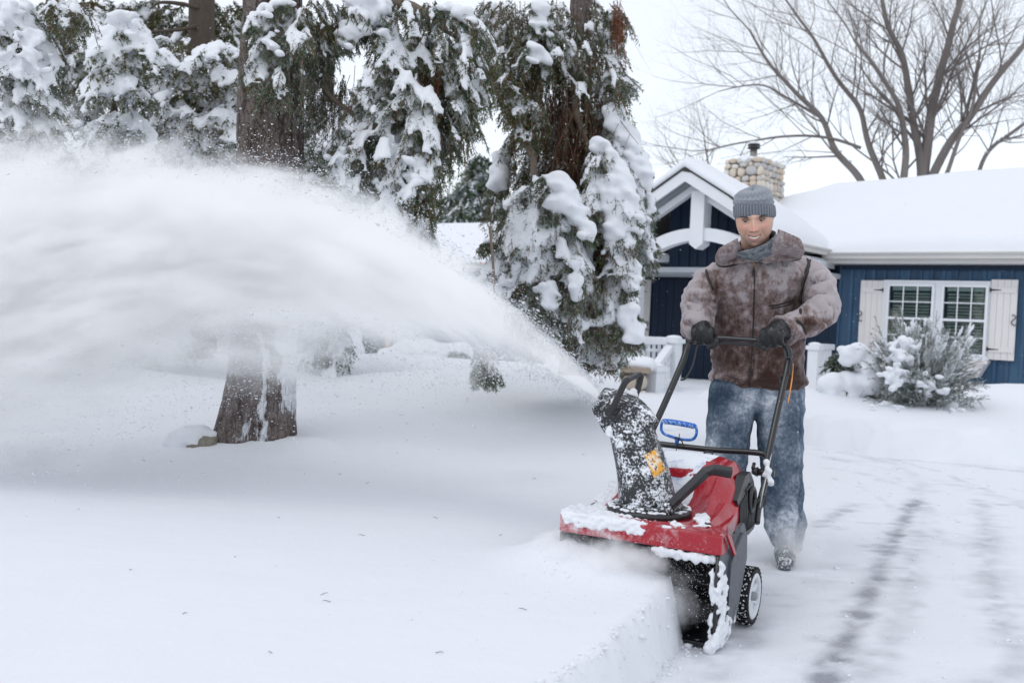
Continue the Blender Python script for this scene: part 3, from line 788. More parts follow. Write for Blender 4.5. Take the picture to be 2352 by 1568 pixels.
b = MB(); b.bbox(-0.05, L+0.05, -0.08, 0.5, zt-0.03, zt+0.05, 0.015, M_); W2(sw, b.build('capstone', simple('slab_stone', (0.33,0.27,0.21), 0.8, bump=0.4)))
b = MB()
for k in range(9): b.ell(M_ @ Vector((L*k/8, 0.2, zt+0.09)), (0.17,0.24,0.10+0.05*math.sin(k*1.9)), 2)
o = b.build('snow_cap', snow_soft); remesh(o, 0.03, 3, 0.02, 0.15); W2(sw, o)
# ------------------------------------------------------------------ snow blower (local X = image right, Y = backwards, Z up)
MYAW = R(-28)
mach = empty('snow_blower', (0.438, 3.232, 0.0), MYAW, 'red and black walk-behind snow blower throwing snow from its tilted black chute', 'snow blower')
MM = Matrix.Translation((0.438, 3.232, 0.0)) @ Matrix.Rotation(MYAW, 4, 'Z')
MI = MM.inverted()
def ML(px, py, y):   # photo position -> machine-local point on the plane local Y = y
    o = MI @ CAM; d = (MI.to_3x3() @ ray(px, py)); t = (y-o.y)/d.y; return o + d*t
def MX(px, py, x):
    o = MI @ CAM; d = (MI.to_3x3() @ ray(px, py)); t = (x-o.x)/d.x; return o + d*t
def MZ(px, py, z):
    o = MI @ CAM; d = (MI.to_3x3() @ ray(px, py)); t = (z-o.z)/d.z; return o + d*t
# materials
red = N('red_plastic', 0.30, (0.42,0.008,0.022), 0.5)
v_ = red.coord('Object'); a_ = red.noise(v_, 30, 5, 0.65); b_ = red.noise(v_, 5.5, 4, 0.6)
ge_ = red.n('ShaderNodeSeparateXYZ'); red.l(v_, ge_.inputs[0])
front = red.math('MULTIPLY', red.math('SUBTRACT', 0.30, ge_.outputs['Y']), 1.1, clamp=True)
lft = red.math('MULTIPLY', red.math('SUBTRACT', 0.20, ge_.outputs['X']), 0.55, clamp=True)
ff = red.math('ADD', red.math('ADD', red.math('MULTIPLY', a_, 0.45), red.math('MULTIPLY', b_, 0.45)), red.math('MULTIPLY', red.math('ADD', front, lft), 0.40))
fc = red.ramp(ff, [(0.62,(0,0,0)),(0.74,(0.5,0.5,0.5)),(0.82,(1,1,1))])
drops = red.ramp(red.noise(v_, 110, 2, 0.5), [(0.60,(0,0,0)),(0.68,(1,1,1))])
rc = red.mix(red.math('MULTIPLY', b_, 0.30), (0.37,0.004,0.016), (0.25,0.003,0.012))
rc = red.mix(red.math('MULTIPLY', drops, 0.07), rc, (0.75,0.55,0.58))
red.base(red.mix(fc, rc, (0.82,0.78,0.82))); red.rough(red.mix(fc, (0.26,)*3, (0.8,)*3)); red.b.inputs['Coat Weight'].default_value = 0.3
red.bump(red.math('ADD', fc, red.math('MULTIPLY', drops, 0.3)), 0.5, 0.003)
red = red.m
blkp = dusted('black_plastic', (0.018,0.019,0.022), 0.38, 0.5, 0.17, 90, 0.2)
blkc = simple('black_plastic_clean', (0.02,0.021,0.024), 0.35, 0.5, var=0.25)
blks = dusted('black_plastic_snowy', (0.014,0.016,0.020), 0.4, 0.5, 0.455, 120, 0.6, soft=0.035)
greyp = N('grey_wet_plastic', 0.45, (0.075,0.085,0.10), 0.45); v_ = greyp.coord('Object', (1,1,0.4))
g1 = greyp.noise(v_, 60, 4, 0.6); g2 = greyp.noise(greyp.coord('Object'), 14, 5, 0.7); sx_ = greyp.n('ShaderNodeSeparateXYZ'); greyp.l(greyp.coord('Object'), sx_.inputs[0])
low = greyp.math('MULTIPLY', greyp.math('SUBTRACT', 0.14, sx_.outputs['Z']), 2.0, clamp=True)
gf = greyp.ramp(greyp.math('ADD', g2, low), [(0.66,(0,0,0)),(0.74,(1,1,1))])
greyp.base(greyp.mix(gf, greyp.mix(greyp.ramp(g1, [(0.52,(0,0,0)),(0.66,(1,1,1))]), (0.085,0.095,0.115), (0.035,0.04,0.05)), (0.8,0.83,0.88)))
greyp.bump(gf, 0.5, 0.004); greyp = greyp.m
rubber = simple('black_rubber', (0.012,0.012,0.013), 0.7, bump=0.3)
steel = simple('black_tube', (0.012,0.013,0.015), 0.25, 0.6)
icew = simple('icy_white_plastic', (0.66,0.68,0.72), 0.5, var=0.12, sc=30, bump=0.4)

def section(z_c, hw_, y):  pass
# ---- hood: lofted from cross-sections along Y (each: list of (x, z) from left lip over the top to the right lip)
def hood_sec(y, zb, zs, zt, w, wt, wb=None):
    """rounded cross-section: bottom edge zb, shoulder zs, top zt, half widths w (bottom), wt (top flat)"""
    wb = w if wb is None else wb
    half = [(wb, zb), (w, zb+(zs-zb)*0.5), (w-0.004, zs-0.008), (w-0.016, zs+0.002), (wt+(w-wt)*0.60, zs+(zt-zs)*0.42), (wt+(w-wt)*0.22, zs+(zt-zs)*0.86), (wt, zt-0.004), (wt*0.82, zt), (wt*0.4, zt+0.003)]
    pts = [(-a, c) for a, c in half] + [(0, zt+0.004)] + [(a, c) for a, c in half[::-1]]
    return [Vector((a, y, c)) for a, c in pts]
secs = [hood_sec(-0.002, 0.318, 0.362, 0.366, 0.279, 0.255),
        hood_sec(0.010, 0.310, 0.370, 0.374, 0.281, 0.250),
        hood_sec(0.060, 0.308, 0.370, 0.377, 0.279, 0.225),
        hood_sec(0.115, 0.306, 0.362, 0.378, 0.268, 0.190),
        hood_sec(0.160, 0.308, 0.362, 0.382, 0.250, 0.165),
        hood_sec(0.240, 0.312, 0.372, 0.395, 0.240, 0.150),
        hood_sec(0.330, 0.325, 0.395, 0.440, 0.232, 0.135),
        hood_sec(0.400, 0.335, 0.420, 0.500, 0.226, 0.130),
        hood_sec(0.470, 0.345, 0.445, 0.534, 0.220, 0.130),
        hood_sec(0.560, 0.345, 0.450, 0.545, 0.214, 0.135),
        hood_sec(0.620, 0.345, 0.440, 0.535, 0.204, 0.132),
        hood_sec(0.665, 0.350, 0.420, 0.495, 0.188, 0.120),
        hood_sec(0.690, 0.355, 0.400, 0.440, 0.165, 0.10)]
# refine between sections
fine = []
for k in range(len(secs)-1):
    for t in np.linspace(0, 1, 5)[:-1]:
        t2 = t*t*(3-2*t) if k > 2 else t
        fine.append([a.lerp(c, t2) for a, c in zip(secs[k], secs[k+1])])
fine.append(secs[-1])
def dens(r):
    out = []
    for i in range(len(r)-1):
        for t in (0, 0.34, 0.67): out.append(r[i].lerp(r[i+1], t))
    out.append(r[-1]); return out
fine = [dens(r) for r in fine]
for r in fine:
    for p in r:
        # flute ridges running back along the shoulders, dome round the chute ring
        if p.y > 0.10 and abs(p.x) > 0.12:
            s_ = min(1, (p.y-0.10)/0.1)
            p.z += 0.009*s_*math.sin((abs(p.x)-0.12)*130 - p.y*6)
        if p.y > 0.43 and abs(p.x) < 0.19 and p.z > 0.45:
            p.z += 0.004*math.sin(p.y*190)*(1 if abs(p.x) > 0.05 else 0.3)
        d = math.hypot(p.x+0.010, p.y-0.205)
        if p.z > 0.35:
            if d < 0.150: p.z = min(p.z, 0.374)
            elif d < 0.20: p.z = min(p.z, 0.374+(d-0.150)*1.6) + 0.004*math.sin((d-0.15)/0.05*PI)
b = MB(); b.loft(fine, closed=False, cap=False, smooth=True)
hood = b.build('hood', red, mach)
md = hood.modifiers.new('t', 'SOLIDIFY'); md.thickness = 0.006; md.offset = -1
md = hood.modifiers.new('b', 'SUBSURF'); md.levels = 1; md.render_levels = 1
b = MB(); b.bbox(-0.279, 0.281, -0.008, 0.012, 0.312, 0.374, 0.006); b.build('front_lip', red, mach)
b = MB(); b.tube([(0.215,0.055,0.394),(0.215,0.055,0.399)], 0.010, 12); b.build('screw', blkc, mach)
b = MB(); b.ell((0.215,0.055,0.401),(0.009,0.009,0.006),1); b.build('snow_plug', snow_m, mach)
# red tail of the hood lip running down the side
b = MB(); b.prism([(0.283,0.02,0.375),(0.283,0.06,0.37),(0.283,0.135,0.295),(0.283,0.120,0.290)], (0.008,0,0), flip=True); b.build('side_tab', red, mach)
# engine deck panel behind chute, snow-swept with blue print
dgm = bpy.context.evaluated_depsgraph_get(); dgm.update(); hbv = BVHTree.FromObject(hood, dgm)
vs = []; NU, NV = 14, 14
for j in range(NV+1):
    for i in range(NU+1):
        t = j/NV; y = 0.345+0.27*t; x = -0.125+0.235*i/NU*(0.82+0.18*t); h_ = hbv.ray_cast(Vector((x, y, 1)), Vector((0,0,-1)))
        ed_ = min(i, NU-i, j, NV-j); vs.append((h_[0] if h_[0] else Vector((x, y, 0.5)))+Vector((0,0,-0.004 if ed_ == 0 else 0.0035)))
b = MB(); b.add(vs, [(j*(NU+1)+i, j*(NU+1)+i+1, (j+1)*(NU+1)+i+1, (j+1)*(NU+1)+i) for j in range(NV) for i in range(NU)], True)
dk = b.build('deck_label', dusted('deck_label', (0.05,0.16,0.42), 0.4, 0.4, 0.70, 14, 0.2, soft=0.08), mach)
# ---- auger housing
def side_plate(x, t, mat, name):
    prof = [(0.035,0.02),(0.005,0.06),(0.0,0.31),(0.045,0.33),(0.14,0.30),(0.235,0.365),(0.275,0.37),(0.30,0.345),(0.315,0.26),(0.29,0.16),(0.20,0.04),(0.13,0.005),(0.07,0.005)]
    b = MB(); b.prism([(x, y, z) for y, z in prof], (t, 0, 0), flip=(t > 0)); return b.build(name, mat, mach)
side_plate(0.262, 0.014, greyp, 'housing_side'); side_plate(-0.262, -0.014, greyp, 'housing_side')
# raised inner rib of the side plate
b = MB(); b.prism([(0.276,0.085,0.05),(0.276,0.10,0.27),(0.276,0.235,0.345),(0.276,0.285,0.33),(0.276,0.295,0.25),(0.276,0.19,0.06)], (0.010,0,0), flip=True); b.build('side_rib', greyp, mach)
b = MB(); b.tube([(0.27,-0.004,0.045),(0.27,-0.004,0.31)], 0.007, 8); b.build('front_edge_tube', steel, mach)
b = MB(); b.tube([(-0.27,-0.004,0.045),(-0.27,-0.004,0.31)], 0.007, 8); b.build('front_edge_tube', steel, mach)
# curved back of the housing
rings = []
for k in range(15):
    a = -0.62 + 2.3*k/14
    y = 0.13+0.155*math.cos(a)*1.0; z = 0.155+0.155*math.sin(a)
    rings.append((y, z))
prof = [(0.03,0.012),(0.09,0.006),(0.16,0.012)]+[(0.13+0.14*math.sin(t), 0.155-0.145*math.cos(t)) for t in np.linspace(0.5, 2.6, 12)]+[(0.10,0.31),(0.0,0.315)]
vs = [(-0.262, y, z) for y, z in prof]+[(0.262, y, z) for y, z in prof]; n = len(prof)
b = MB(); b.add(vs, [(k, k+1, n+k+1, n+k) for k in range(n-1)], True); hs = b.build('housing_shell', blkc, mach)
md = hs.modifiers.new('t', 'SOLIDIFY'); md.thickness = 0.005
# auger: two curved rubber paddles on a shaft
b = MB(); b.tube([(-0.26,0.13,0.15),(0.26,0.13,0.15)], 0.016, 10); b.build('auger_shaft', steel, mach)
for ph in (0.3, 0.3+PI):
    r1 = []; 
    for k in range(25):
        x = -0.25+0.5*k/24; sw_ = 0.9*(1-abs(x)/0.25); a = ph+sw_
        dr = Vector((0, math.cos(a), math.sin(a))); dn = Vector((0, -math.sin(a), math.cos(a)))
        c = Vector((x, 0.13, 0.15)); rad = 0.105+0.015*math.cos(x*12)
        r1.append([c+dr*0.02+dn*0.006, c+dr*rad*0.6+dn*0.02, c+dr*rad+dn*0.045, c+dr*(rad+0.004)+dn*0.035, c+dr*rad*0.6+dn*0.008, c+dr*0.02-dn*0.006])
    b = MB(); b.loft(r1); b.build('auger_paddle', rubber, mach)
b = MB(); b.bbox(-0.258,0.258,0.02,0.035,0.006,0.022,0.003); b.build('scraper_bar', steel, mach)
# snow caked on the housing edge
b = MB()
for (x,y,z,r) in [(0.275,-0.002,0.29,0.014),(0.278,0.0,0.26,0.010),(0.279,0.004,0.215,0.016),(0.27,-0.006,0.20,0.013),(0.268,-0.008,0.17,0.015),(0.272,-0.004,0.13,0.012),(0.29,0.03,0.235,0.017),(0.292,0.035,0.20,0.02),(0.29,0.03,0.165,0.019),(0.29,0.025,0.13,0.017),(0.287,0.015,0.10,0.02),(0.284,0.01,0.07,0.024),(0.28,0.0,0.045,0.028),(0.272,-0.01,0.025,0.026),(0.255,-0.015,0.02,0.018),(0.29,0.05,0.06,0.024),(0.291,0.08,0.09,0.018),(0.291,0.07,0.13,0.012),(0.29,0.10,0.05,0.018),(0.29,0.12,0.08,0.014),(0.262,-0.008,0.10,0.013),(0.26,-0.008,0.23,0.012)]:
    b.ell((x-0.004, y, z), (r*0.5, r*0.8, r*1.15), 2)
rc2 = random.Random(17)
for k in range(120):
    z = rc2.random()**1.3*0.27+0.02; yc = 0.035*math.sin(z*22)+0.045*(1-z/0.3); 
    if 0.235 < z < 0.25: continue
    b.ell((0.282+rc2.uniform(-.004,.004), yc*0.6+rc2.gauss(0.0,0.014)+0.01, z), (0.006, rc2.uniform(0.006,0.012), rc2.uniform(0.010,0.020)), 1)
for k in range(26): b.ell((0.262-rc2.random()*0.012, -0.004+rc2.random()*0.004, rc2.uniform(0.03,0.27)), (0.008,0.006,0.016), 1)
o = b.build('caked_snow', snow_m, mach); remesh(o, 0.0045, 5, 0.007, 0.015)
b = MB()
for k in range(16):
    x = 0.06+0.19*k/15; b.ell((x, 0.0+0.006*math.sin(k*2.2), 0.300-0.008*abs(math.sin(k*1.3))), (0.015,0.010,0.012+0.008*math.sin(k*0.7)**2), 2)
o = b.build('caked_snow', snow_m, mach); remesh(o, 0.005, 2, 0.006, 0.02)
# snow lying over the hood's left half and lip
b = MB(); rr = random.Random(2)
for k in range(420):
    x = rr.uniform(-0.278, 0.03) if rr.random() < 0.85 else rr.uniform(0.0, 0.15); y = abs(rr.gauss(0.0, 0.07))
    if math.hypot(x+0.01, y-0.205) < 0.146: continue
    if x > 0.0 and rr.random() < 0.55: continue
    r = rr.uniform(0.007, 0.018)*(1.0 if x < 0.0 else 0.6)
    b.ell((x, y, 0.374+rr.uniform(-0.004,0.004)), (r*1.5, r*1.3, r*0.6), 1)
for k in range(120):
    y = rr.uniform(0.1, 0.42); b.ell((-0.225+0.075*rr.random()-0.03*(y > .25), y, 0.378+max(0,y-0.25)*0.33), (0.026,0.030,0.009), 1)
for k in range(70):
    x = -0.262+0.28*rr.random(); b.ell((x, -0.008, 0.366-rr.random()*0.030*(0.3+0.7*rr.random())), (0.015,0.006,0.010), 1)
for (x, y, s_) in [(0.155,0.17,1.3),(0.165,0.15,1.4),(0.175,0.13,1.2),(0.15,0.195,1.0),(0.19,0.11,0.9),(0.12,0.07,0.9),(0.10,0.06,0.8),(0.18,0.085,0.8),(0.13,0.06,0.7)]:
    for q in range(9): b.ell((x+rr.uniform(-.018,.018), y+rr.uniform(-.018,.018), 0.376+rr.uniform(0,.006)*s_ + (0.012 if y > .14 else 0)), (0.010*s_,0.010*s_,0.006*s_), 1)
o = b.build('lying_snow', snow_m, mach); remesh(o, 0.0045, 3, 0.006, 0.015)
# ---- vent panel on the right shoulder (black, ribbed, with a pull handle hole)
def vent(sx):
    prof = [(0.375,0.425),(0.43,0.455),(0.50,0.495),(0.585,0.500),(0.66,0.455),(0.705,0.39),(0.690,0.315),(0.60,0.290),(0.50,0.285),(0.415,0.30),(0.40,0.345),(0.425,0.39),(0.385,0.405)]
    def xx(y, z): return sx*(0.222 - (z-0.30)*0.10 - max(0, y-0.55)*0.12)
    b = MB(); n = len(prof)
    outer = [Vector((xx(y, z)+sx*0.012, y, z)) for y, z in prof]; inner = [Vector((xx(y, z)-sx*0.02, y, z)) for y, z in prof]
    c = Vector((sx*0.226, 0.52, 0.40))
    vs = outer+inner+[c]; fs = [(i, (i+1) % n, 2*n) if sx > 0 else ((i+1) % n, i, 2*n) for i in range(n)]+[((i+1) % n, i, n+i, n+(i+1) % n) for i in range(n)]
    b.add(vs, fs, False); b.build('vent_panel', blkc, mach)
    for k in range(13):
        y = 0.40+0.021*k
        za, zb = 0.305, 0.462-abs(y-0.55)*0.35
        if 0.50 < y < 0.60: parts_ = [(za, 0.365), (0.445, zb)]
        else: parts_ = [(za, zb)]
        for a, c2 in parts_:
            b = MB(); b.tube([(xx(y, a)+sx*0.014, y-0.02, a), (xx(y, c2)+sx*0.014, y+0.01, c2)], 0.0045, 5); b.build('vent_rib', blkc, mach)
    # handle recess with ring
    pts = [(xx(0.55, 0.4)+sx*0.018, 0.55+0.035*math.cos(a), 0.405+0.042*math.sin(a)) for a in np.linspace(0, 2*PI, 17)]
    b = MB(); b.tube(pts, 0.009, 6); b.build('pull_ring', blkc, mach)
    b = MB(); b.prism([(xx(.66,.4)+sx*.01,0.64,0.36),(xx(.7,.4)+sx*0.05,0.70,0.40),(xx(.7,.4)+sx*0.05,0.715,0.37),(xx(.7,.4)+sx*.01,0.70,0.31)], (-sx*0.02, 0, 0), flip=(sx < 0)); b.build('latch', blkc, mach)
vent(1); vent(-1)
# engine body / rear bulk under the hood
b = MB(); b.bbox(-0.19, 0.19, 0.34, 0.64, 0.13, 0.37, 0.03); b.build('engine_block', blkc, mach)
# ---- wheels
def wheel(x):
    w = empty('wheel', (x, 0.385, 0.100), parent=mach); rr_ = 0.098
    def ring(prof, name, mat, seg=40):
        rings = []
        for k in range(seg+1):
            a = 2*PI*k/seg; rings.append([Vector((p, r*math.cos(a), r*math.sin(a))) for p, r in prof])
        b = MB(); b.loft(rings, True, False, True); b.build(name, mat, w)
    ring([(-0.022,0.078),(-0.024,0.090),(-0.015,0.095),(0.015,0.095),(0.024,0.090),(0.022,0.078)], 'tyre', rubber)
    ring([(-0.023,0.060),(-0.022,0.080),(0.022,0.080),(0.025,0.074),(0.023,0.060)], 'rim', icew)
    b = MB()
    for k in range(30):
        a = 2*PI*k/30; M_ = Matrix.Rotation(a, 4, 'X'); b.box(-0.022,0.022,-0.005,0.005,0.093,0.100,M_)
    b.build('tread', rubber, w)
    b = MB()
    for k in range(6):
        M_ = Matrix.Rotation(2*PI*k/6, 4, 'X'); b.prism([M_ @ Vector((0.010,-0.016,0.01)), M_ @ Vector((0.010,0.016,0.01)), M_ @ Vector((0.018,0.010,0.066)), M_ @ Vector((0.018,-0.010,0.066))], (-0.012,0,0))
    b.tube([(-0.0,0,0),(0.012,0,0)], 0.066, 24); b.build('spokes', icew, w)
    b = MB(); b.tube([(-0.03,0,0),(0.024,0,0),(0.030,0,0)], [0.016,0.016,0.011], 12); b.build('hub', simple('hub_grey', (0.25,0.27,0.28), 0.5), w)
    b = MB(); rr2 = random.Random(3)
    for k in range(110):
        a = rr2.uniform(1.2, 4.4); b.ell((rr2.uniform(-0.02,0.02), 0.097*-math.cos(a-1.2)*0-0.098*math.sin(a-1.2)*1.0, 0.098*math.cos(a-1.2)), rr2.uniform(0.002,0.0045), 1)
    b.build('packed_snow', snow_m, w)
wheel(0.275); wheel(-0.275)
b = MB(); b.tube([(-0.26,0.385,0.10),(0.26,0.385,0.10)], 0.010, 8); b.build('axle', steel, mach)
# ---- chute assembly
def ZB(x, y): return (1340.9+x*0.2523, 849.9+y*0.2523)      # note-taking units of a close-up
def mlb(x, y, yy): return ML(*ZB(x, y), yy)
rc0 = ML(1491, 1168, 0.205); RZ = rc0.z
b = MB(); b.tube([rc0+Vector((0,0,-0.016)), rc0+Vector((0,0,-0.012)), rc0+Vector((0,0,0.004)), rc0+Vector((0,0,0.008))], [0.140,0.146,0.146,0.138], 48); b.build('chute_ring', blkc, mach)
b = MB(); b.tube([rc0+Vector((0,0,0.008)), rc0+Vector((0,0,0.022)), rc0+Vector((0,0,0.024))], [0.118,0.116,0.108], 48); b.build('chute_collar', blks, mach)
rr = random.Random(8); b = MB()
for k in range(150):
    a = rr.uniform(0, 2*PI)
    if 5.6 < a or a < 0.3:
        if rr.random() < 0.5: continue
    r = 0.139+rr.uniform(-0.016, 0.002); s_ = rr.uniform(0.003, 0.008)
    b.ell(rc0+Vector((r*math.cos(a), r*math.sin(a), 0.010)), (s_*1.4, s_*1.4, s_*0.8), 1)
o = b.build('ring_snow', snow_m, mach); remesh(o, 0.003, 1)
# body: rings from base to neck
base_c = rc0+Vector((-0.004, 0, 0.01)); neck_c = mlb(405, 470, 0.222)
ax = (neck_c-base_c).normalized()
def ringat(c, n, r, flat=1.0, cnt=36, tilt=None):
    n = Vector(n).normalized(); a = n.cross(Vector((0,1,0))).normalized(); bb = n.cross(a).normalized()
    return [c+(a*math.cos(2*PI*j/cnt)+bb*math.sin(2*PI*j/cnt)*flat)*r for j in range(cnt)]
rg = []
for k in range(13):
    t = k/12; c = base_c.lerp(neck_c, t)+Vector((0.010*math.sin(t*PI), 0, 0)); rad = 0.103-0.026*t**0.8 - (0.0 if t > 0.06 else 0.004)
    nn = Vector((0,0,1)).lerp(ax, min(1, t*3)).normalized()
    rg.append(ringat(c, nn, rad))
b = MB(); b.loft(rg, cap=False); ch = b.build('chute', blks, mach); ch.modifiers.new('t', 'SOLIDIFY').thickness = 0.004
# deflector hood turning to the left
def bez(p, q, r, t): return p*(1-t)**2+q*2*t*(1-t)+r*t*t
NL, NR = mlb(268, 625, 0.175), mlb(566, 395, 0.175); dpt = Vector((0, 0.125, 0))
cor0 = [NL, NR, NR+dpt, NL+dpt]                      # neck: near-left, near-right, far-right, far-left
cor1 = [mlb(200, 600, 0.165), mlb(55, 332, 0.165), mlb(208, 130, 0.285), mlb(240, 420, 0.285)]   # outlet: bottom-near, top-near, top-far, bottom-far
ctl = [mlb(245, 610, 0.165), mlb(330, 240, 0.150), mlb(560, 130, 0.290), mlb(300, 470, 0.290)]
rings = []
for k in range(-2, 13):
    t = max(0, k/12); ex_ = 0.5+0.5*t
    cs = [bez(a_, c_, e_, t) for a_, c_, e_ in zip(cor0, ctl, cor1)]
    drop = (NL-NR).cross(Vector((0,1,0))).normalized()*(0.018*min(0, k))*(1 if True else 0)
    rg_ = []
    for j in range(40):
        a_ = 2*PI*j/40; cx, cy = math.cos(a_), math.sin(a_)
        pw = 1-0.62*t
        cx = math.copysign(abs(cx)**pw, cx); cy = math.copysign(abs(cy)**pw, cy)
        u_, w_2 = (cx+1)/2, (cy+1)/2
        rg_.append((cs[0]*(1-u_)+cs[1]*u_)*(1-w_2)+(cs[3]*(1-u_)+cs[2]*u_)*w_2 - (drop if drop.z < 0 else -drop)*(-1 if k < 0 else 0))
    rings.append(rg_)
b = MB(); b.loft(rings, cap=False); df = b.build('deflector', blks, mach); df.modifiers.new('t', 'SOLIDIFY').thickness = 0.005
# packed snow ball at the pivot and drift along the lower edge
b = MB(); b.ell(mlb(250, 560, 0.165), (0.022,0.014,0.024), 2); b.ell(mlb(300, 630, 0.150), (0.016,0.007,0.007), 2); b.ell(mlb(350, 600, 0.145), (0.020,0.007,0.008), 2); b.ell(mlb(400, 560, 0.142), (0.018,0.006,0.006), 2)
o = b.build('packed_snow', snow_m, mach); remesh(o, 0.003, 2, 0.004, 0.012)
# grab handle of the deflector
def strap(pts, w, t, name, mat, par=mach, side=Vector((0,1,0))):
    rings = []; k = len(pts)
    for i, p in enumerate(pts):
        d = (pts[min(i+1,k-1)]-pts[max(i-1,0)]).normalized(); s1 = (side-d*side.dot(d)).normalized(); s2 = d.cross(s1)
        rings.append([p+s1*w*a+s2*t*c for a, c in ((-.5,-.5),(-.3,-.62),(.3,-.62),(.5,-.5),(.5,.5),(.3,.62),(-.3,.62),(-.5,.5))])
    b = MB(); b.loft(rings, True, True, False); return b.build(name, mat, par)
strap([mlb(235,405,0.145), mlb(300,265,0.15), mlb(372,115,0.16), mlb(395,90,0.165), mlb(495,38,0.275), mlb(520,50,0.285), mlb(505,120,0.29), mlb(465,250,0.285)], 0.020, 0.014, 'grab_handle', blkp, side=Vector((0.85,0.5,0.2)))
b = MB(); b.ell(mlb(440,225,0.27), (0.022,0.02,0.018), 2); b.ell(mlb(455,190,0.28), (0.014,0.012,0.012), 2); b.build('snow_plug', snow_m, mach)
# warning label (orange, worn) wrapped on the chute
lab = N('orange_label', 0.5, (0.75,0.36,0.03), 0.4); v_ = lab.coord('Object')
w1 = lab.ramp(lab.noise(v_, 45, 4, 0.6), [(0.46,(0,0,0)),(0.56,(1,1,1))]); w2 = lab.ramp(lab.noise(v_, 85, 4, 0.7), [(0.57,(0,0,0)),(0.60,(1,1,1))])
lab.base(lab.mix(w2, lab.mix(w1, (0.80,0.38,0.04), (0.82,0.72,0.58)), (0.05,0.04,0.04))); lab = lab.m
LC = base_c.lerp(neck_c, 0.45)
lp = [(548,772),(655,715),(740,912),(640,990)]
b = MB(); NU, NV = 8, 8; vs = []
dg = bpy.context.evaluated_depsgraph_get(); dg.update()
bv = BVHTree.FromObject(ch, dg)
def hit(bvh, px, py, off=0.002):
    o_ = MI @ CAM; d_ = (MI.to_3x3() @ ray(px, py)).normalized(); r_ = bvh.ray_cast(o_, d_)
    return None if r_[0] is None else r_[0] + r_[1]*(off if r_[1].dot(d_) < 0 else -off)
ok = True
for j in range(NV+1):
    for i in range(NU+1):
        u_, w_2 = i/NU, j/NV
        x = (lp[0][0]*(1-u_)+lp[1][0]*u_)*(1-w_2)+(lp[3][0]*(1-u_)+lp[2][0]*u_)*w_2; y = (lp[0][1]*(1-u_)+lp[1][1]*u_)*(1-w_2)+(lp[3][1]*(1-u_)+lp[2][1]*u_)*w_2
        h_ = hit(bv, *ZB(x, y)); 
        if h_ is None: ok = False; h_ = vs[-1] if vs else Vector()
        vs.append(h_)
b.add(vs, [(j*(NU+1)+i, j*(NU+1)+i+1, (j+1)*(NU+1)+i+1, (j+1)*(NU+1)+i) for j in range(NV) for i in range(NU)], True)
o = b.build('warning_label', lab, mach); o.modifiers.new('t','SOLIDIFY').thickness = 0.0006
print('LABEL', ok)
# steering lever of the chute (flat black plank)
strap([ML(1536,1166,0.135), ML(1560,1141,0.14), ML(1622,1083,0.17), ML(1640,1078,0.175), ML(1680,1085,0.20)], 0.030, 0.024, 'chute_lever', blkc, side=Vector((0.6,-0.2,0.9)))
b = MB(); b.tube([ML(1532,1168,0.125)+Vector((0,0,-0.02)), ML(1532,1168,0.125)+Vector((0,0,0.008))], 0.020, 14); b.ell(ML(1532,1160,0.12), (0.018,0.016,0.010), 2); b.build('lever_boss', blks, mach)
# ---- handle bars
def tubo(pts, r, name, mat=steel, par=mach, n=10, sm=6):
    b = MB(); b.tube(spline(pts, sm), r, n); return b.build(name, mat, par)
# lower bail across the hood and down to the engine sides
br = [ML(1738,1200,0.62), ML(1744,1158,0.68), ML(1758,1105,0.74), ML(1767,1066,0.78), ML(1761,1051,0.79), ML(1745,1040,0.79), ML(1640,1033,0.80), ML(1540,1022,0.80), ML(1508,1019,0.80), ML(1496,1024,0.80), ML(1490,1040,0.78), ML(1486,1090,0.70)]
tubo(br, 0.0125, 'lower_handle')
# upper handle: two legs and the grip bar
ul = [ML(1490,1005,0.82), ML(1525,930,0.88), ML(1566,835,0.96), ML(1577,802,0.99), ML(1590,786,1.0)]
ur = [ML(1757,1085,0.76), ML(1772,1010,0.82), ML(1796,900,0.93), ML(1808,845,0.99), ML(1813,812,1.01), ML(1806,795,1.01)]
ll = ul[::1]
tubo(ul[:4]+[ML(1583,789,1.0)], 0.0135, 'upper_handle_leg'); tubo(ur, 0.0135, 'upper_handle_leg')
gb = [ML(1583,789,1.0), ML(1600,779,1.0), ML(1650,776,1.0), ML(1735,781,1.0), ML(1785,785,1.0), ML(1806,795,1.01)]
tubo(gb, 0.0105, 'grip_bar')
# control bail: thin rod just below the grip
off = Vector((0, 0.005, -0.020))
cb = [ML(1564,872,0.93), ML(1575,868,0.95), ML(1591,838,0.97), ML(1600,800,0.99), ML(1606,790,0.99)]
tubo(cb, 0.0042, 'control_bail', blkc)
tubo([p+off for p in gb[1:5]], 0.0065, 'control_bail', blkc)
tubo([ML(1800,798,1.0), ML(1806,820,0.985), ML(1816,822,0.985), ML(1818,850,0.97), ML(1810,862,0.965), ML(1797,862,0.96), ML(1792,872,0.96), ML(1796,880,0.955), ML(1806,874,0.955)], 0.0045, 'control_bail', blkc)
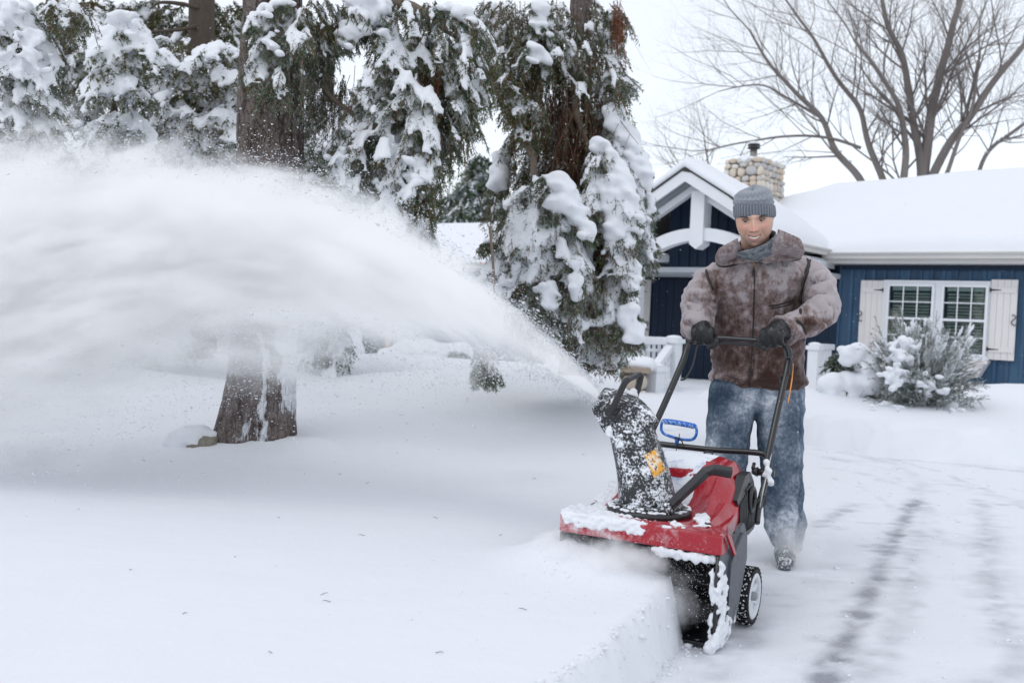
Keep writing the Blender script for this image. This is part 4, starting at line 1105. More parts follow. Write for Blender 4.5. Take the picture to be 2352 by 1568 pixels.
# clamps, pivot knob with caked snow
for px, py, yy in ((1757,1085,0.76),):
    b = MB(); c = ML(px, py, yy); b.tube([c+Vector((-0.03,0,0)), c+Vector((0.035,0,0))], 0.014, 10); b.tube([c+Vector((-0.050,0,0.0)), c+Vector((-0.028,0,0))], [0.010,0.020], 10); b.tube([c+Vector((-0.045,-0.01,0.012)), c+Vector((-0.045,0.01,0.03))], 0.007, 6); b.build('pivot_knob', blkc, mach)
    b = MB(); b.ell(c+Vector((0.012,-0.01,0.0)), (0.018,0.017,0.030), 2); b.ell(c+Vector((0.02,-0.01,-0.03)), (0.017,0.016,0.020), 2); b.ell(c+Vector((0.006,-0.005,0.035)), (0.012,0.013,0.018), 2)
    o = b.build('caked_snow', snow_m, mach); remesh(o, 0.004, 2, 0.008, 0.02)
# control cable and its orange sheath
tubo([ML(1821,835,1.0), ML(1819,870,0.975), ML(1810,925,0.93)], 0.0028, 'cable_sheath', simple('orange_cord', (0.75,0.32,0.08), 0.5), n=6)
tubo([ML(1797,925,0.925), ML(1785,970,0.87), ML(1768,1060,0.77), ML(1752,1130,0.69), ML(1745,1165,0.66)], 0.0022, 'cable', simple('steel_cable', (0.45,0.46,0.48), 0.35, metal=0.6), n=6)
b = MB(); c = ML(1783,975,0.87); b.ell(c, (0.010,0.010,0.010), 2); b.build('cable_clip', simple('brass', (0.55,0.33,0.15), 0.35, metal=0.5), mach)
# blue starter handle on its cord, clipped to the lower bar
blup = N('blue_plastic', 0.32, (0.012,0.13,0.52), 0.5); v_ = blup.coord('Object', (1,1,1)); blup.base(blup.mix(blup.ramp(blup.noise(v_, 60, 3), [(0.55,(0,0,0)),(0.66,(1,1,1))]), (0.012,0.13,0.52), (0.25,0.42,0.75))); blup = blup.m
YH = 0.79
outl = [ML(x, y, YH) for x, y in ZBL] if 'ZBL' in globals() else None
pts = [ZB(*p) for p in [(705,520),(712,470),(745,455),(860,468),(970,490),(1015,505),(1028,550),(1018,600),(980,632),(900,630),(860,622),(800,605),(735,580),(708,550)]]
pl = [ML(px, py, YH) for px, py in pts]; pl2 = spline(pl+[pl[0]], 4)
rad = []
for p in pl2:
    rad.append(0.0062)
b = MB(); b.tube(pl2, 0.0060, 10, flat=1.0); b.build('starter_grip', blup, mach)
# broad ribbed top bar of the grip
top = [ML(*ZB(*p), YH-0.003) for p in [(728,475),(760,470),(860,482),(960,503),(1008,520)]]
t2 = spline(top, 5); b = MB(); b.tube(t2, [0.007+0.004*math.sin(PI*i/(len(t2)-1)) for i in range(len(t2))], 10); b.build('starter_grip_bar', blup, mach)
wh = simple('grip_rib', (0.45,0.58,0.8), 0.5)
for k in range(9):
    t = (k+0.7)/9.6; i = int(t*(len(t2)-1)); c = t2[i]
    b = MB(); b.tube([c+Vector((-0.006+0.010*(t-0.5),-0.0095,0.008)), c+Vector((0.006+0.0*(t-0.5),-0.0105,-0.006))], 0.0014, 5); b.build('grip_rib', wh, mach)
b = MB(); b.tube([ML(*ZB(850,625), YH), ML(*ZB(848,650), YH), ML(*ZB(846,678), YH)], [0.011,0.0085,0.007], 10); b.build('starter_stem', blup, mach)
b = MB(); b.tube([ML(*ZB(870,578), YH-0.008), ML(*ZB(868,620), YH-0.01), ML(*ZB(848,680), YH), ML(*ZB(838,755), YH-0.03)], 0.0018, 6); b.build('starter_cord', blkc, mach)
tubo([ML(*ZB(820,622), YH-0.012), ML(*ZB(850,612), YH-0.014), ML(*ZB(880,632), YH-0.012), ML(*ZB(900,665), YH-0.012), ML(*ZB(870,680), YH-0.012)], 0.0025, 'cord_hook', blkc, n=6)
# bracket on the hood's rear
b = MB(); c = ML(1627,1043,0.70); 
for d0, d1 in (((-0.016,0,-0.014),(-0.016,0,0.010)),((-0.016,0,0.010),(0.016,0,0.010)),((0.016,0,0.010),(0.016,0,-0.014))): b.tube([c+Vector(d0), c+Vector(d1)], 0.004, 6)
b.build('rear_bracket', blkc, mach)
# ------------------------------------------------------------------ the man
TR = {}
def capsule_chain(b, pts, rads, n=14, flat=1.0, up=None):
    """closed rounded tube through pts"""
    P_ = [Vector(p) for p in pts]; k = len(P_)
    sp = spline(P_, 5); rs = []
    for i in range(len(sp)):
        t = i/5; j = min(int(t), k-2); f = t-j; rs.append(rads[j]*(1-f)+rads[j+1]*f)
    d0 = (sp[0]-sp[1]).normalized(); d1 = (sp[-1]-sp[-2]).normalized()
    pre = [sp[0]+d0*rs[0]*q for q in (0.96, 0.7, 0.35)]; post = [sp[-1]+d1*rs[-1]*q for q in (0.35, 0.7, 0.96)]
    rp = [rs[0]*math.sqrt(1-q*q) for q in (0.96, 0.7, 0.35)]; rq = [rs[-1]*math.sqrt(1-q*q) for q in (0.35, 0.7, 0.96)]
    b.tube(pre+sp+post, rp+rs+rq, n, flat=flat, up=up)
D0 = 4.42   # distance of his feet
def Q(px, py, d=D0): return P(px, py, d)
MR = (1, 0, 0)
# joints
hipC = Q(1742, 872, 4.52); chestC = Q(1742, 690, 4.42); neckC = Q(1742, 585, 4.34)
shL = Q(1650, 634, 4.36); shR = Q(1846, 624, 4.34)        # image left / right
elL = Q(1604, 722, 4.30); elR = Q(1885, 712, 4.20)
hdL = Vector(MM @ ML(1617, 772, 1.0)); hdR = Vector(MM @ ML(1776, 777, 1.0))
wrL = hdL + Vector((-0.010, 0.085, 0.028)); wrR = hdR + Vector((0.060, 0.070, 0.030))
knL = Q(1668, 1065, 4.45); knR = Q(1795, 1065, 4.40); anL = Q(1664, 1262, 4.62); anR = Q(1806, 1252, 4.42)
hpL = Q(1690, 885, 4.50); hpR = Q(1790, 885, 4.50)
headC = Q(1733, 505, 4.16)
SC = 4.3/FOC  # metres per photo unit near him
# body: one continuous figure under the clothes
b = MB()
capsule_chain(b, [hipC+Vector((0,0,-0.02)), chestC+Vector((0,0.01,-0.10)), chestC+Vector((0,0,0.06)), neckC+Vector((0,0.02,-0.04))], [0.125,0.12,0.13,0.075], 18)
for s_, e_, w_, h_ in ((shL, elL, wrL, hdL), (shR, elR, wrR, hdR)):
    capsule_chain(b, [s_.lerp(neckC, 0.35), s_, e_, w_], [0.05,0.052,0.040,0.026])
for h_, k_, a_ in ((hpL, knL, anL), (hpR, knR, anR)):
    capsule_chain(b, [h_+Vector((0,0.01,0.02)), k_, a_], [0.060,0.045,0.034]); capsule_chain(b, [a_, a_+Vector((-0.03,-0.14,-0.035))], [0.036,0.03])
headRot = Euler((R(14), R(-5), R(-16)), 'XYZ').to_matrix().to_4x4()   # bowed and turned towards the chute
HM = Matrix.Translation(headC) @ headRot
capsule_chain(b, [neckC+Vector((0,0.02,-0.05)), headC+Vector((0.01,0.03,-0.05))], [0.062,0.058])
skin = N('skin', 0.5, (0.55,0.30,0.22), 0.35)
v_ = skin.coord('Object')
skin.b.inputs['Subsurface Weight'].default_value = 0.12; skin.b.inputs['Subsurface Radius'].default_value = (0.012,0.005,0.003); skin.b.inputs['Subsurface Scale'].default_value = 1.0
fl = skin.attr('flush'); stb = skin.attr('stubble'); lipa = skin.attr('lip'); drk = skin.attr('crease_shade')
c_ = skin.mix(skin.noise(v_, 40, 3), (0.60,0.37,0.28), (0.68,0.44,0.34))
c_ = skin.mix(fl, c_, (0.64,0.24,0.20)); c_ = skin.mix(stb, c_, (0.42,0.29,0.24)); c_ = skin.mix(lipa, c_, (0.50,0.17,0.16)); c_ = skin.mix(drk, c_, (0.16,0.08,0.06))
skin.base(c_); skin.bump(skin.noise(v_, 260, 3), 0.12, 0.001)
# head local frame: x = image right, y = away from his face, z = up ; face points to -y
def head_mesh():
    bm = bmesh.new(); bmesh.ops.create_icosphere(bm, subdivisions=6, radius=1)
    out = []; at = dict(flush=[], stubble=[], lip=[], crease_shade=[])
    def g(x, z, cx, cz, sx, sz): return math.exp(-((x-cx)/sx)**2-((z-cz)/sz)**2)
    for v in bm.verts:
        x, y, z = v.co
        # skull with jaw taper: units of metres
        w = 0.076; d = 0.097; h = 0.118
        px_, py_, pz_ = x*w, y*d, z*h
        if z < 0:
            k = 1-0.24*(-z)**2.2; px_ *= k
            if y < 0: py_ *= 1-0.06*(-z)**1.5
            else: py_ *= 1-0.35*(-z); 
        f = max(0, -y); fr = f**0.7
        X, Z = px_, pz_
        dy = 0
        ax_ = abs(X)
        dy -= 0.0075*g(X, Z, 0, 0.029, 0.05, 0.010)                         # brow ridge
        dy += 0.0150*g(ax_, Z, 0.031, 0.011, 0.016, 0.010)                  # eye sockets
        dy -= 0.002*g(ax_, Z, 0.031, 0.009, 0.012, 0.0075)                  # eyeball bulge
        nz = max(0, min(1, (0.018-Z)/0.046))
        ridge = math.exp(-(X/(0.0075+0.0065*nz))**2)
        prof = (0.008+0.027*nz)*(1 if Z > -0.030 else math.exp(-((Z+0.030)/0.0065)**2)) if Z < 0.020 else 0.006*math.exp(-((Z-0.020)/0.012)**2)
        dy -= prof*ridge
        dy -= 0.009*g(ax_, Z, 0.0145, -0.028, 0.0065, 0.0075)               # nostril wings
        dy -= 0.009*g(ax_, Z, 0.042, -0.022, 0.020, 0.018)                  # cheeks lifted by the smile
        dy += 0.0045*g(ax_-0.030-max(0,(-0.03-Z))*0.35, Z, 0, -0.046, 0.005, 0.022)  # nasolabial fold
        dy -= 0.008*g(X, Z, 0, -0.064, 0.028, 0.020)                        # muzzle
        mz = -0.064 + 0.55*ax_*ax_/0.03*1.0                                     # smiling mouth line curves up
        op = math.exp(-((Z-mz)/0.0050)**2)*(1/(1+math.exp((ax_-0.0265)/0.0018)))
        dy += 0.008*op
        up_ = math.exp(-((Z-mz-0.0085)/0.0035)**2)*(1/(1+math.exp((ax_-0.026)/0.003))); lo_ = math.exp(-((Z-mz+0.0085)/0.0040)**2)*(1/(1+math.exp((ax_-0.021)/0.003)))
        dy -= 0.0030*up_+0.0045*lo_
        dy -= 0.013*g(X, Z, 0, -0.103, 0.024, 0.012)                        # chin
        dy += 0.006*g(X, Z, 0, -0.085, 0.020, 0.006)
        py_ += dy*fr
        out.append((px_, py_, pz_))
        at['flush'].append(min(1, fr*(0.50*g(ax_, Z, 0.045, -0.015, 0.019, 0.017)+0.55*g(X, Z, 0, -0.022, 0.015, 0.016))))
        at['stubble'].append(min(1, fr*(0.75*g(ax_, Z, 0.03, -0.088, 0.050, 0.026)+0.5*g(X, Z, 0, -0.048, 0.028, 0.007))*(1-op)))
        at['lip'].append(min(1, fr*0.8*(up_*0.7+lo_)))
        at['crease_shade'].append(min(1, fr*(0.60*g(ax_, Z, 0.030, 0.015, 0.019, 0.010)+0.9*op+0.40*g(ax_, Z, 0.03, -0.001, 0.015, 0.004)+0.9*g(ax_, Z, 0.0095, -0.034, 0.006, 0.0035)+0.30*g(ax_, Z, 0.020, -0.026, 0.004, 0.010)+0.25*g(X, Z, 0, -0.085, 0.016, 0.003)+0.40*g(ax_-0.030-max(0,(-0.03-Z))*0.35, Z, 0, -0.046, 0.003, 0.020))))  # shade painted into eye sockets, nose sides, nostrils, mouth and face folds
    fs = [[q.index for q in f_.verts] for f_ in bm.faces]; bm.free()
    return out, fs, at
hv, hf, hat_ = head_mesh()
nb = len(b.v)
b.add([HM @ Vector(v) for v in hv], hf, True)
# ears
for sx in (-1, 1):
    b.add([HM @ Vector((sx*0.077+sx*0.010*math.sin(a)*0.5, 0.012+0.016*math.cos(a), -0.002+0.030*math.sin(a))) for a in np.linspace(0, 2*PI, 12, False)]+[HM @ Vector((sx*0.070, 0.012, -0.002))], [(i, (i+1) % 12, 12) if sx > 0 else ((i+1) % 12, i, 12) for i in range(12)], True)
man = b.build('person', skin.m)
tag(man, 'man in frosted brown jacket, jeans and grey knit hat pushing the snow blower', 'person')
for k_, vals in hat_.items():
    a_ = man.data.attributes.new(k_, 'FLOAT', 'POINT'); arr = np.zeros(len(man.data.vertices), np.float32); arr[nb:nb+len(vals)] = vals; a_.data.foreach_set('value', arr)
eyew = simple('eye_white', (0.30,0.28,0.27), 0.2, var=0.02); iris = simple('iris', (0.05,0.035,0.025), 0.15); hairm = simple('brow_hair', (0.045,0.038,0.034), 0.8)
teeth = simple('teeth', (0.78,0.75,0.70), 0.25, var=0.03); lidm = simple('eyelid', (0.22,0.12,0.09), 0.5)  # upper lid darker than the skin: brow shade put into its colour
def PM(o): return o
for sx in (-1, 1):
    ec = Vector((sx*0.031, -0.0712, 0.009))
    q = MB(); q.ell(HM @ ec, 0.0122, 3); q.build('eye', eyew, man)
    q = MB(); q.ell(HM @ (ec+Vector((-0.0015,-0.0078,-0.0025))), (0.0062,0.0058,0.0062), 2); q.build('iris', iris, man)
    q = MB(); arc = [HM @ (ec+Vector((0.0145*math.cos(t), -0.0105-0.003*math.sin(t), 0.0030+0.0058*math.sin(t)))) for t in np.linspace(0.0, PI, 9)]; q.tube(arc, [0.0016]+[0.0040]*7+[0.0016], 6); q.build('eyelid', lidm, man)
    q = MB(); arc = [HM @ (ec+Vector((0.0135*math.cos(t), -0.0095-0.002*math.sin(t), -0.0030-0.0050*math.sin(t)))) for t in np.linspace(0.1, PI-0.1, 9)]; q.tube(arc, [0.001]+[0.0022]*7+[0.001], 6); q.build('eyelid', skin.m, man)
    q = MB(); arc = [HM @ (ec+Vector((sx*(-0.017+0.040*t), -0.0195+0.013*t*t, 0.0130+0.006*math.sin(t*PI*0.8)))) for t in np.linspace(0, 1, 8)]; q.tube(arc, [0.002,0.0034,0.0040,0.0040,0.0036,0.0030,0.0024,0.0012], 6); q.build('eyebrow', hairm, man)
q = MB(); tv = []
for i in range(25):
    x = -0.0195+0.039*i/24; zc_ = -0.0625+0.55*x*x/0.03; y_ = -0.0990+0.30*abs(x)-0.0006*abs(math.sin(i*PI/3)); hh = 0.0033*(1-0.35*(abs(x)/0.0215)**2)
    tv += [HM @ Vector((x, y_, zc_+hh)), HM @ Vector((x, y_-0.0008, zc_)), HM @ Vector((x, y_, zc_-hh*0.7))]
q.add(tv, [(i*3+k, i*3+k+1, i*3+k+4, i*3+k+3) for i in range(24) for k in range(2)], True)
q.build('teeth', teeth, man)
# ---- beanie
knit = N('grey_knit', 0.9, (0.18,0.20,0.23), 0.1); v_ = knit.coord('Object'); uvx = knit.attr('knit_u'); uvz = knit.attr('knit_v'); cuff = knit.attr('cuff')
rib = knit.math('SINE', knit.math('MULTIPLY', uvx, 2*PI*44)); st_ = knit.math('SINE', knit.math('MULTIPLY', uvz, 260.0))
nz_ = knit.noise(v_, 220, 3, 0.7); zig = knit.math('SINE', knit.math('ADD', knit.math('MULTIPLY', uvz, 190.0), knit.math('MULTIPLY', knit.math('PINGPONG', knit.math('MULTIPLY', uvx, 22.0), 0.5), 5.0)))
cc = knit.mix(knit.math('MULTIPLY', knit.math('ADD', rib, 1.0), 0.5), (0.050,0.060,0.078), (0.165,0.185,0.22))
cb_ = knit.mix(knit.math('MULTIPLY', knit.math('ADD', zig, 1.0), 0.30), (0.24,0.265,0.305), (0.10,0.115,0.14))
cc = knit.mix(cuff, cb_, cc); cc = knit.mix(knit.math('MULTIPLY', nz_, 0.35), cc, (0.42,0.45,0.50))
knit.base(cc); knit.bump(knit.math('ADD', knit.math('MULTIPLY', rib, knit.math('MULTIPLY', cuff, 0.5)), knit.math('ADD', knit.math('MULTIPLY', zig, 0.15), nz_)), 0.7, 0.003); knit.b.inputs['Sheen Weight'].default_value = 0.3
hv_, hf_, hu, hz, hc = [], [], [], [], []
prof = [(0.0800,0.020,1),(0.0845,0.022,1),(0.0890,0.028,1),(0.0905,0.042,1),(0.0895,0.060,1),(0.0885,0.071,1),(0.0860,0.0755,1),(0.0825,0.0755,.5),(0.0835,0.079,0),(0.0860,0.088,0),(0.0860,0.100,0),(0.0825,0.115,0),(0.0760,0.128,0),(0.064,0.139,0),(0.047,0.147,0),(0.026,0.151,0),(0.010,0.1525,0),(0.0005,0.1525,0)]
NSEG = 180
for k, (r, z, c) in enumerate(prof):
    for j in range(NSEG):
        a = 2*PI*j/NSEG; rb = 0.0009*math.sin(a*44) if c > 0.6 else 0
        wob = (0.0015*math.sin(a*3+z*40)+ (0.0025*math.sin(z*300+a*2) if z > 0.085 else 0))*min(1, r/0.06)
        rr1 = r+rb+wob
        zt = z*0.96 - 0.0125 + (0.012*(1-c*1.0)*math.sin(a*1+0.5) if z > 0.1 else 0) + (0.010*max(0, math.sin(a)) - 0.010*max(0,math.sin(a)))
        # tilt: cuff lower at the back and on image right
        zt += -0.18*(rr1*math.sin(a))*(1 if z < 0.08 else 0.5) - 0.05*rr1*math.cos(a)
        hv_.append(HM @ Vector((rr1*math.cos(a)*0.96, rr1*math.sin(a)*1.16+0.004, zt))); hu.append(j/NSEG); hz.append(z); hc.append(c)
for k in range(len(prof)-1):
    for j in range(NSEG):
        j2 = (j+1) % NSEG; hf_.append((k*NSEG+j, k*NSEG+j2, (k+1)*NSEG+j2, (k+1)*NSEG+j))
hf_.append(tuple(NSEG*(len(prof)-1)+(j*NSEG//4) for j in range(4)))
hatq = np_mesh('beanie', hv_, hf_, knit.m, man, True, {'knit_u': hu, 'knit_v': hz, 'cuff': hc})
# ---- neck warmer
fle = dusted('grey_fleece', (0.10,0.115,0.13), 0.9, 0.1, 0.5, 180, 0.8, soft=0.10, snowc=(0.42,0.46,0.50))
b = MB(); nk = []
for k in range(7):
    t = k/6; c = neckC.lerp(headC+Vector((0.012,0.02,-0.085)), t)+Vector((0,-0.012*math.sin(t*PI),-0.035*(1-t)))
    nk.append([c+Vector(((0.092-0.014*t)*math.cos(a), (0.10-0.016*t)*math.sin(a), 0.034*math.cos(a)*t+0.012*math.sin(a+2*t)*0.5+0.03*math.sin(a)*t + 0.004*mnoise.noise(Vector((math.cos(a)*3, math.sin(a)*3, t*3))))) for a in np.linspace(0, 2*PI, 40, False)])
b.loft(nk, cap=False); o = b.build('neck_warmer', fle, man); o.modifiers.new('t','SOLIDIFY').thickness = -0.006
# ---- jacket
jk = N('frosted_suede', 0.85, (0.09,0.045,0.032), 0.15); v_ = jk.coord('Object'); fr_ = jk.attr('frost')
j1 = jk.noise(v_, 26, 6, 0.7); j2 = jk.noise(jk.coord('Object', (22,22,5)), 2.2, 5, 0.7); j3 = jk.noise(v_, 6, 5, 0.65); j4 = jk.noise(v_, 130, 3, 0.7)
sm_ = jk.math('ADD', jk.math('ADD', jk.math('MULTIPLY', j1, 0.34), jk.math('MULTIPLY', j2, 0.42)), jk.math('ADD', jk.math('MULTIPLY_ADD', j3, 0.18, 0.11), jk.math('MULTIPLY', j4, 0.24)))
sm_ = jk.math('ADD', jk.math('MULTIPLY_ADD', jk.math('SUBTRACT', sm_, 0.70), 1.25, 0.70), fr_)
jc = jk.ramp(sm_, [(0.62,(0.045,0.022,0.016)),(0.75,(0.105,0.068,0.058)),(0.88,(0.22,0.17,0.165)),(1.0,(0.38,0.34,0.35))])
snowp = jk.ramp(jk.math('ADD', jk.math('MULTIPLY', fr_, 0.35), j1), [(0.74,(0,0,0)),(0.86,(0.8,0.8,0.8))])
jk.base(jk.mix(snowp, jc, (0.62,0.62,0.66))); jk.b.inputs['Sheen Weight'].default_value = 0.4; jk.b.inputs['Sheen Tint'].default_value = (0.8,0.75,0.8,1)
jk.bump(jk.math('ADD', j1, jk.math('MULTIPLY', j4, 0.5)), 0.5, 0.006)
b = MB()
# torso rings: (centre px, py, half width px, depth m, distance)
for_t = [(1742,888,99,0.135,4.500),(1742,868,101,0.138,4.495),(1742,845,101,0.138,4.485),(1741,800,103,0.140,4.47),(1740,750,101,0.146,4.44),(1742,700,108,0.155,4.41),(1744,660,114,0.158,4.38),(1746,630,108,0.144,4.36),(1748,606,90,0.120,4.35),(1748,588,62,0.10,4.34),(1746,572,46,0.08,4.33)]
rg = []
def sq_ring(c, wx, wy, yaw=R(-14), n=40, p=0.82):
    ca, sa = math.cos(yaw), math.sin(yaw); out = []
    for j in range(n):
        a = 2*PI*j/n; x = math.copysign(abs(math.cos(a))**p, math.cos(a))*wx; y = math.copysign(abs(math.sin(a))**p, math.sin(a))*wy
        out.append(c+Vector((x*ca-y*sa, x*sa+y*ca, -0.02*y/wy*0)))
    return out
for (px, py, hw_, dp, dd) in for_t: rg.append(sq_ring(Q(px, py, dd), hw_*dd/FOC, dp))
b.loft(rg)
def arm(pts, rads): capsule_chain(b, pts, rads, 20)
cuffL = hdL.lerp(wrL, 1.0)+Vector((-0.008, 0.020, 0.012)); cuffR = wrR+Vector((0.016, 0.015, 0.012))
arm([shL.lerp(neckC, 0.45)+Vector((0,0,-0.01)), shL+Vector((0.012,0,-0.015)), Q(1615,668,4.33), elL, Q(1598,742,4.25), cuffL], [0.066,0.075,0.072,0.068,0.065,0.056])
arm([shR.lerp(neckC, 0.45)+Vector((0,0,-0.01)), shR+Vector((-0.012,0,-0.015)), Q(1874,658,4.28), elR, Q(1850,738,4.14), cuffR], [0.066,0.076,0.074,0.071,0.068,0.058])
# sleeve folds
def fold(p, q, r, par=None): capsule_chain(b, [p, p.lerp(q, 0.5)+Vector((0,-0.006,0)), q], [r*0.5, r, r*0.5], 10)
for (x0,y0,x1,y1,d,r) in [(1590,668,1640,690,4.24,0.024),(1584,700,1632,716,4.22,0.024),(1582,735,1622,738,4.19,0.024),(1868,640,1895,625,4.19,0.022),(1862,672,1905,655,4.17,0.024),(1860,702,1910,690,4.13,0.026),(1835,735,1890,752,4.07,0.024),(1815,748,1850,775,4.06,0.020),(1885,700,1900,745,4.10,0.026)]:
    fold(Q(x0,y0,d), Q(x1,y1,d+0.02), r)
# bulging hem
hem = sq_ring(Q(1742,870,4.495), 101*4.495/FOC, 0.138, n=30)
b.tube(hem+[hem[0]], 0.018, 8)
jac = b.build('jacket', jk.m, man); remesh(jac, 0.0085, 4)
# folds and frost as displacement / attribute
me = jac.data; n = len(me.vertices); co = np.empty(n*3, np.float32); me.vertices.foreach_get('co', co); co = co.reshape(-1,3)
no = np.empty(n*3, np.float32); me.vertex_normals.foreach_get('vector', no); no = no.reshape(-1,3)
ps = np.array([[(c-0) for c in v] for v in co]); 
xc = (np.array(Q(1742, 780, 4.45)))
disp = np.empty(n, np.float32); fr = np.empty(n, np.float32)
rr_ = cR; 
for i in range(n):
    v = Vector(co[i]); q = v-CAM; zz = q.dot(cF); px = 1176+FOC*q.dot(cR)/zz; py = 784-FOC*q.dot(cU)/zz
    torso = 1640 < px < 1850 and zz > 4.15
    f1 = mnoise.noise(Vector((v.x*9, v.y*9, v.z*22))); f2 = mnoise.noise(v*38); f3 = mnoise.noise(Vector((v.x*16, v.y*16, v.z*5)))
    ridge = 1-abs(mnoise.noise(Vector((v.x*6+v.z*5, v.y*6, v.z*15-v.x*6))))*2.4
    disp[i] = 0.010*f1+0.0035*f2 + (0.012*max(0, ridge) if not torso else 0.005*f3+0.003*max(0, ridge)) + 0.003*mnoise.noise(Vector((v.x*18+5, v.y*18, v.z*48)))
    hgt = (v.z-hipC.z)/0.6
    fr[i] = 0.0 + 0.20*max(0, min(1, hgt)) + (0.14 if not torso else 0.0) + 0.10*max(0, no[i][2]) + 0.06*f3
    ga = lambda cx, cy, sx_, sy_: math.exp(-((px-cx)/sx_)**2-((py-cy)/sy_)**2)
    wn = 0.6+0.8*abs(f1)
    fr[i] -= wn*(0.10*ga(1800,790,60,70)+0.30*ga(1800,875,75,22)+0.26*ga(1632,655,20,50)+0.20*ga(1850,700,16,70)+0.12*ga(1660,800,30,50)+0.10*ga(1660,740,26,60)+0.16*ga(1860,740,30,22)+0.12*ga(1888,745,30,20))
    fr[i] += 0.12*ga(1680,860,50,18)+0.10*ga(1700,640,30,40)+0.10*ga(1795,640,30,40)+0.06*ga(1755,700,12,80)
    fr[i] += 0.10*max(0, f2)*2 + 0.10*max(0, ridge-0.6)
co += no*disp[:, None]
me.vertices.foreach_set('co', co.ravel()); a_ = me.attributes.new('frost', 'FLOAT', 'POINT'); a_.data.foreach_set('value', fr); me.update()
# collar: two big lapels as thick bent sheets
dg = bpy.context.evaluated_depsgraph_get(); dg.update(); jbv = BVHTree.FromObject(jac, dg)
def jhit(px, py, off=0.004):
    o_ = CAM; d_ = ray(px, py).normalized(); r_ = jbv.ray_cast(o_, d_)
    return None if r_[0] is None else r_[0] - d_*off
def lapel(poly, thick, name, lift):
    # poly of photo points in order: neck edge ... outer edge ; fan sheet laid on the jacket, lifted
    nrow = 10; A, B = poly; vs = []; m_ = 14
    A = spline([Vector((x, y, 0)) for x, y in A], 6); B = spline([Vector((x, y, 0)) for x, y in B], 6)
    for i in range(m_+1):
        pa = A[round(i/m_*(len(A)-1))]; pb = B[round(i/m_*(len(B)-1))]
        for j in range(nrow+1):
            t = j/nrow; p = pa.lerp(pb, t); d_ = ray(p.x, p.y).normalized(); r_ = jbv.ray_cast(CAM, d_)
            dist = r_[3] if r_[0] is not None else None
            vs.append([p, dist, t])
    known = [w[1] for w in vs if w[1]]; md_ = 4.24
    pts = []
    for p, dist, t in vs:
        dd = dist if dist and dist < 4.6 else md_+0.02
        pts.append(CAM + ray(p.x, p.y).normalized()*(dd - lift*(1-t*0.55) - 0.012))
    # smooth distances a bit
    b = MB(); b.add(pts, [(i*(nrow+1)+j, (i+1)*(nrow+1)+j, (i+1)*(nrow+1)+j+1, i*(nrow+1)+j+1) for i in range(m_) for j in range(nrow)], True)
    o = b.build(name, jk.m, man)
    o.modifiers.new('sm', 'SMOOTH').iterations = 6
    s2 = o.modifiers.new('t', 'SOLIDIFY'); s2.thickness = thick; s2.offset = 0
    s3 = o.modifiers.new('s', 'SUBSURF'); s3.levels = 1; s3.render_levels = 1
    a_ = o.data.attributes.new('frost', 'FLOAT', 'POINT'); a_.data.foreach_set('value', [0.20]*len(o.data.vertices)); return o
lapel(([(1696,543),(1700,558),(1712,576),(1728,592),(1738,600)], [(1655,567),(1637,600),(1665,612),(1700,600),(1730,592)]), 0.022, 'collar', 0.035)
lapel(([(1784,522),(1781,542),(1768,570),(1752,592),(1744,602)], [(1836,543),(1856,585),(1820,600),(1785,598),(1752,600)]), 0.022, 'collar', 0.040)
for cpos, wpos, rad_ in ((cuffL, hdL, 0.057), (cuffR, hdR, 0.060)):
    d_ = (wpos-cpos).normalized(); c_0 = cpos+d_*0.034; a_1 = d_.orthogonal().normalized(); a_2 = d_.cross(a_1)
    ring = [c_0+(a_1*math.cos(t)+a_2*math.sin(t))*rad_*(1+0.05*math.sin(3*t)) for t in np.linspace(0, 2*PI, 25)]
    b = MB(); b.tube(ring, 0.0095, 8); o = b.build('sleeve_hem', jk.m, man); a_ = o.data.attributes.new('frost', 'FLOAT', 'POINT'); a_.data.foreach_set('value', [0.16]*len(o.data.vertices))
# seams, zip, pocket, buckles laid on the jacket surface
seamm = simple('dark_leather_trim', (0.025,0.020,0.020), 0.5, var=0.3, sc=60)
def onj(pts, r, name, mat, off=0.0, sm=6, n=6):
    sp = spline([Vector((x, y, 0)) for x, y in pts], sm); out = [jhit(p.x, p.y, off) for p in sp]; out = [p for p in out if p]
    if len(out) < 2: return None
    sm2 = out[:]
    for _ in range(3): sm2 = [sm2[0]]+[(sm2[i-1]+sm2[i]*2+sm2[i+1])/4 for i in range(1, len(sm2)-1)]+[sm2[-1]]
    L_ = len(sm2); b = MB(); b.tube(sm2, [r*min(1, 0.25+0.5*min(i, L_-1-i)) for i in range(L_)], n); return b.build(name, mat, man)
onj([(1732,612),(1733,650),(1731,720),(1728,800),(1724,850),(1722,888)], 0.0030, 'zip', seamm, 0.0045)
onj([(1729,850),(1730,888)], 0.002, 'zip_flap', seamm)
brassm = simple('zip_brass', (0.40,0.22,0.07), 0.35, metal=0.7)
q = MB(); c = jhit(1732,605,0.012); q.ell(c, (0.005,0.005,0.010), 2); q.build('zip_slider', brassm, man)
q = MB(); c = jhit(1731,628,0.010); q.ell(c, (0.006,0.004,0.012), 2); q.build('zip_pull', seamm, man)
for pts in ([(1620,603),(1622,620),(1626,640),(1640,668)], [(1626,608),(1636,598),(1652,592)], [(1846,588),(1858,600),(1856,622),(1845,650),(1838,690)], [(1866,590),(1858,604),(1850,630),(1842,660),(1838,700),(1840,722)], [(1828,735),(1843,745),(1850,765),(1848,782)], [(1838,556),(1842,575),(1850,588)]):
    onj(pts, 0.0065, 'seam_strip', seamm, 0.0)
onj([(1640,598),(1655,612),(1680,610),(1705,602),(1728,598),(1737,606)], 0.0045, 'collar_piping', seamm, 0.016)
onj([(1748,606),(1765,598),(1800,598),(1830,597),(1850,588)], 0.0045, 'collar_piping', seamm, 0.016)
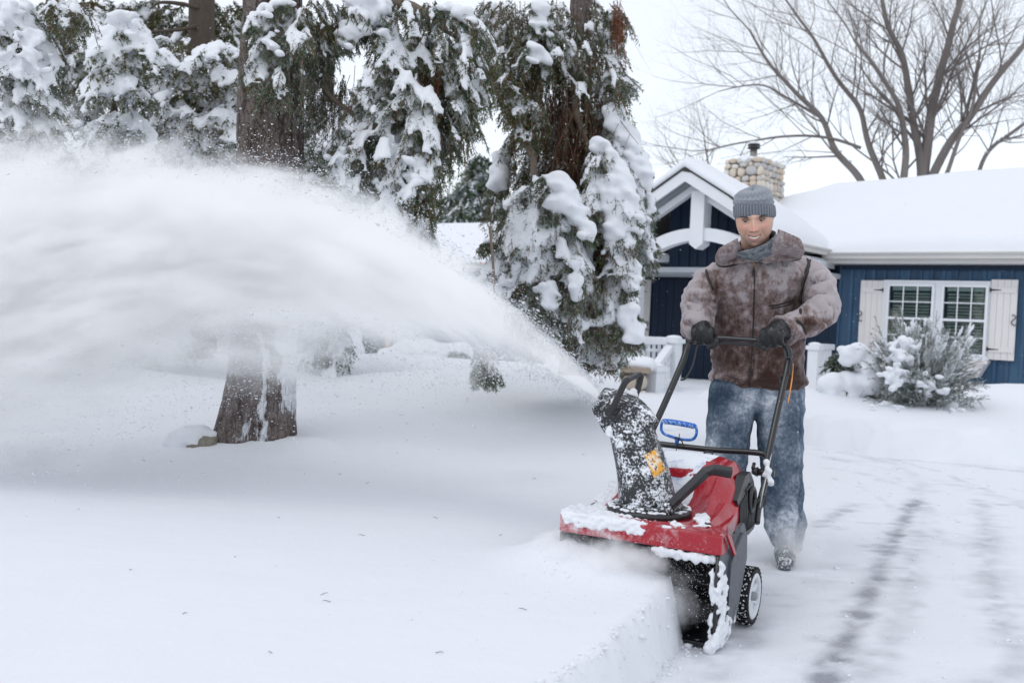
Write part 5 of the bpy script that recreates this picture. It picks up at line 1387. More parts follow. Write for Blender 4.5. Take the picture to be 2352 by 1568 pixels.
onj([(1766,703),(1790,699),(1826,688)], 0.0045, 'pocket_welt', seamm, 0.0); onj([(1768,709),(1792,705),(1828,694)], 0.0035, 'pocket_welt', seamm, 0.0)
onj([(1634,850),(1665,862),(1700,872),(1722,880)], 0.0022, 'hem_seam', seamm); onj([(1732,872),(1780,868),(1846,862)], 0.0022, 'hem_seam', seamm)
bkm = simple('frosted_leather_tab', (0.16,0.16,0.18), 0.6, var=0.4, sc=80)
for cx in (1777, 1802):
    c0 = jhit(cx, 588, 0.016); c1 = jhit(cx+2, 612, 0.012)
    if c0 and c1:
        strap([c0, c0.lerp(c1, 0.5)+Vector((0,-0.003,0)), c1], 0.020, 0.005, 'collar_tab', bkm, man, Vector((1,0,0)))
        q = MB(); q.tube([c0.lerp(c1, 0.45)+Vector((0.010*math.cos(a), -0.008, 0.009*math.sin(a))) for a in np.linspace(0, 2*PI, 13)], 0.0018, 5); q.build('buckle', simple('buckle_steel', (0.3,0.3,0.32), 0.3, metal=0.8), man)
# ---- jeans
jn = N('snowy_denim', 0.9, (0.08,0.13,0.20), 0.15); v_ = jn.coord('Object')
d1 = jn.noise(v_, 5.5, 6, 0.7); d2 = jn.noise(v_, 60, 5, 0.75); d3 = jn.noise(v_, 300, 2); ft = jn.attr('frost')
dd_ = jn.math('ADD', jn.math('ADD', jn.math('MULTIPLY', d1, 0.75), jn.math('MULTIPLY', d2, 0.42)), ft)
dc = jn.ramp(dd_, [(0.52,(0.018,0.036,0.065)),(0.66,(0.055,0.085,0.125)),(0.76,(0.13,0.17,0.22)),(0.86,(0.30,0.345,0.41)),(0.95,(0.62,0.66,0.72))])
jn.base(jn.mix(jn.math('MULTIPLY', d3, 0.2), dc, (0.03,0.05,0.08))); jn.bump(jn.math('ADD', d2, jn.math('MULTIPLY', d1, 2.0)), 0.5, 0.006)
b = MB()
rgs = [sq_ring(Q(1742,945,4.50), 40*4.5/FOC, 0.085), sq_ring(Q(1742,925,4.50), 75*4.5/FOC, 0.115), sq_ring(Q(1742,905,4.50), 98*4.5/FOC, 0.125), sq_ring(Q(1742,870,4.50), 98*4.5/FOC, 0.125), sq_ring(Q(1742,820,4.50), 92*4.5/FOC, 0.115)]
b.loft(rgs)
capsule_chain(b, [Q(1686,890,4.50), Q(1676,960,4.48), knL, Q(1664,1160,4.55), anL], [0.105,0.100,0.088,0.080,0.082], 20)
capsule_chain(b, [Q(1794,890,4.50), Q(1792,960,4.46), knR, Q(1800,1160,4.42), Q(1806,1225,4.42)], [0.105,0.102,0.090,0.082,0.080], 20)
jea = b.build('jeans', jn.m, man); remesh(jea, 0.010, 4)
me = jea.data; n = len(me.vertices); co = np.empty(n*3, np.float32); me.vertices.foreach_get('co', co); co = co.reshape(-1,3); no = np.empty(n*3, np.float32); me.vertex_normals.foreach_get('vector', no); no = no.reshape(-1,3)
fr = np.zeros(n, np.float32); dsp = np.zeros(n, np.float32)
for i in range(n):
    v = Vector(co[i]); r_ = 1-abs(mnoise.noise(Vector((v.x*7+v.z*2, v.y*7, v.z*11))))*2.2
    low_ = max(0, min(1, (0.30-v.z)/0.25))
    dsp[i] = 0.013*max(0, r_)*(0.6+low_) + 0.005*mnoise.noise(Vector((v.x*12,v.y*12,v.z*18))) + 0.002*mnoise.noise(v*45)
    fr[i] = 0.22+0.22*mnoise.noise(Vector((v.x*10, v.y*3, v.z*3.5))) - 0.14*max(0, 1-abs(v.x-Q(1742,900).x)/0.035)+0.10*low_ - (0.12 if v.z > 0.78 else 0) - (0.10 if v.x > Q(1828,950).x else 0)
co += no*dsp[:, None]; me.vertices.foreach_set('co', co.ravel()); a_ = me.attributes.new('frost','FLOAT','POINT'); a_.data.foreach_set('value', fr); me.update()
# ---- boots half lost in blown snow
bt = dusted('snowy_boot', (0.05,0.06,0.075), 0.6, 0.3, 0.42, 70, 0.5)
for an, s_ in ((anL, -1), (anR+Vector((0.0,0,-0.0)), 1)):
    b = MB(); fx = Vector((-0.05*1.0, -0.17, 0))
    z0 = 0.035; a0 = Vector((an.x, an.y, 0.14)); 
    capsule_chain(b, [a0+Vector((0,0,0.03)), Vector((an.x, an.y, 0.06))], [0.050,0.048], 16); capsule_chain(b, [Vector((an.x, an.y+0.05, 0.030)), Vector((an.x, an.y, 0.040))+fx*0.5, Vector((an.x, an.y, 0.028))+fx], [0.040,0.046,0.034], 16)
    o = b.build('boot', bt, man); remesh(o, 0.006, 3)
# ---- gloves: palm plus five fingers closed on the bar
glv = N('black_leather_glove', 0.42, (0.012,0.013,0.015), 0.45); v_ = glv.coord('Object'); g_ = glv.ramp(glv.noise(v_, 230, 3, 0.65), [(0.62,(0,0,0)),(0.67,(1,1,1))]); up2 = glv.n('ShaderNodeNewGeometry'); sx2 = glv.n('ShaderNodeSeparateXYZ'); glv.l(up2.outputs['Normal'], sx2.inputs[0])
gm_ = glv.math('MULTIPLY', glv.math('MULTIPLY', glv.math('ADD', sx2.outputs['Z'], 0.1, clamp=True), glv.ramp(glv.noise(v_, 28, 3), [(0.42,(0,0,0)),(0.58,(1,1,1))])), glv.math('MULTIPLY', g_, 0.9))
glv.base(glv.mix(gm_, (0.012,0.013,0.015), (0.7,0.73,0.78))); glv.bump(glv.noise(v_, 55, 4, 0.6), 0.5, 0.004)
bdir = (MM.to_3x3() @ Vector((1, 0, 0))).normalized()     # along the bar, image right
fwd = (MM.to_3x3() @ Vector((0, -1, 0))).normalized()     # towards the viewer
def glove(c, mir, wrist):
    b = MB(); upv = Vector((0,0,1))
    # knuckle row sits above and in front of the bar
    k0 = c + upv*0.026 + fwd*0.014
    kn = [k0 + bdir*mir*t for t in (-0.036, -0.012, 0.012, 0.035)]    # index .. little, index towards the thumb
    lens = (0.95, 1.05, 1.0, 0.85)
    capsule_chain(b, [wrist, wrist.lerp(k0, 0.5)+upv*0.012, k0-upv*0.006], [0.034,0.040,0.034], 16)
    for t, kk in zip((-0.03,-0.01,0.012,0.03), kn): capsule_chain(b, [wrist.lerp(k0,0.35)+bdir*mir*t*0.7, kk], [0.024,0.0155], 10)
    o = b.build('glove_palm_tmp', glv.m, man)
    pm = b
    # fingers: out over the bar, down its front, and curled back beneath it
    for i, (kk, L) in enumerate(zip(kn, lens)):
        f = MB(); s_ = bdir*mir*((i-1.5)*0.001)
        p = [kk-fwd*0.012, kk+fwd*0.012*L+s_-upv*0.004, kk+fwd*0.016*L-upv*0.026*L+s_, kk+fwd*0.004-upv*0.047*L+s_, kk-fwd*0.016-upv*0.048*L]
        capsule_chain(pm, p, [0.0125,0.0128,0.0122,0.0115,0.0100], 10)
    # thumb from the side of the palm, closing from below on the inside
    tb = wrist.lerp(k0, 0.30)-bdir*mir*0.030-upv*0.004
    capsule_chain(pm, [tb, c-bdir*mir*0.052-upv*0.006-fwd*0.002, c-bdir*mir*0.050-upv*0.030+fwd*0.006, c-bdir*mir*0.030-upv*0.042+fwd*0.012], [0.018,0.0155,0.0145,0.0125], 10)
    bpy.data.objects.remove(o)
    o = pm.build('glove', glv.m, man); remesh(o, 0.0036, 1, 0.0012, 0.012)
    q = MB(); d_ = (wrist-k0).normalized(); q.tube([wrist-d_*0.02, wrist+d_*0.012], [0.044,0.047], 22); q.build('glove_cuff', glv.m, man)
glove(hdL, -1, wrL); glove(hdR, 1, wrR)
# ------------------------------------------------------------------ vegetation
def conifer_mat(name, ca, cb, cc, frost=(0.62,0.67,0.70)):
    M_ = N(name, 0.7, ca, 0.2); t = M_.attr('tone'); f = M_.attr('frost')
    c = M_.ramp(t, [(0.0, ca), (0.45, cb), (0.72, tuple((a+b)/2 for a, b in zip(cb, cc))), (0.8, cc), (1.0, tuple(q*1.5 for q in cc))])
    M_.base(M_.mix(f, c, frost)); return M_.m
need_m = conifer_mat('spruce_needles', (0.022,0.066,0.028), (0.085,0.135,0.034), (0.14,0.048,0.022))
need_bg = conifer_mat('fir_needles', (0.028,0.058,0.028), (0.100,0.112,0.034), (0.14,0.085,0.040))
barkm = N('spruce_bark', 0.85, (0.12,0.09,0.08), 0.2); v_ = barkm.coord('Object', (1,1,0.55))
wob = barkm.n('ShaderNodeVectorMath', operation='ADD'); nzv = barkm.n('ShaderNodeTexNoise'); nzv.inputs['Scale'].default_value = 14; barkm.l(v_, nzv.inputs['Vector'])
scl = barkm.n('ShaderNodeVectorMath', operation='SCALE'); scl.inputs['Scale'].default_value = 0.06; barkm.l(nzv.outputs['Color'], scl.inputs[0]); barkm.l(v_, wob.inputs[0]); barkm.l(scl.outputs[0], wob.inputs[1])
vo = barkm.n('ShaderNodeTexVoronoi', feature='DISTANCE_TO_EDGE'); barkm.l(wob.outputs[0], vo.inputs['Vector']); vo.inputs['Scale'].default_value = 36; vo.inputs['Randomness'].default_value = 1.0
vo2 = barkm.n('ShaderNodeTexVoronoi'); barkm.l(wob.outputs[0], vo2.inputs['Vector']); vo2.inputs['Scale'].default_value = 36
bw = barkm.n('ShaderNodeRGBToBW'); barkm.l(vo2.outputs['Color'], bw.inputs[0])
nb1 = barkm.noise(v_, 6, 5, 0.65); nb2 = barkm.noise(v_, 60, 4, 0.7); nb3 = barkm.noise(barkm.coord('Object', (1,1,0.25)), 22, 4, 0.7)
ed = barkm.ramp(barkm.math('ADD', vo.outputs['Distance'], barkm.math('MULTIPLY', nb3, 0.10)), [(0.04,(0,0,0)),(0.13,(1,1,1))])
bc = barkm.mix(nb1, (0.105,0.086,0.080), (0.255,0.220,0.210)); bc = barkm.mix(barkm.math('MULTIPLY', bw.outputs[0], 0.40), bc, (0.32,0.255,0.23))
bc = barkm.mix(barkm.math('MULTIPLY', nb2, 0.5), bc, (0.09,0.07,0.064)); bc = barkm.mix(barkm.ramp(nb3, [(0.35,(1,1,1)),(0.5,(0,0,0))]), bc, (0.06,0.045,0.040)); bc = barkm.mix(ed, barkm.mix(0.5, bc, (0.035,0.026,0.023)), bc)
sn_ = barkm.attr('snow'); sf = barkm.ramp(barkm.math('ADD', sn_, barkm.math('ADD', barkm.math('MULTIPLY', barkm.math('SUBTRACT', nb2, 0.5), 0.8), barkm.math('MULTIPLY', barkm.math('SUBTRACT', nb3, 0.5), 1.3))), [(0.44,(0,0,0)),(0.60,(1,1,1))])
barkm.base(barkm.mix(sf, bc, SNOWC)); barkm.bump(barkm.math('ADD', barkm.math('MULTIPLY', ed, 0.7), barkm.math('ADD', nb2, barkm.math('MULTIPLY', sf, 0.6))), 0.9, 0.012); barkm = barkm.m
limbm = simple('limb_bark', (0.16,0.125,0.10), 0.8, var=0.35, sc=25, bump=0.4)
deadm = simple('dead_twigs', (0.13,0.065,0.040), 0.85, var=0.4, sc=10)
darkbark = simple('dark_bark', (0.075,0.058,0.045), 0.85, var=0.35, sc=20, bump=0.5, bd=0.01)

class Foliage:
    def __init__(s, seed): s.rng = np.random.default_rng(seed); s.sidep = 0.75; s.seg = []; s.blob = []; s.tw = []; s.dead = []
    def strand(s, pts, tone, frost, dens=1.0, nl=0.02, r=0.0025):
        for i in range(len(pts)-1):
            s.seg.append((*pts[i], *pts[i+1], tone, frost, dens, nl, r*(1-0.6*i/len(pts))))
    def snow(s, c, d, lon, rad, flat=0.75): s.blob.append((*c, *d, lon, rad, flat))
    def needles(s, name, mat, parent, spacing=0.006, per=3, width=0.0024):
        if not s.seg: return None
        A = np.array(s.seg, np.float64); p0 = A[:, :3]; p1 = A[:, 3:6]; L = np.linalg.norm(p1-p0, axis=1)
        cnt = np.maximum(1, (L/spacing*per*A[:, 8])).astype(int); idx = np.repeat(np.arange(len(A)), cnt); n = len(idx)
        t = s.rng.random(n)[:, None]; base = p0[idx]*(1-t)+p1[idx]*t; d = (p1-p0)[idx]/np.maximum(L[idx], 1e-6)[:, None]
        rnd = s.rng.normal(size=(n, 3)); perp = rnd-d*(rnd*d).sum(1)[:, None]; perp /= np.linalg.norm(perp, axis=1)[:, None]
        nl = A[idx, 9]*(0.7+0.5*s.rng.random(n)); dr = d*0.62+perp*0.8; dr /= np.linalg.norm(dr, axis=1)[:, None]
        side = np.cross(dr, rnd); side /= np.linalg.norm(side, axis=1)[:, None]
        w = width*(nl/0.02)
        v = np.empty((n, 3, 3)); v[:, 0] = base-side*w[:, None]*0.5; v[:, 1] = base+side*w[:, None]*0.5; v[:, 2] = base+dr*nl[:, None]
        tone = np.repeat(np.clip(A[idx, 6]+s.rng.normal(0, 0.07, n), 0, 1), 3); fr = np.repeat(np.clip(A[idx, 7]*0.62-0.03+s.rng.normal(0, 0.20, n), 0, 0.95), 3)
        tri = np.arange(n*3).reshape(n, 3)
        # twigs: slim two-triangle slats, each turned its own way
        m_ = len(A); dd = (p1-p0)/np.maximum(L, 1e-6)[:, None]; a = np.cross(dd, s.rng.normal(size=(m_, 3))); a /= np.linalg.norm(a, axis=1)[:, None]
        tv = np.empty((m_, 4, 3)); o_ = a*A[:, 10][:, None]; tv[:, 0] = p0-o_; tv[:, 1] = p0+o_; tv[:, 2] = p1+o_*0.8; tv[:, 3] = p1-o_*0.8
        tt = (np.array([[0, 1, 2], [0, 2, 3]])[None]+(np.arange(m_)*4)[:, None, None]).reshape(-1, 3)+n*3
        V = np.concatenate([v.reshape(-1, 3), tv.reshape(-1, 3)]); T = np.concatenate([tri, tt])
        tone = np.concatenate([tone, np.full(m_*4, 0.86)]); fr = np.concatenate([fr, np.repeat(A[:, 7]*0.5, 4)])
        o = np_mesh(name, V, T, mat, parent, False, {'tone': tone, 'frost': fr}); o['kind'] = 'stuff'; s.ntri = len(T); return o
    def snowmesh(s, name, parent, vox=None, sub=1, sm=2, mat=None, disp=0.0, ds=0.05):
        if not s.blob: return None
        bm = bmesh.new(); bmesh.ops.create_icosphere(bm, subdivisions=sub, radius=1); tv = np.array([v.co[:] for v in bm.verts]); tf = np.array([[v.index for v in f.verts] for f in bm.faces]); bm.free()
        A = np.array(s.blob); n = len(A); d = A[:, 3:6]; d = d/np.linalg.norm(d, axis=1)[:, None]
        up = np.tile([0., 0., 1.], (n, 1)); sd_ = np.cross(up, d); ln = np.linalg.norm(sd_, axis=1); sd_[ln < 1e-3] = [1, 0, 0]; sd_ /= np.linalg.norm(sd_, axis=1)[:, None]; u2 = np.cross(d, sd_)
        jit = 1+0.12*s.rng.normal(size=(n, len(tv), 1))*(0 if vox else 1)
        V = A[:, None, :3] + (d[:, None]*tv[None, :, 0:1]*A[:, 6][:, None, None] + sd_[:, None]*tv[None, :, 1:2]*A[:, 7][:, None, None] + u2[:, None]*tv[None, :, 2:3]*(A[:, 7]*A[:, 8])[:, None, None])*jit
        T = (tf[None]+(np.arange(n)*len(tv))[:, None, None]).reshape(-1, 3)
        o = np_mesh(name, V.reshape(-1, 3), T, mat or snow_m, parent, True); o['kind'] = 'stuff'
        if vox: remesh(o, vox, sm, disp, ds)
        return o
def rpoint(rng, poly):
    xs = [p[0] for p in poly]; ys = [p[1] for p in poly]
    while True:
        x = rng.uniform(min(xs), max(xs)); y = rng.uniform(min(ys), max(ys))
        if inside(np.array([x]), np.array([y]), poly)[0]: return x, y
UP = np.array([0, 0, 1.0])
def vec(v): return np.array(v[:])
def fan(F, c, out, size, nf, droop, snow, tone, frost, nl, blobr, side=0.55, dens=1.0, curl=0.0, hang=0.0):
    """a hand-shaped spray: fingers spread from c towards 'out', drooping, with snow lying on them"""
    rng = F.rng; out = out/np.linalg.norm(out); lat = np.cross(out, UP); lat /= (np.linalg.norm(lat)+1e-9)
    for k in range(nf):
        a = (k/(max(1, nf-1))-0.5)*2*side*1.6 + rng.normal(0, 0.12); d = out*math.cos(a)+lat*math.sin(a); L = size*(1-0.35*abs(a))*rng.uniform(0.75, 1.15)
        pts = []; p = c+rng.normal(0, size*0.03, 3); dd = d-UP*hang
        for q in range(6):
            pts.append(p.copy()); dd = dd-UP*droop*(0.25+0.3*q)*0.35; dn = dd/np.linalg.norm(dd); p = p+dn*L/5
        tn = np.clip(tone+rng.normal(0, 0.08), 0, 1)
        F.strand(pts, tn, frost, dens, nl)
        for q in range(1, 5):
            for sg in (-1, 1):
                if rng.random() < F.sidep:
                    fwd_ = pts[q+1]-pts[q] if q < 5 else pts[q]-pts[q-1]; fwd_ /= np.linalg.norm(fwd_)
                    lt = np.cross(fwd_, UP); lt /= (np.linalg.norm(lt)+1e-9); sd_ = fwd_*0.75+lt*sg*0.75-UP*0.25*rng.random(); l2 = L*0.26*(1-0.12*q)*rng.uniform(0.6, 1.2)
                    F.strand([pts[q], pts[q]+sd_*l2*0.5, pts[q]+sd_*l2*1.0-UP*l2*0.15], tn, frost, dens, nl, 0.0016)
                    if rng.random() < snow*0.38: F.snow(pts[q]+sd_*l2*0.5+UP*blobr*0.25, sd_, l2*0.42, blobr*rng.uniform(0.38,0.6), 0.7)
        if rng.random() < snow:
            off = UP*blobr*0.45
            lo = 0 if rng.random() < 0.7 else 1; hi = rng.integers(3, 6)
            for q in range(lo, hi):
                dv = pts[min(q+1, 5)]-pts[min(q, 4)]; r = blobr*rng.uniform(0.65, 1.25)*(1-0.09*q)
                m_ = np.linalg.norm(dv); F.snow(pts[q]+dv*0.4+off, dv, max(m_*0.75, r), r, 0.72)
def fill(F, poly, d, thick, n, size, nf, droop, snow, tone, frost, nl, blobr, axis=None, dens=1.0, side=0.55, hang=0.3, toned=0.1, sizevar=0.4, towards=0.6):
    """scatter fans through the solid whose outline is poly at distance d (+-thick)"""
    rng = F.rng; cx = sum(p[0] for p in poly)/len(poly); ax_ = cx if axis is None else axis
    for k in range(n):
        x, y = rpoint(rng, poly); u = rng.uniform(-1, 1); dd = d+thick*u
        c = vec(P(x, y, dd)); o_ = np.array([ (x-ax_)/150.0 + rng.normal(0, 0.35), -u*0+rng.normal(0, 0.4)-towards*(1 if u < 0.2 else -0.7), -0.15])
        s_ = size*rng.uniform(1-sizevar, 1+sizevar)
        fan(F, c, o_, s_, nf, droop, snow*(1.0 if u < 0.35 else 0.6), np.clip(tone+rng.normal(0, toned), 0, 1), max(0, frost+rng.normal(0, 0.12)), nl, blobr*rng.uniform(0.55, 1.15), side, dens, 0, hang)
PADS = []
def pad(F, poly, d, n, r, flat=0.55, tilt=None, dthick=0.03):
    """a big snow pillow: overlapping lumps over the polygon"""
    rng = F.rng; PADS.append((poly, d))
    for k in range(n):
        x, y = rpoint(rng, poly); c = vec(P(x, y, d+rng.normal(0, dthick))); rr_ = r*rng.uniform(0.7, 1.2)
        F.snow(c, np.array([1.0, 0.3, -0.3 if tilt is None else tilt])+rng.normal(0, 0.2, 3), rr_*1.15, rr_, flat)
def fringe(F, pads, nl, size, dd=0.02, per=3):
    # sprays of needles poking out round and through the edges of snow pillows
    rng = F.rng
    for poly, d in pads:
        n = len(poly); cx = sum(p[0] for p in poly)/n; cy = sum(p[1] for p in poly)/n
        for i in range(n):
            for _ in range(per):
                t = rng.random(); x = poly[i][0]*(1-t)+poly[(i+1) % n][0]*t; y = poly[i][1]*(1-t)+poly[(i+1) % n][1]*t
                k = rng.uniform(0.75, 1.0); x = cx+(x-cx)*k; y = cy+(y-cy)*k
                fan(F, vec(P(x, y, d+rng.uniform(-0.01, 0.05))), np.array([(x-cx)/40.0, -0.4, -0.2])+rng.normal(0, 0.3, 3), size, 4, 0.8, 0.0, 0.3, 0.35, nl, 0.01, 0.5, 1.0, 0, 0.6)
def hang_strands(F, poly, d, thick, n, L, tone, frost, nl, snow=0.3, blobr=0.012, dens=1.0, lean=0.0):
    """long pendulous branchlets hanging nearly straight down"""
    rng = F.rng
    for k in range(n):
        x, y = rpoint(rng, poly); c = vec(P(x, y, d+rng.uniform(-thick, thick))); l_ = L*rng.uniform(0.5, 1.3); p = c.copy(); pts = []
        w = rng.normal(0, 0.12, 3); w[2] = 0; w[0] += lean; tn = np.clip(tone+rng.normal(0, 0.1), 0, 1)
        for q in range(6):
            pts.append(p.copy()); dd = -UP+w*(1-q*0.15)+rng.normal(0, 0.06, 3); p = p+dd/np.linalg.norm(dd)*l_/5
        F.strand(pts, tn, frost, dens, nl)
        for q in range(1, 5):
            for sg in (-1, 1):
                if rng.random() < 0.7:
                    a = rng.uniform(0, 2*PI); sd_ = np.array([math.cos(a)*0.6, math.sin(a)*0.6, -0.75]); l2 = l_*0.22*rng.uniform(0.5, 1.2)
                    F.strand([pts[q], pts[q]+sd_*l2*0.6, pts[q]+sd_*l2-UP*l2*0.2], tn, frost, dens, nl, 0.0015)
        if rng.random() < snow:
            for q in range(0, rng.integers(2, 5)):
                r = blobr*rng.uniform(0.6, 1.3); dv = pts[q+1]-pts[q]
                F.snow(pts[q]+dv*0.5+np.array([rng.normal(0, .004), -r*0.6, r*0.3]), dv, np.linalg.norm(dv)*rng.uniform(0.3, 0.6), r, 0.8)
def twigs(name, poly, d, thick, n, L, parent, mat=deadm, seed=1, r=0.003, lean=0.0, spread=0.25):
    rng = np.random.default_rng(seed); b = MB()
    for k in range(n):
        x, y = rpoint(rng, poly); c = Vector(P(x, y, d+rng.uniform(-thick, thick))); l_ = L*rng.uniform(0.5, 1.4); pts = []; p = c.copy(); w = Vector((rng.normal(lean, spread), rng.normal(0, spread), -1))
        for q in range(5): pts.append(p.copy()); w += Vector(rng.normal(0, 0.13, 3)); p = p+w.normalized()*l_/4
        b.tube(pts, [r, r*0.9, r*0.7, r*0.5, r*0.3], 3, cap=False)
        for q in (1, 2, 3):
            if rng.random() < 0.7: e = pts[q]+Vector((rng.normal(0, 0.5), rng.normal(0, 0.5), -0.7)).normalized()*l_*0.3; b.tube([pts[q], pts[q].lerp(e, 0.5)+Vector((0,0,0.01)), e], [r*0.5, r*0.4, r*0.2], 3, cap=False)
    o = b.build(name, mat, parent); o['kind'] = 'stuff'; return o
def tree_root(name, base, label, cat='tree', group=None):
    return empty(name, tuple(base), 0, label, cat, group)
def under(rt, o):
    if o is not None: o.parent = rt; o.location = -Vector(rt.location)
    return o
def limb(rt, pts, rads, name='limb', mat=limbm, n=10, snow=False):
    b = MB(); sp = spline(pts, 6); k = len(pts)
    rs = [rads[min(int(i/6), k-1)]*(1-(i/6) % 1)+rads[min(int(i/6)+1, k-1)]*((i/6) % 1) for i in range(len(sp))]
    sp2 = [p+Vector((mnoise.noise(p*9), mnoise.noise(p*9+Vector((7,0,0))), mnoise.noise(p*9+Vector((0,9,0)))))*r*0.5 for p, r in zip(sp, rs)]
    b.tube(sp2, rs, n); return under(rt, b.build(name, mat))
STAT = []; PADS = []
# ============ big spruce by the lawn
BS = 5.55
sp_c = [(583,1075,5.62),(590,980,5.60),(602,860,5.58),(610,740,5.56),(616,560,5.55),(619,400,5.55),(623,200,5.55),(628,0,5.55),(633,-250,5.55),(640,-700,5.55),(646,-1150,5.55)]
sp_w = [100,88,76,72,72,73.5,73,66,58,44,30]
big = tree_root('spruce_tree', P(590, 1000, 5.6), 'tall spruce with scaly brown trunk, its roots plastered with snow, drooping laden boughs')
def trunk_mesh(cl, ws, rt, lobes=None, nu=120, rows=14, mat=barkm, snowf=None, disp=1.0, name='trunk'):
    C = [P(x, y, d) for x, y, d in cl]; Rr = [w*d/FOC for w, (x, y, d) in zip(ws, cl)]; sp = spline(C, rows); V = []; A = []
    for i, c in enumerate(sp):
        t = i/rows; j = min(int(t), len(C)-2); f = t-j; r = Rr[j]*(1-f)+Rr[j+1]*f
        for k in range(nu):
            a = 2*PI*k/nu; dr = Vector((math.cos(a), math.sin(a), 0)); rr_ = r*(1+(lobes(a, c.z) if lobes else 0)); q = c+dr*rr_
            nz = Vector((a*3.2*0+dr.x*3, dr.y*3, c.z*1.3)); crack = abs(mnoise.noise(Vector((dr.x*7, dr.y*7, c.z*3.0)))); pl = mnoise.noise(Vector((dr.x*16, dr.y*16, c.z*14)))
            q = q+dr*disp*(0.010*mnoise.noise(nz)+0.009*min(1, crack*5)-0.006+0.004*pl); V.append(q); A.append(snowf(q, dr, a) if snowf else 0)
    n = len(sp); i = np.arange(n*nu).reshape(n, nu); q = np.stack([i[:-1].ravel(), np.roll(i, -1, 1)[:-1].ravel(), np.roll(i, -1, 1)[1:].ravel(), i[1:].ravel()], 1)
    return under(rt, np_mesh(name, [v[:] for v in V], q, mat, None, True, {'snow': A}))
zb = P(583, 1060, 5.6).z
def lob(a, z):
    f = max(0, min(1, (0.75-z)/0.6)); g_ = 0
    for c_, w_, h_ in ((-2.45, 0.55, 0.22), (-0.75, 0.42, 0.20), (0.9, 0.5, 0.15), (2.5, 0.6, 0.15)):
        d_ = (a-c_+PI) % (2*PI)-PI; g_ += h_*math.exp(-(d_/w_)**2)
    d_ = (a+1.42+PI) % (2*PI)-PI; g_ -= 0.22*math.exp(-(d_/0.22)**2)
    return f*f*g_
def spsnow(q, dr, a):
    x = q-CAM; px = 1176+FOC*x.dot(cR)/x.dot(cF); py = 784-FOC*x.dot(cU)/x.dot(cF); s_ = 0.12
    d_ = (a+1.42+PI) % (2*PI)-PI
    px += 26*mnoise.noise(Vector((q.x*7, q.y*7, q.z*5)))+10*mnoise.noise(q*22); py += 30*mnoise.noise(q*6)
    if py > 760: s_ += 0.62*math.exp(-((px-606+(py-800)*0.02)/15)**2)*min(1, (py-740)/60)+0.62*max(0, min(1, (px-(630+(py-800)*0.08))/14))*max(0, min(1, (985-py)/80))
    if py > 900: s_ += 0.5*math.exp(-((px-560)/22)**2)*min(1, (py-900)/80)*0.7
    s_ += 0.10*max(0, dr.x)+0.18*max(0, mnoise.noise(Vector((q.x*9, q.y*9, q.z*4))))
    if px > 680: s_ += 0.1
    return s_
trunk_mesh(sp_c, sp_w, big, lob, 150, 16, barkm, spsnow)
F = Foliage(101); F.sidep = 0.66
A1 = [(575,30),(640,0),(700,0),(705,80),(690,120),(660,150),(640,205),(612,185),(590,160),(572,145),(588,100)]
fill(F, A1, 5.15, 0.10, 60, 0.16, 5, 1.0, 0.75, 0.30, 0.25, 0.020, 0.020, axis=690, hang=0.9)
hang_strands(F, [(590,90),(700,60),(710,190),(650,190),(600,160)], 5.2, 0.1, 60, 0.22, 0.35, 0.35, 0.020, 0.5, 0.011)
B1 = [(690,0),(905,0),(895,60),(850,75),(800,60),(765,120),(735,125),(700,150),(690,110)]
fill(F, B1, 5.5, 0.25, 80, 0.16, 5, 1.0, 0.35, 0.15, 0.15, 0.020, 0.018, axis=600, hang=0.8)
hang_strands(F, [(790,20),(900,20),(895,60),(800,60)], 5.5, 0.2, 40, 0.12, 0.25, 0.30, 0.020, 0.45, 0.010)
hang_strands(F, [(690,40),(790,40),(765,120),(700,150)], 5.5, 0.25, 110, 0.22, 0.25, 0.30, 0.020, 0.45, 0.010)
B2a = [(880,0),(1075,5),(1108,60),(1105,170),(1085,250),(1040,300),(1010,380),(985,420),(960,300),(930,200),(885,150)]
fill(F, B2a, 5.6, 0.30, 190, 0.20, 5, 1.0, 0.62, 0.22, 0.18, 0.021, 0.020, axis=930, hang=0.9)
hang_strands(F, [(1000,160),(1105,120),(1090,240),(1040,290),(1000,380),(975,400),(970,250)], 5.65, 0.25, 190, 0.30, 0.40, 0.12, 0.021, 0.2, 0.010)
B2b = [(905,130),(960,160),(990,300),(985,420),(1000,490),(985,530),(960,560),(930,560),(905,545),(880,520),(850,500),(800,500),(785,470),(815,430),(790,390),(745,365),(800,320),(850,270),(870,200)]
fill(F, B2b, 5.55, 0.28, 300, 0.19, 5, 1.0, 0.82, 0.22, 0.25, 0.021, 0.023, axis=930, hang=0.9)
hang_strands(F, B2b, 5.6, 0.28, 200, 0.24, 0.30, 0.25, 0.021, 0.6, 0.013)
hang_strands(F, [(925,400),(995,400),(995,480),(975,545),(930,560),(915,500)], 5.45, 0.15, 170, 0.26, 0.42, 0.10, 0.022, 0.15, 0.010)
hang_strands(F, [(945,480),(985,480),(975,545),(950,560)], 5.5, 0.1, 60, 0.16, 0.42, 0.12, 0.022, 0.1, 0.010)
T4s = [(700,150),(770,150),(800,180),(760,250),(710,250)]
hang_strands(F, T4s, 5.6, 0.15, 60, 0.25, 0.3, 0.3, 0.02, 0.4, 0.01)
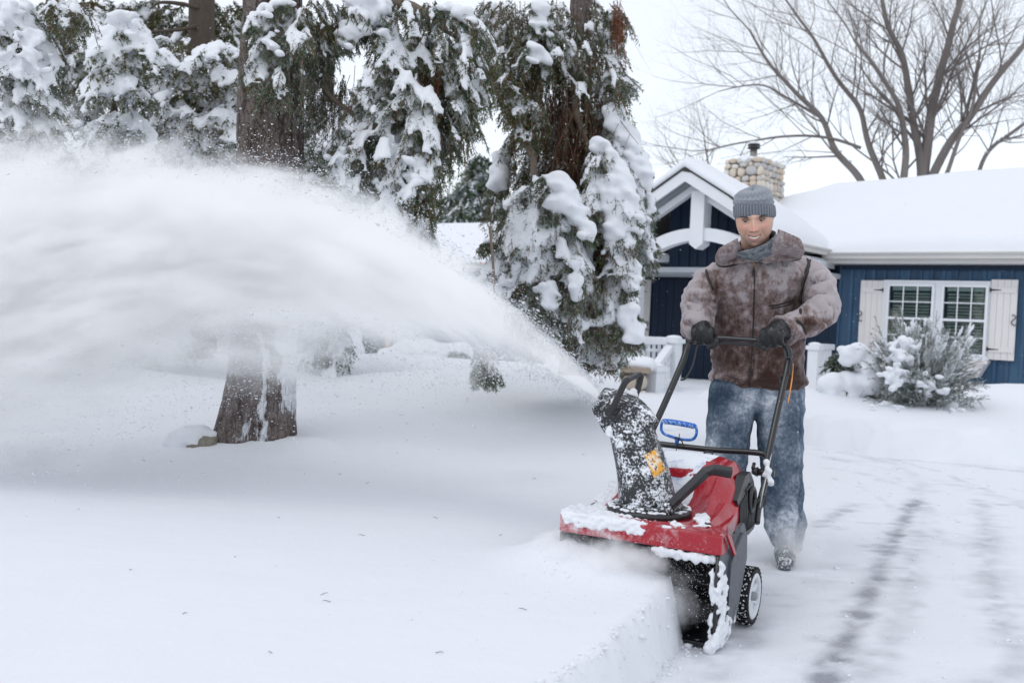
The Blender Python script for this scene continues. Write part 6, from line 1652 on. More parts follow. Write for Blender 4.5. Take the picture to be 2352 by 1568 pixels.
# brown dead sprays
hang_strands(F, [(960,110),(1010,110),(1015,190),(985,220)], 5.45, 0.1, 26, 0.18, 0.90, 0.0, 0.018, 0.1, 0.01)
S3 = Foliage(103); PADS.clear()
for poly, d, n, r in (([(800,0),(880,0),(886,60),(888,105),(866,80),(850,66),(800,84),(776,90),(790,60),(815,40)], 5.32, 60, 0.042), ([(1000,18),(1040,10),(1082,28),(1088,62),(1068,45),(1020,40)], 5.4, 26, 0.034),
        ([(928,378),(944,348),(972,370),(990,412),(985,425),(950,425)], 5.32, 34, 0.042), ([(575,45),(620,8),(640,0),(668,8),(640,20),(600,45),(590,70)], 5.08, 22, 0.030),
        ([(745,365),(800,330),(830,320),(815,345),(780,365)], 5.35, 18, 0.028), ([(865,150),(895,145),(925,175),(912,185),(880,180)], 5.4, 16, 0.030), ([(880,490),(920,475),(945,500),(940,540),(900,530)], 5.36, 30, 0.034),
        ([(800,500),(850,470),(885,490),(880,515),(830,515)], 5.38, 20, 0.030), ([(605,90),(640,70),(655,120),(650,140),(625,120)], 5.05, 16, 0.024), ([(880,230),(905,215),(912,270),(890,300),(860,290)], 5.4, 18, 0.026), ([(1030,90),(1075,80),(1090,120),(1050,115)], 5.4, 16, 0.028), ([(765,95),(800,70),(820,100),(790,120)], 5.3, 14, .026)):
    pad(S3, poly, d, n, r)
fringe(F, list(PADS), 0.021, 0.075)
nt_ = F.needles('crown', need_m, big, 0.0055, 1.15, 0.0050); nt_.location = -Vector(big.location); STAT.append(('big', F.ntri))
S1 = Foliage(102)
S1.blob = F.blob
under(big, S1.snowmesh('snow_load', None, 0.0155, 1, 1, snow_m, 0.004, 0.03))
S1 = S3

under(big, S1.snowmesh('snow_pillow', None, 0.010, 2, 4, snow_soft, 0.010, 0.045))
limb(big, [P(690,120,5.5), P(740,195,5.5), P(770,232,5.52), P(812,262,5.55)], [0.018,0.016,0.015,0.012])
limb(big, [P(680,-60,5.5), P(800,-30,5.5), P(950,20,5.6), P(1060,90,5.65), P(1110,165,5.9)], [0.045,0.04,0.035,0.028,0.02])
limb(big, [P(950,20,5.6), P(935,180,5.55), P(915,330,5.5), P(905,480,5.5)], [0.028,0.02,0.015,0.008])
under(big, twigs('dead_twigs', [(880,150),(1000,120),(1020,300),(960,400),(900,350)], 5.55, 0.2, 70, 0.35, None, seed=3))
under(big, twigs('dead_twigs', [(790,150),(830,150),(830,230),(800,250)], 5.4, 0.1, 5, 0.4, None, seed=4, r=0.002))

# ============ second spruce in front of the porch
sec = tree_root('spruce_tree', (P(1330, 850, 7.6).x, P(1330, 850, 7.6).y, 0.15), 'bushy weeping spruce with rust-brown inner twigs beside the white porch')
trunk_mesh([(1318,860,7.7),(1322,700,7.7),(1326,450,7.7),(1330,200,7.7),(1336,-100,7.7),(1345,-500,7.7)], [34,32,29,26,22,16], sec, None, 48, 10, barkm, lambda q, dr, a: 0.1)
F = Foliage(201); F.sidep = 0.58
top_poly = [(1105,0),(1415,0),(1428,60),(1420,100),(1440,170),(1410,190),(1390,230),(1340,200),(1290,170),(1200,160),(1150,110),(1115,60)]
fill(F, top_poly, 7.5, 0.55, 260, 0.26, 5, 1.0, 0.5, 0.20, 0.18, 0.026, 0.024, axis=1260, hang=0.9)
hang_strands(F, [(1115,0),(1420,0),(1430,120),(1380,260),(1290,280),(1200,250),(1150,150)], 7.5, 0.5, 360, 0.42, 0.28, 0.20, 0.026, 0.4, 0.014)
left_br = [(1110,130),(1160,150),(1200,200),(1245,240),(1230,300),(1190,300),(1150,210)]
fill(F, left_br, 7.1, 0.2, 90, 0.22, 5, 1.0, 0.3, 0.40, 0.10, 0.028, 0.018, axis=1200, hang=0.8)
core_poly = [(1170,280),(1230,230),(1400,230),(1420,330),(1430,460),(1430,600),(1425,710),(1390,750),(1340,740),(1330,600),(1290,520),(1240,480),(1170,500),(1120,470),(1140,380)]
fill(F, core_poly, 7.9, 0.45, 280, 0.26, 5, 1.0, 0.42, 0.14, 0.12, 0.028, 0.024, axis=1300, hang=1.0)
hang_strands(F, core_poly, 7.8, 0.5, 200, 0.40, 0.30, 0.06, 0.026, 0.3, 0.014)
hang_strands(F, [(1250,180),(1400,230),(1390,420),(1300,420),(1240,300)], 7.4, 0.2, 90, 0.35, 0.88, 0.0, 0.02, 0.1, 0.01, dens=0.6)
hang_strands(F, [(1385,420),(1405,430),(1405,760),(1380,760),(1375,500)], 7.25, 0.15, 90, 0.30, 0.93, 0.0, 0.022, 0.12, 0.01, dens=0.8)
hang_strands(F, [(1160,500),(1230,440),(1230,620),(1150,640)], 7.2, 0.2, 60, 0.35, 0.86, 0.0, 0.022, 0.15, 0.01, dens=0.7)
L1 = [(1165,470),(1225,400),(1300,400),(1345,480),(1360,560),(1345,640),(1330,700),(1310,750),(1250,770),(1195,740),(1150,700),(1105,660),(1120,620),(1150,560)]
fill(F, L1, 6.9, 0.35, 480, 0.23, 5, 1.0, 0.74, 0.20, 0.24, 0.027, 0.024, axis=1250, hang=0.95)
hang_strands(F, [(1180,640),(1340,600),(1340,700),(1315,735),(1200,735),(1150,690)], 6.8, 0.3, 170, 0.24, 0.35, 0.30, 0.027, 0.35, 0.012)
L2 = [(1355,330),(1392,330),(1430,420),(1450,520),(1455,590),(1425,640),(1435,690),(1440,730),(1425,760),(1390,765),(1385,700),(1400,600),(1375,500),(1355,430)]
fill(F, L2, 7.0, 0.30, 380, 0.22, 5, 1.0, 0.66, 0.18, 0.25, 0.027, 0.024, axis=1380, hang=0.95)
L3 = [(1393,235),(1415,250),(1450,340),(1468,420),(1480,500),(1488,570),(1465,575),(1445,480),(1420,380),(1390,300)]
fill(F, L3, 7.3, 0.25, 230, 0.20, 5, 1.0, 0.85, 0.15, 0.30, 0.027, 0.026, axis=1400, hang=0.8)
hang_strands(F, [(1340,620),(1440,640),(1445,745),(1350,750)], 6.85, 0.2, 200, 0.24, 0.38, 0.30, 0.027, 0.3, 0.013)
fill(F, [(1395,165),(1440,175),(1445,200),(1420,205)], 7.2, 0.1, 22, 0.16, 5, 0.5, 0.7, 0.2, 0.3, 0.026, 0.018, axis=1380, hang=0.2)
hang_strands(F, [(1405,-10),(1432,-10),(1435,70),(1420,100)], 6.9, 0.08, 40, 0.22, 0.92, 0.0, 0.020, 0.0, 0.01, dens=0.8)
fill(F, [(1105,555),(1130,550),(1135,575),(1108,575)], 6.7, 0.05, 10, 0.10, 5, 0.3, 0.0, 0.4, 0.1, 0.02, 0.018, axis=1160, hang=0.1)
fill(F, [(1340,775),(1440,775),(1430,815),(1350,815)], 7.4, 0.25, 60, 0.20, 5, 0.8, 0.9, 0.15, 0.25, 0.026, 0.028, axis=1400, hang=0.5)
S3 = Foliage(203); PADS.clear()
for poly, d, n, r in (([(1243,404),(1290,396),(1315,420),(1345,475),(1362,530),(1352,556),(1322,530),(1312,500),(1290,470),(1275,500),(1262,510),(1258,470),(1268,440)], 6.55, 120, 0.050),
        ([(1358,325),(1375,318),(1400,335),(1440,400),(1458,450),(1448,470),(1420,420),(1380,370)], 6.75, 80, 0.055), ([(1365,420),(1410,400),(1450,440),(1472,510),(1466,545),(1440,520),(1425,560),(1395,545),(1392,490),(1370,450)], 6.70, 120, 0.055),
        ([(1393,233),(1425,248),(1458,310),(1488,385),(1490,425),(1466,430),(1440,360),(1405,300)], 7.05, 110, 0.060), ([(1478,440),(1500,450),(1502,500),(1480,520)], 7.1, 24, 0.04), ([(1480,520),(1500,530),(1510,600),(1488,600),(1478,560)], 7.1, 24, 0.036),
        ([(1432,705),(1455,700),(1470,740),(1468,790),(1440,790),(1420,750)], 6.65, 60, 0.050), ([(1445,590),(1470,600),(1468,660),(1435,680),(1430,640)], 6.7, 36, 0.04), ([(1150,480),(1185,440),(1200,440),(1198,475),(1170,490)], 6.7, 26, 0.040),
        ([(1215,45),(1240,40),(1262,60),(1268,85),(1235,80)], 7.0, 20, 0.04), ([(1198,108),(1230,102),(1262,130),(1256,150),(1215,145)], 6.9, 26, 0.045), ([(1222,5),(1252,0),(1262,30),(1230,30)], 7.0, 16, .04), ([(1395,25),(1415,30),(1418,52),(1398,50)], 7.0, 12, .04),
        ([(1110,556),(1128,550),(1140,562),(1118,568)], 6.65, 8, 0.028), ([(1140,355),(1165,330),(1160,430),(1128,440)], 7.5, 50, 0.06), ([(1300,600),(1335,590),(1340,680),(1315,690)], 6.5, 36, 0.038), ([(1230,660),(1275,640),(1300,700),(1260,720),(1220,700)], 6.5, 46, 0.036),
        ([(1180,560),(1205,520),(1215,560),(1190,640),(1165,650)], 6.6, 36, 0.035), ([(1140,640),(1180,620),(1190,650),(1140,670)], 6.6, 22, 0.032), ([(1135,690),(1160,680),(1175,720),(1150,725)], 6.6, 16, 0.034)):
    pad(S3, poly, d, n, r*0.85, 0.6)
fringe(F, list(PADS), 0.026, 0.1)
o = F.needles('crown', need_m, sec, 0.0078, 0.52, 0.0076); o.location = -Vector(sec.location); STAT.append(('sec', F.ntri))
S1 = Foliage(202); S1.blob = F.blob; under(sec, S1.snowmesh('snow_load', None, 0.022, 1, 1, snow_m, 0.005, 0.04))
S1 = S3

under(sec, S1.snowmesh('snow_pillow', None, 0.014, 2, 12, snow_soft, 0.010, 0.11))
limb(sec, [P(1100,140,7.2), P(1130,185,7.1), P(1170,262,7.0), P(1205,320,6.95), P(1222,360,6.92), P(1230,405,6.9)], [0.030,0.030,0.028,0.026,0.024,0.022])
limb(sec, [P(1300,120,7.2), P(1316,200,7.15), P(1325,260,7.1), P(1340,310,7.1), P(1352,350,7.1), P(1335,400,7.1)], [0.030,0.028,0.026,0.022,0.016,0.01])
limb(sec, [P(1290,260,7.3), P(1282,320,7.3), P(1272,380,7.3), P(1265,400,7.3)], [0.012,0.012,0.012,0.010]); limb(sec, [P(1245,130,7.4), P(1240,220,7.3), P(1250,300,7.3)], [0.012,0.01,0.006])
under(sec, twigs('dead_twigs', [(1270,180),(1380,220),(1390,400),(1310,420),(1290,300)], 7.25, 0.2, 230, 0.55, None, seed=5, r=0.0045, spread=0.16))
under(sec, twigs('dead_twigs', [(1190,20),(1260,60),(1250,260),(1210,240)], 7.3, 0.2, 80, 0.45, None, seed=6, r=0.004, spread=0.12))
under(sec, twigs('dead_twigs', [(1150,520),(1240,470),(1220,600),(1150,620)], 7.0, 0.2, 80, 0.35, None, seed=7, r=0.004, spread=0.2))
under(sec, twigs('dead_twigs', [(1370,430),(1410,430),(1410,700),(1370,700)], 7.2, 0.15, 120, 0.35, None, seed=8, r=0.004, spread=0.2))

# ============ background conifers on the left
def bg_tree(name, base, label, trunk, regions, pads, seed, mat=need_bg, spacing=0.02, width=0.010, vox=0.030, group=None, cat='tree', limbs=(), sub=1, per=1.0):
    rt = tree_root(name, base, label, cat, group)
    if trunk: trunk_mesh(trunk[0], trunk[1], rt, None, 32, 8, darkbark, lambda q, dr, a: 0.15, 1.0)
    F = Foliage(seed); F.sidep = 0.45
    for r_ in regions: fill(F, *r_[0], **r_[1])
    o = F.needles('crown', mat, rt, spacing, per, width)
    if o: o.location = -Vector(rt.location); STAT.append((label[:12], F.ntri))
    for pl in pads: pad(F, pl[0], pl[1], int(pl[2]*0.8), pl[3]*0.62, 0.6)
    under(rt, F.snowmesh('snow_load', None, vox, sub, 1, snow_soft, 0.014, 0.05))
    for pts, rads in limbs: limb(rt, pts, rads, mat=darkbark, n=7)
    return rt
BG = 'snow-laden conifers behind the lawn'
bg_tree('fir_tree', P(460, 850, 10.5), 'stout mossy-trunked fir with heavy snow fingers, just left of the big spruce trunk', ([(455,860,10.5),(458,500,10.5),(462,100,10.5),(468,-300,10.5)], [34,32,29,24]),
    [(([(330,80),(560,100),(555,250),(540,430),(500,440),(400,430),(370,400),(330,330),(300,200)], 9.8, 0.5, 210, 0.42, 6, 0.9, 0.93, 0.40, 0.10, 0.040, 0.036), dict(axis=450, hang=0.35, towards=0.9)),
     (([(330,80),(560,60),(560,430),(330,430)], 11.0, 0.4, 110, 0.42, 6, 0.9, 0.45, 0.30, 0.08, 0.045, 0.045), dict(axis=450, hang=0.5)),
     (([(330,0),(560,0),(560,115),(480,95),(400,65),(330,60)], 11.2, 0.5, 70, 0.42, 6, 0.9, 0.4, 0.35, 0.1, 0.045, 0.036), dict(axis=450, hang=0.6)),
     (([(380,420),(540,420),(540,600),(400,620)], 10.0, 0.4, 110, 0.4, 6, 0.9, 0.8, 0.5, 0.1, 0.045, 0.036), dict(axis=450, hang=0.5)),
     (([(380,420),(520,420),(520,520),(400,500)], 9.9, 0.4, 50, 0.4, 6, 0.9, 0.8, 0.5, 0.1, 0.045, 0.045), dict(axis=450, hang=0.5))],
    [([(360,255),(400,235),(425,270),(440,300),(390,310),(355,290)], 9.3, 46, 0.085, 0.6), ([(395,310),(440,300),(470,350),(420,370)], 9.3, 30, 0.07, 0.6), ([(470,250),(520,260),(530,300),(480,290)], 9.3, 22, 0.06, 0.6)], 301, group=BG,
    limbs=[([P(458,60,10.4), P(400,70,10.2), P(330,75,10)], [0.026,0.018,0.01]), ([P(462,20,10.4), P(380,5,10.2), P(345,20,10)], [0.026,0.018,0.01]), ([P(460,130,10.4), P(520,110,10.3), P(560,120,10.2)], [0.02,0.015,0.01])])
bg_tree('fir_tree', P(262, 840, 8.6), 'slender fir with a thin bare brown stem and drooping snowy tips', ([(258,800,8.6),(258,330,8.6),(268,190,8.6),(262,60,8.6)], [7,7,6,5]),
    [(([(215,60),(290,20),(345,45),(335,100),(300,140),(325,200),(280,225),(215,210),(225,140)], 8.4, 0.25, 66, 0.36, 6, 1.0, 0.85, 0.30, 0.25, 0.040, 0.042), dict(axis=270, hang=0.6, towards=0.8)),
     (([(205,290),(270,255),(265,330),(230,380),(200,360)], 8.5, 0.2, 40, 0.34, 6, 0.9, 0.8, 0.35, 0.2, 0.04, 0.045), dict(axis=300, hang=0.5)),
     (([(270,250),(330,270),(350,350),(280,380)], 8.8, 0.2, 40, 0.34, 6, 0.9, 0.8, 0.25, 0.2, 0.04, 0.045), dict(axis=270, hang=0.5)),
     (([(250,330),(300,340),(310,420),(250,430)], 8.6, 0.2, 34, 0.3, 6, 0.9, 0.7, 0.3, 0.2, 0.04, 0.04), dict(axis=270, hang=0.6))],
    [([(238,38),(280,24),(325,40),(340,60),(290,50),(245,60)], 8.1, 26, 0.06, 0.5), ([(290,70),(322,72),(330,110),(300,125)], 8.1, 18, 0.055, .6), ([(250,160),(300,165),(300,200),(260,200)], 8.1, 18, 0.05, .6)], 302, group=BG, vox=0.026)
bg_tree('fir_tree', P(130, 850, 11.5), 'broad fir with olive and rusty foliage under thick snow, second from the left edge', ([(120,860,11.6),(118,400,11.6),(125,0,11.6),(130,-300,11.6)], [22,20,17,14]),
    [(([(60,60),(230,0),(250,120),(230,330),(150,400),(60,390),(30,300),(60,200)], 11.0, 0.6, 190, 0.45, 6, 0.9, 0.72, 0.50, 0.06, 0.045, 0.038), dict(axis=150, hang=0.4, towards=0.8, toned=0.2)),
     (([(0,280),(260,300),(330,380),(300,460),(0,460)], 10.2, 0.5, 150, 0.42, 6, 0.8, 0.9, 0.35, 0.2, 0.045, 0.040), dict(axis=150, hang=0.35, towards=0.9)),
     (([(90,0),(330,0),(330,60),(260,110),(110,90)], 11.6, 0.5, 130, 0.42, 6, 0.9, 0.35, 0.55, 0.05, 0.05, 0.045), dict(axis=200, hang=0.6, toned=0.25))],
    [([(150,90),(205,48),(258,75),(262,90),(200,100),(165,118)], 10.2, 36, 0.07, 0.55), ([(65,400),(110,380),(145,420),(130,440),(70,440)], 9.8, 26, 0.08, 0.6), ([(120,275),(165,240),(190,290),(150,310)], 10.2, 26, 0.08, .6), ([(205,200),(250,190),(300,220),(280,250),(210,240)], 10.2, 26, 0.07, .6)], 303, group=BG)
bg_tree('fir_tree', P(760, 850, 10.0), 'snowy fir seen between the big spruce trunk and its drooping bough', ([(750,860,10.0),(752,500,10.0),(756,250,10.0),(758,60,10.0)], [12,11,9,5]),
    [(([(690,250),(740,200),(800,220),(850,230),(850,330),(790,400),(780,520),(700,540),(690,400)], 9.9, 0.5, 150, 0.36, 6, 0.9, 0.85, 0.25, 0.2, 0.04, 0.032), dict(axis=740, hang=0.45, towards=0.8)),
     (([(715,560),(790,560),(800,700),(805,860),(735,865),(715,760)], 9.8, 0.3, 80, 0.34, 6, 0.9, 0.95, 0.25, 0.3, 0.045, 0.045), dict(axis=755, hang=0.5)),
     (([(800,170),(880,130),(905,170),(890,260),(800,240)], 8.0, 0.3, 46, 0.34, 6, 0.9, 0.65, 0.10, 0.15, 0.035, 0.035), dict(axis=740, hang=0.5))],
    [([(740,265),(775,245),(795,275),(790,300),(750,290)], 9.4, 22, 0.065, 0.6)], 304, group=BG, limbs=[([P(750,330,9.9), P(785,345,9.8), P(810,365,9.7)], [0.03,0.022,0.012]), ([P(760,280,9.9), P(830,240,9.0), P(890,200,8.5)], [0.03,0.025,0.012])])
bg_tree('fir_tree', P(20, 880, 5.6), 'near spruce bough thick with bluish snow at the left edge of the picture', ([(-120,900,5.6),(-118,500,5.6),(-110,0,5.6),(-105,-400,5.6)], [40,38,34,28]),
    [(([(-60,0),(60,0),(95,60),(112,150),(118,200),(95,280),(60,270),(-60,290)], 5.0, 0.2, 190, 0.20, 6, 0.9, 0.86, 0.18, 0.35, 0.024, 0.025), dict(axis=-40, hang=0.7, towards=0.8)),
     (([(100,0),(195,0),(190,30),(150,55),(105,40)], 4.9, 0.1, 36, 0.16, 5, 0.8, 0.35, 0.45, 0.3, 0.022, 0.018), dict(axis=60, hang=0.9))],
    [([(-20,0),(40,0),(60,20),(20,60),(-20,90)], 4.75, 60, 0.05, 0.6), ([(30,80),(80,60),(120,120),(110,170),(60,150)], 4.75, 46, 0.04, .6), ([(-10,120),(40,110),(60,170),(20,200)], 4.75, 30, 0.038, .6)], 305, mat=need_m, spacing=0.0062, per=1.2, width=0.0044, vox=0.013, group=BG, limbs=[([P(-110,-60,5.5), P(-20,-20,5.2), P(60,60,5.0), P(90,150,5.0)], [0.04,0.03,0.02,0.01])])
bg_tree('fir_tree', P(352, 862, 9.2), 'low whitened fir standing in the blowing snow left of the trunk base', ([(352,880,9.2),(358,820,9.2),(366,700,9.2),(372,600,9.2)], [15,13,11,7]),
    [(([(335,640),(420,620),(425,700),(410,760),(395,800),(335,830),(330,740)], 9.1, 0.4, 90, 0.30, 6, 0.8, 0.85, 0.3, 0.5, 0.045, 0.04), dict(axis=370, hang=0.4)),
     (([(420,640),(540,640),(540,800),(480,820),(430,780),(415,720)], 12.5, 0.5, 100, 0.45, 6, 0.8, 0.7, 0.2, 0.45, 0.06, 0.05), dict(axis=480, hang=0.4))], [], 306, group=BG)
# far evergreen and hazy shrubs behind the left roof
bg_tree('fir_tree', P(1090, 520, 33), 'distant small fir rising behind the snowy left roof', ([(1098,560,33),(1100,450,33),(1102,352,33)], [4,3,1]),
    [(([(1100,350),(1112,380),(1125,420),(1140,470),(1145,515),(1040,515),(1060,470),(1075,420),(1090,380)], 33, 0.8, 130, 0.75, 5, 0.5, 0.8, 0.15, 0.35, 0.14, 0.085), dict(axis=1100, hang=0.2)),
     (([(1010,470),(1060,440),(1060,515),(1005,515)], 34, 0.8, 45, 0.7, 5, 0.5, 0.75, 0.15, 0.25, 0.16, 0.08), dict(axis=1040, hang=0.2))], [], 307, spacing=0.16, width=0.042, vox=None)
# hanging sprig in front of the lawn drift
spg = tree_root('spruce_sprig', P(1120, 850, 4.9), 'single green spruce sprig dangling low through the blown snow', 'branch')
F = Foliage(401)
fill(F, [(1085,850),(1110,835),(1170,850),(1165,880),(1130,885),(1090,875)], 5.0, 0.05, 9, 0.085, 5, 0.8, 0.15, 0.30, 0.25, 0.022, 0.010, axis=1120, hang=0.7)
fill(F, [(1090,800),(1130,790),(1140,850),(1100,850)], 5.0, 0.04, 6, 0.12, 4, 0.8, 0.4, 0.30, 0.35, 0.020, 0.012, axis=1120, hang=0.9)
o = F.needles('needles', need_m, spg, 0.005, 2.6, 0.0030); o.location = -Vector(spg.location); under(spg, F.snowmesh('snow_load', None, 0.008, 1, 1))
limb(spg, [P(1125,520,5.2), P(1135,650,5.1), P(1128,760,5.0), P(1118,850,5.0)], [0.008,0.006,0.005,0.003])

# ============ bare deciduous tree(s) behind the house
mapm = simple('bare_bark', (0.20,0.178,0.17), 0.85, var=0.25, sc=1.2, bump=0.3, bd=0.02)
bare_g = 'bare trees behind the house'
def bare_tree(stems, d, seed, label, base, rsc=1.0, depthmax=5, twl=1.0, dens=1.0):
    rt = tree_root('bare_tree', base, label, 'tree'); rr = random.Random(seed); b = MB(); sb = MB(); tk = MB()
    def branch(p, dr, L, r, lev):
        n = 5 if lev < 3 else 3; pts = [p]; q = p; dd = dr.normalized()
        for i in range(n):
            dd = (dd+Vector((rr.gauss(0, 0.13), rr.gauss(0, 0.13), rr.gauss(0.03, 0.10)))).normalized(); q = q+dd*L/n; pts.append(q)
        rad = [r*(1-0.7*i/n) for i in range(n+1)]
        b.tube(pts, rad, 6 if lev < 1 else (4 if lev < 3 else 3), cap=False)
        if lev >= depthmax: return
        for i in range(1, n+1):
            k = 1 if lev < 2 else (2 if rr.random() < (0.60 if n == 5 else 1.0) else 1)
            for _ in range(k):
                if rr.random() < 0.86*dens:
                    side = dd.cross(Vector((rr.gauss(0,1), rr.gauss(0,1), rr.gauss(0,1)))).normalized(); a = rr.uniform(0.45, 0.95)
                    nd = (dd*math.cos(a)+side*math.sin(a)+Vector((0,0,0.10))).normalized()
                    branch(pts[i], nd, L*rr.uniform(0.42, 0.68), rad[i]*0.62, lev+1)
    for pts, r0, r1, kids in stems:
        C = [P(x, y, d+dz) for x, y, dz in pts]; sp = spline(C, 6); n = len(sp); rad = [(r0+(r1-r0)*i/(n-1))*rsc for i in range(n)]
        sp = [q+Vector((mnoise.noise(q*0.9), 0, mnoise.noise(q*0.9+Vector((5,0,0)))))*0.06 for q in sp]
        tk.tube(sp, rad, 8)
        for i in range(2, n-1):     # snow lying in the forks and along the leaning stems
            t_ = (sp[i+1]-sp[i-1]).normalized()
            if abs(t_.z) < 0.80 and rr.random() < 0.5: sb.ell((sp[i]+sp[i+1])/2+Vector((0,0,rad[i]*0.75)), (rad[i]*1.6, rad[i]*0.8, rad[i]*0.5), 1)
        for k in range(kids):
            i = int(rr.uniform(0.22, 1.0)*(n-1)); t_ = (sp[min(i+1, n-1)]-sp[max(i-1, 0)]).normalized(); side = t_.cross(Vector((rr.gauss(0,0.6), rr.choice((-1,1)), rr.gauss(0,0.4)))).normalized()
            a = rr.uniform(0.4, 0.9); nd = (t_*math.cos(a)+side*math.sin(a)).normalized(); branch(sp[i], nd, rr.uniform(1.3, 3.0)*twl, max(0.013, rad[i]*0.33), 2)
        branch(sp[-1], (sp[-1]-sp[-3]), 2.0*twl, rad[-1]*0.8, 2)
    under(rt, tk.build('trunk', mapm)); tag(under(rt, b.build('crown', mapm)), kind='stuff')
    if sb.v: tag(under(rt, sb.build('snow_load', snow_m)), kind='stuff')
    STAT.append((label[:10], sum(len(f)-2 for f in b.f))); return rt
D2 = 27.0
st = [([(2115,560,0),(2118,420,0),(2125,350,0),(2140,270,0),(2155,180,.3),(2180,90,.6),(2205,0,.8),(2215,-60,1)], 0.30, 0.10, 12),
      ([(2118,430,0),(2100,280,0),(2075,140,.2),(2040,60,.3),(2020,-30,.4)], 0.20, 0.08, 11),
      ([(2085,560,0),(2075,430,-.2),(2080,330,-.3),(2065,250,-.4),(2020,170,-.6),(1960,90,-.8)], 0.20, 0.06, 13),
      ([(2050,560,0),(2035,430,.3),(1995,340,.5),(1975,260,.6),(1930,190,.8),(1870,90,1),(1820,20,1.2)], 0.18, 0.05, 15),
      ([(2020,560,0),(1980,425,.6),(1920,345,.8),(1885,270,1.0),(1820,210,1.2),(1760,140,1.4),(1722,70,1.5)], 0.19, 0.045, 16),
      ([(2130,430,0),(2180,330,-.5),(2230,260,-.8),(2290,180,-1.2),(2360,90,-1.5),(2420,10,-1.6)], 0.20, 0.08, 14),
      ([(2150,440,0),(2175,400,-.6),(2200,320,-.8),(2235,230,-1),(2250,120,-1)], 0.11, 0.05, 10),
      ([(2240,420,0),(2270,350,.5),(2330,300,.7),(2400,250,1)], 0.10, 0.06, 9),
      ([(1975,340,.6),(1900,315,.8),(1800,315,1),(1700,330,1.1),(1620,345,1.2)], 0.075, 0.03, 10),
      ([(1885,270,1),(1800,225,1.2),(1740,195,1.3),(1650,210,1.3)], 0.075, 0.02, 8)]
bare_tree(st, D2, 9, 'large bare maple spreading many dark stems above the snowy right roof', P(2100, 600, D2), 0.62, 5, 1.05, 0.88)
bare_tree([([(1640,520,0),(1630,400,0),(1620,330,0)], 0.06, 0.03, 6), ([(1590,540,0),(1575,420,0),(1560,380,0)], 0.05, 0.025, 5)], 34, 10, 'faint frosty thicket of bare branches showing behind the porch gable', P(1600, 560, 34), 0.8, 4, 0.7, 0.85)
bare_tree([([(1020,560,0),(1025,480,0),(1030,440,0)], 0.05, 0.03, 6), ([(1000,560,0),(990,490,0)], 0.05, 0.03, 5)], 36, 12, 'pale leafless shrub beside the distant small fir', P(1015, 560, 36), 0.7, 4, 0.6, 0.9)

# ============ shrubs before the blue wall
jun = tree_root('juniper_shrub', P(2110, 955, 10.3), 'spiky frosted juniper standing in the snow below the shuttered window', 'shrub')
F = Foliage(501); rng = F.rng; c0 = vec(P(2110, 950, 10.3))
for k in range(300):
    a = rng.uniform(0, 2*PI); el = rng.uniform(0.10, 1.0)**0.6*1.5; L = rng.uniform(0.40, 0.90)*(0.34+0.72*math.sin(el))
    dr = np.array([math.cos(a)*math.cos(el), math.sin(a)*math.cos(el), math.sin(el)]); p = c0+np.array([math.cos(a), math.sin(a), 0])*rng.uniform(0, 0.16)+UP*rng.uniform(-0.05, 0.25); pts = []
    if rng.random() < 0.12: L *= 1.2
    for q in range(6): pts.append(p.copy()); dr = dr-UP*0.05*(1.4-el)+rng.normal(0, 0.05, 3); p = p+dr/np.linalg.norm(dr)*L/5
    F.strand(pts, 0.22+rng.normal(0, 0.1), 0.85, 0.9, 0.030, 0.004)
    for q in (2, 3, 4):
        for _ in range(2):
            sd_ = dr+rng.normal(0, 0.5, 3); sd_ /= np.linalg.norm(sd_); F.strand([pts[q], pts[q]+sd_*0.08, pts[q]+sd_*0.15-UP*0.02], 0.22, 0.9, 0.9, 0.028, 0.0025)
    if rng.random() < 0.9:
        q0 = rng.integers(1, 4)
        for q in range(q0, min(5, q0+rng.integers(1, 4))): dv = pts[q+1]-pts[q]; r = rng.uniform(0.016, 0.036); F.snow(pts[q]+dv*0.5+UP*r*0.5, dv, np.linalg.norm(dv)*0.6, r, 0.7)
o = F.needles('foliage', need_bg, jun, 0.013, 2.0, 0.006); o.location = -Vector(jun.location); STAT.append(('jun', F.ntri))
for pl in (([(2045,790),(2080,770),(2105,800),(2090,830),(2050,830)], 10.0, 60, 0.045, 0.7), ([(2020,860),(2060,830),(2090,860),(2050,900)], 9.9, 50, 0.042, 0.7), ([(2100,740),(2108,730),(2114,760),(2104,765)], 10.3, 6, 0.03, 0.8), ([(2170,930),(2200,920),(2215,950),(2180,960)], 10.0, 14, 0.06, .6), ([(2000,930),(2060,920),(2080,945),(2010,950)], 9.9, 22, 0.055, .6), ([(2100,880),(2160,860),(2180,900),(2120,910)], 9.85, 22, 0.045, .6)): pad(F, pl[0], pl[1], pl[2], min(pl[3], 0.045), pl[4], None, 0.12)
under(jun, F.snowmesh('snow_load', None, 0.020, 1, 2, snow_m, 0.006, 0.05))
sh = tree_root('snow_shrub', P(1955, 925, 10.8), 'small leafy shrub bowed under rounded white snow caps beside the juniper', 'shrub')
F = Foliage(502)
fill(F, [(1930,800),(1995,800),(2000,860),(1985,900),(1960,925),(1900,920),(1885,900),(1910,860)], 10.8, 0.25, 90, 0.22, 5, 0.5, 0.5, 0.12, 0.25, 0.035, 0.03, axis=1950, hang=0.1)
o = F.needles('foliage', need_bg, sh, 0.016, 2.0, 0.010); o.location = -Vector(sh.location)
for pl in (([(1930,805),(1950,792),(1990,800),(2000,820),(1995,845),(1960,838),(1930,830)], 10.5, 46, 0.075, 0.7), ([(1895,880),(1920,860),(1965,862),(1990,890),(1960,920),(1890,918)], 10.5, 90, 0.085, 0.75), ([(1985,850),(2010,835),(2030,880),(2005,905),(1985,890)], 10.4, 36, 0.07, .7)): pad(F, *pl)
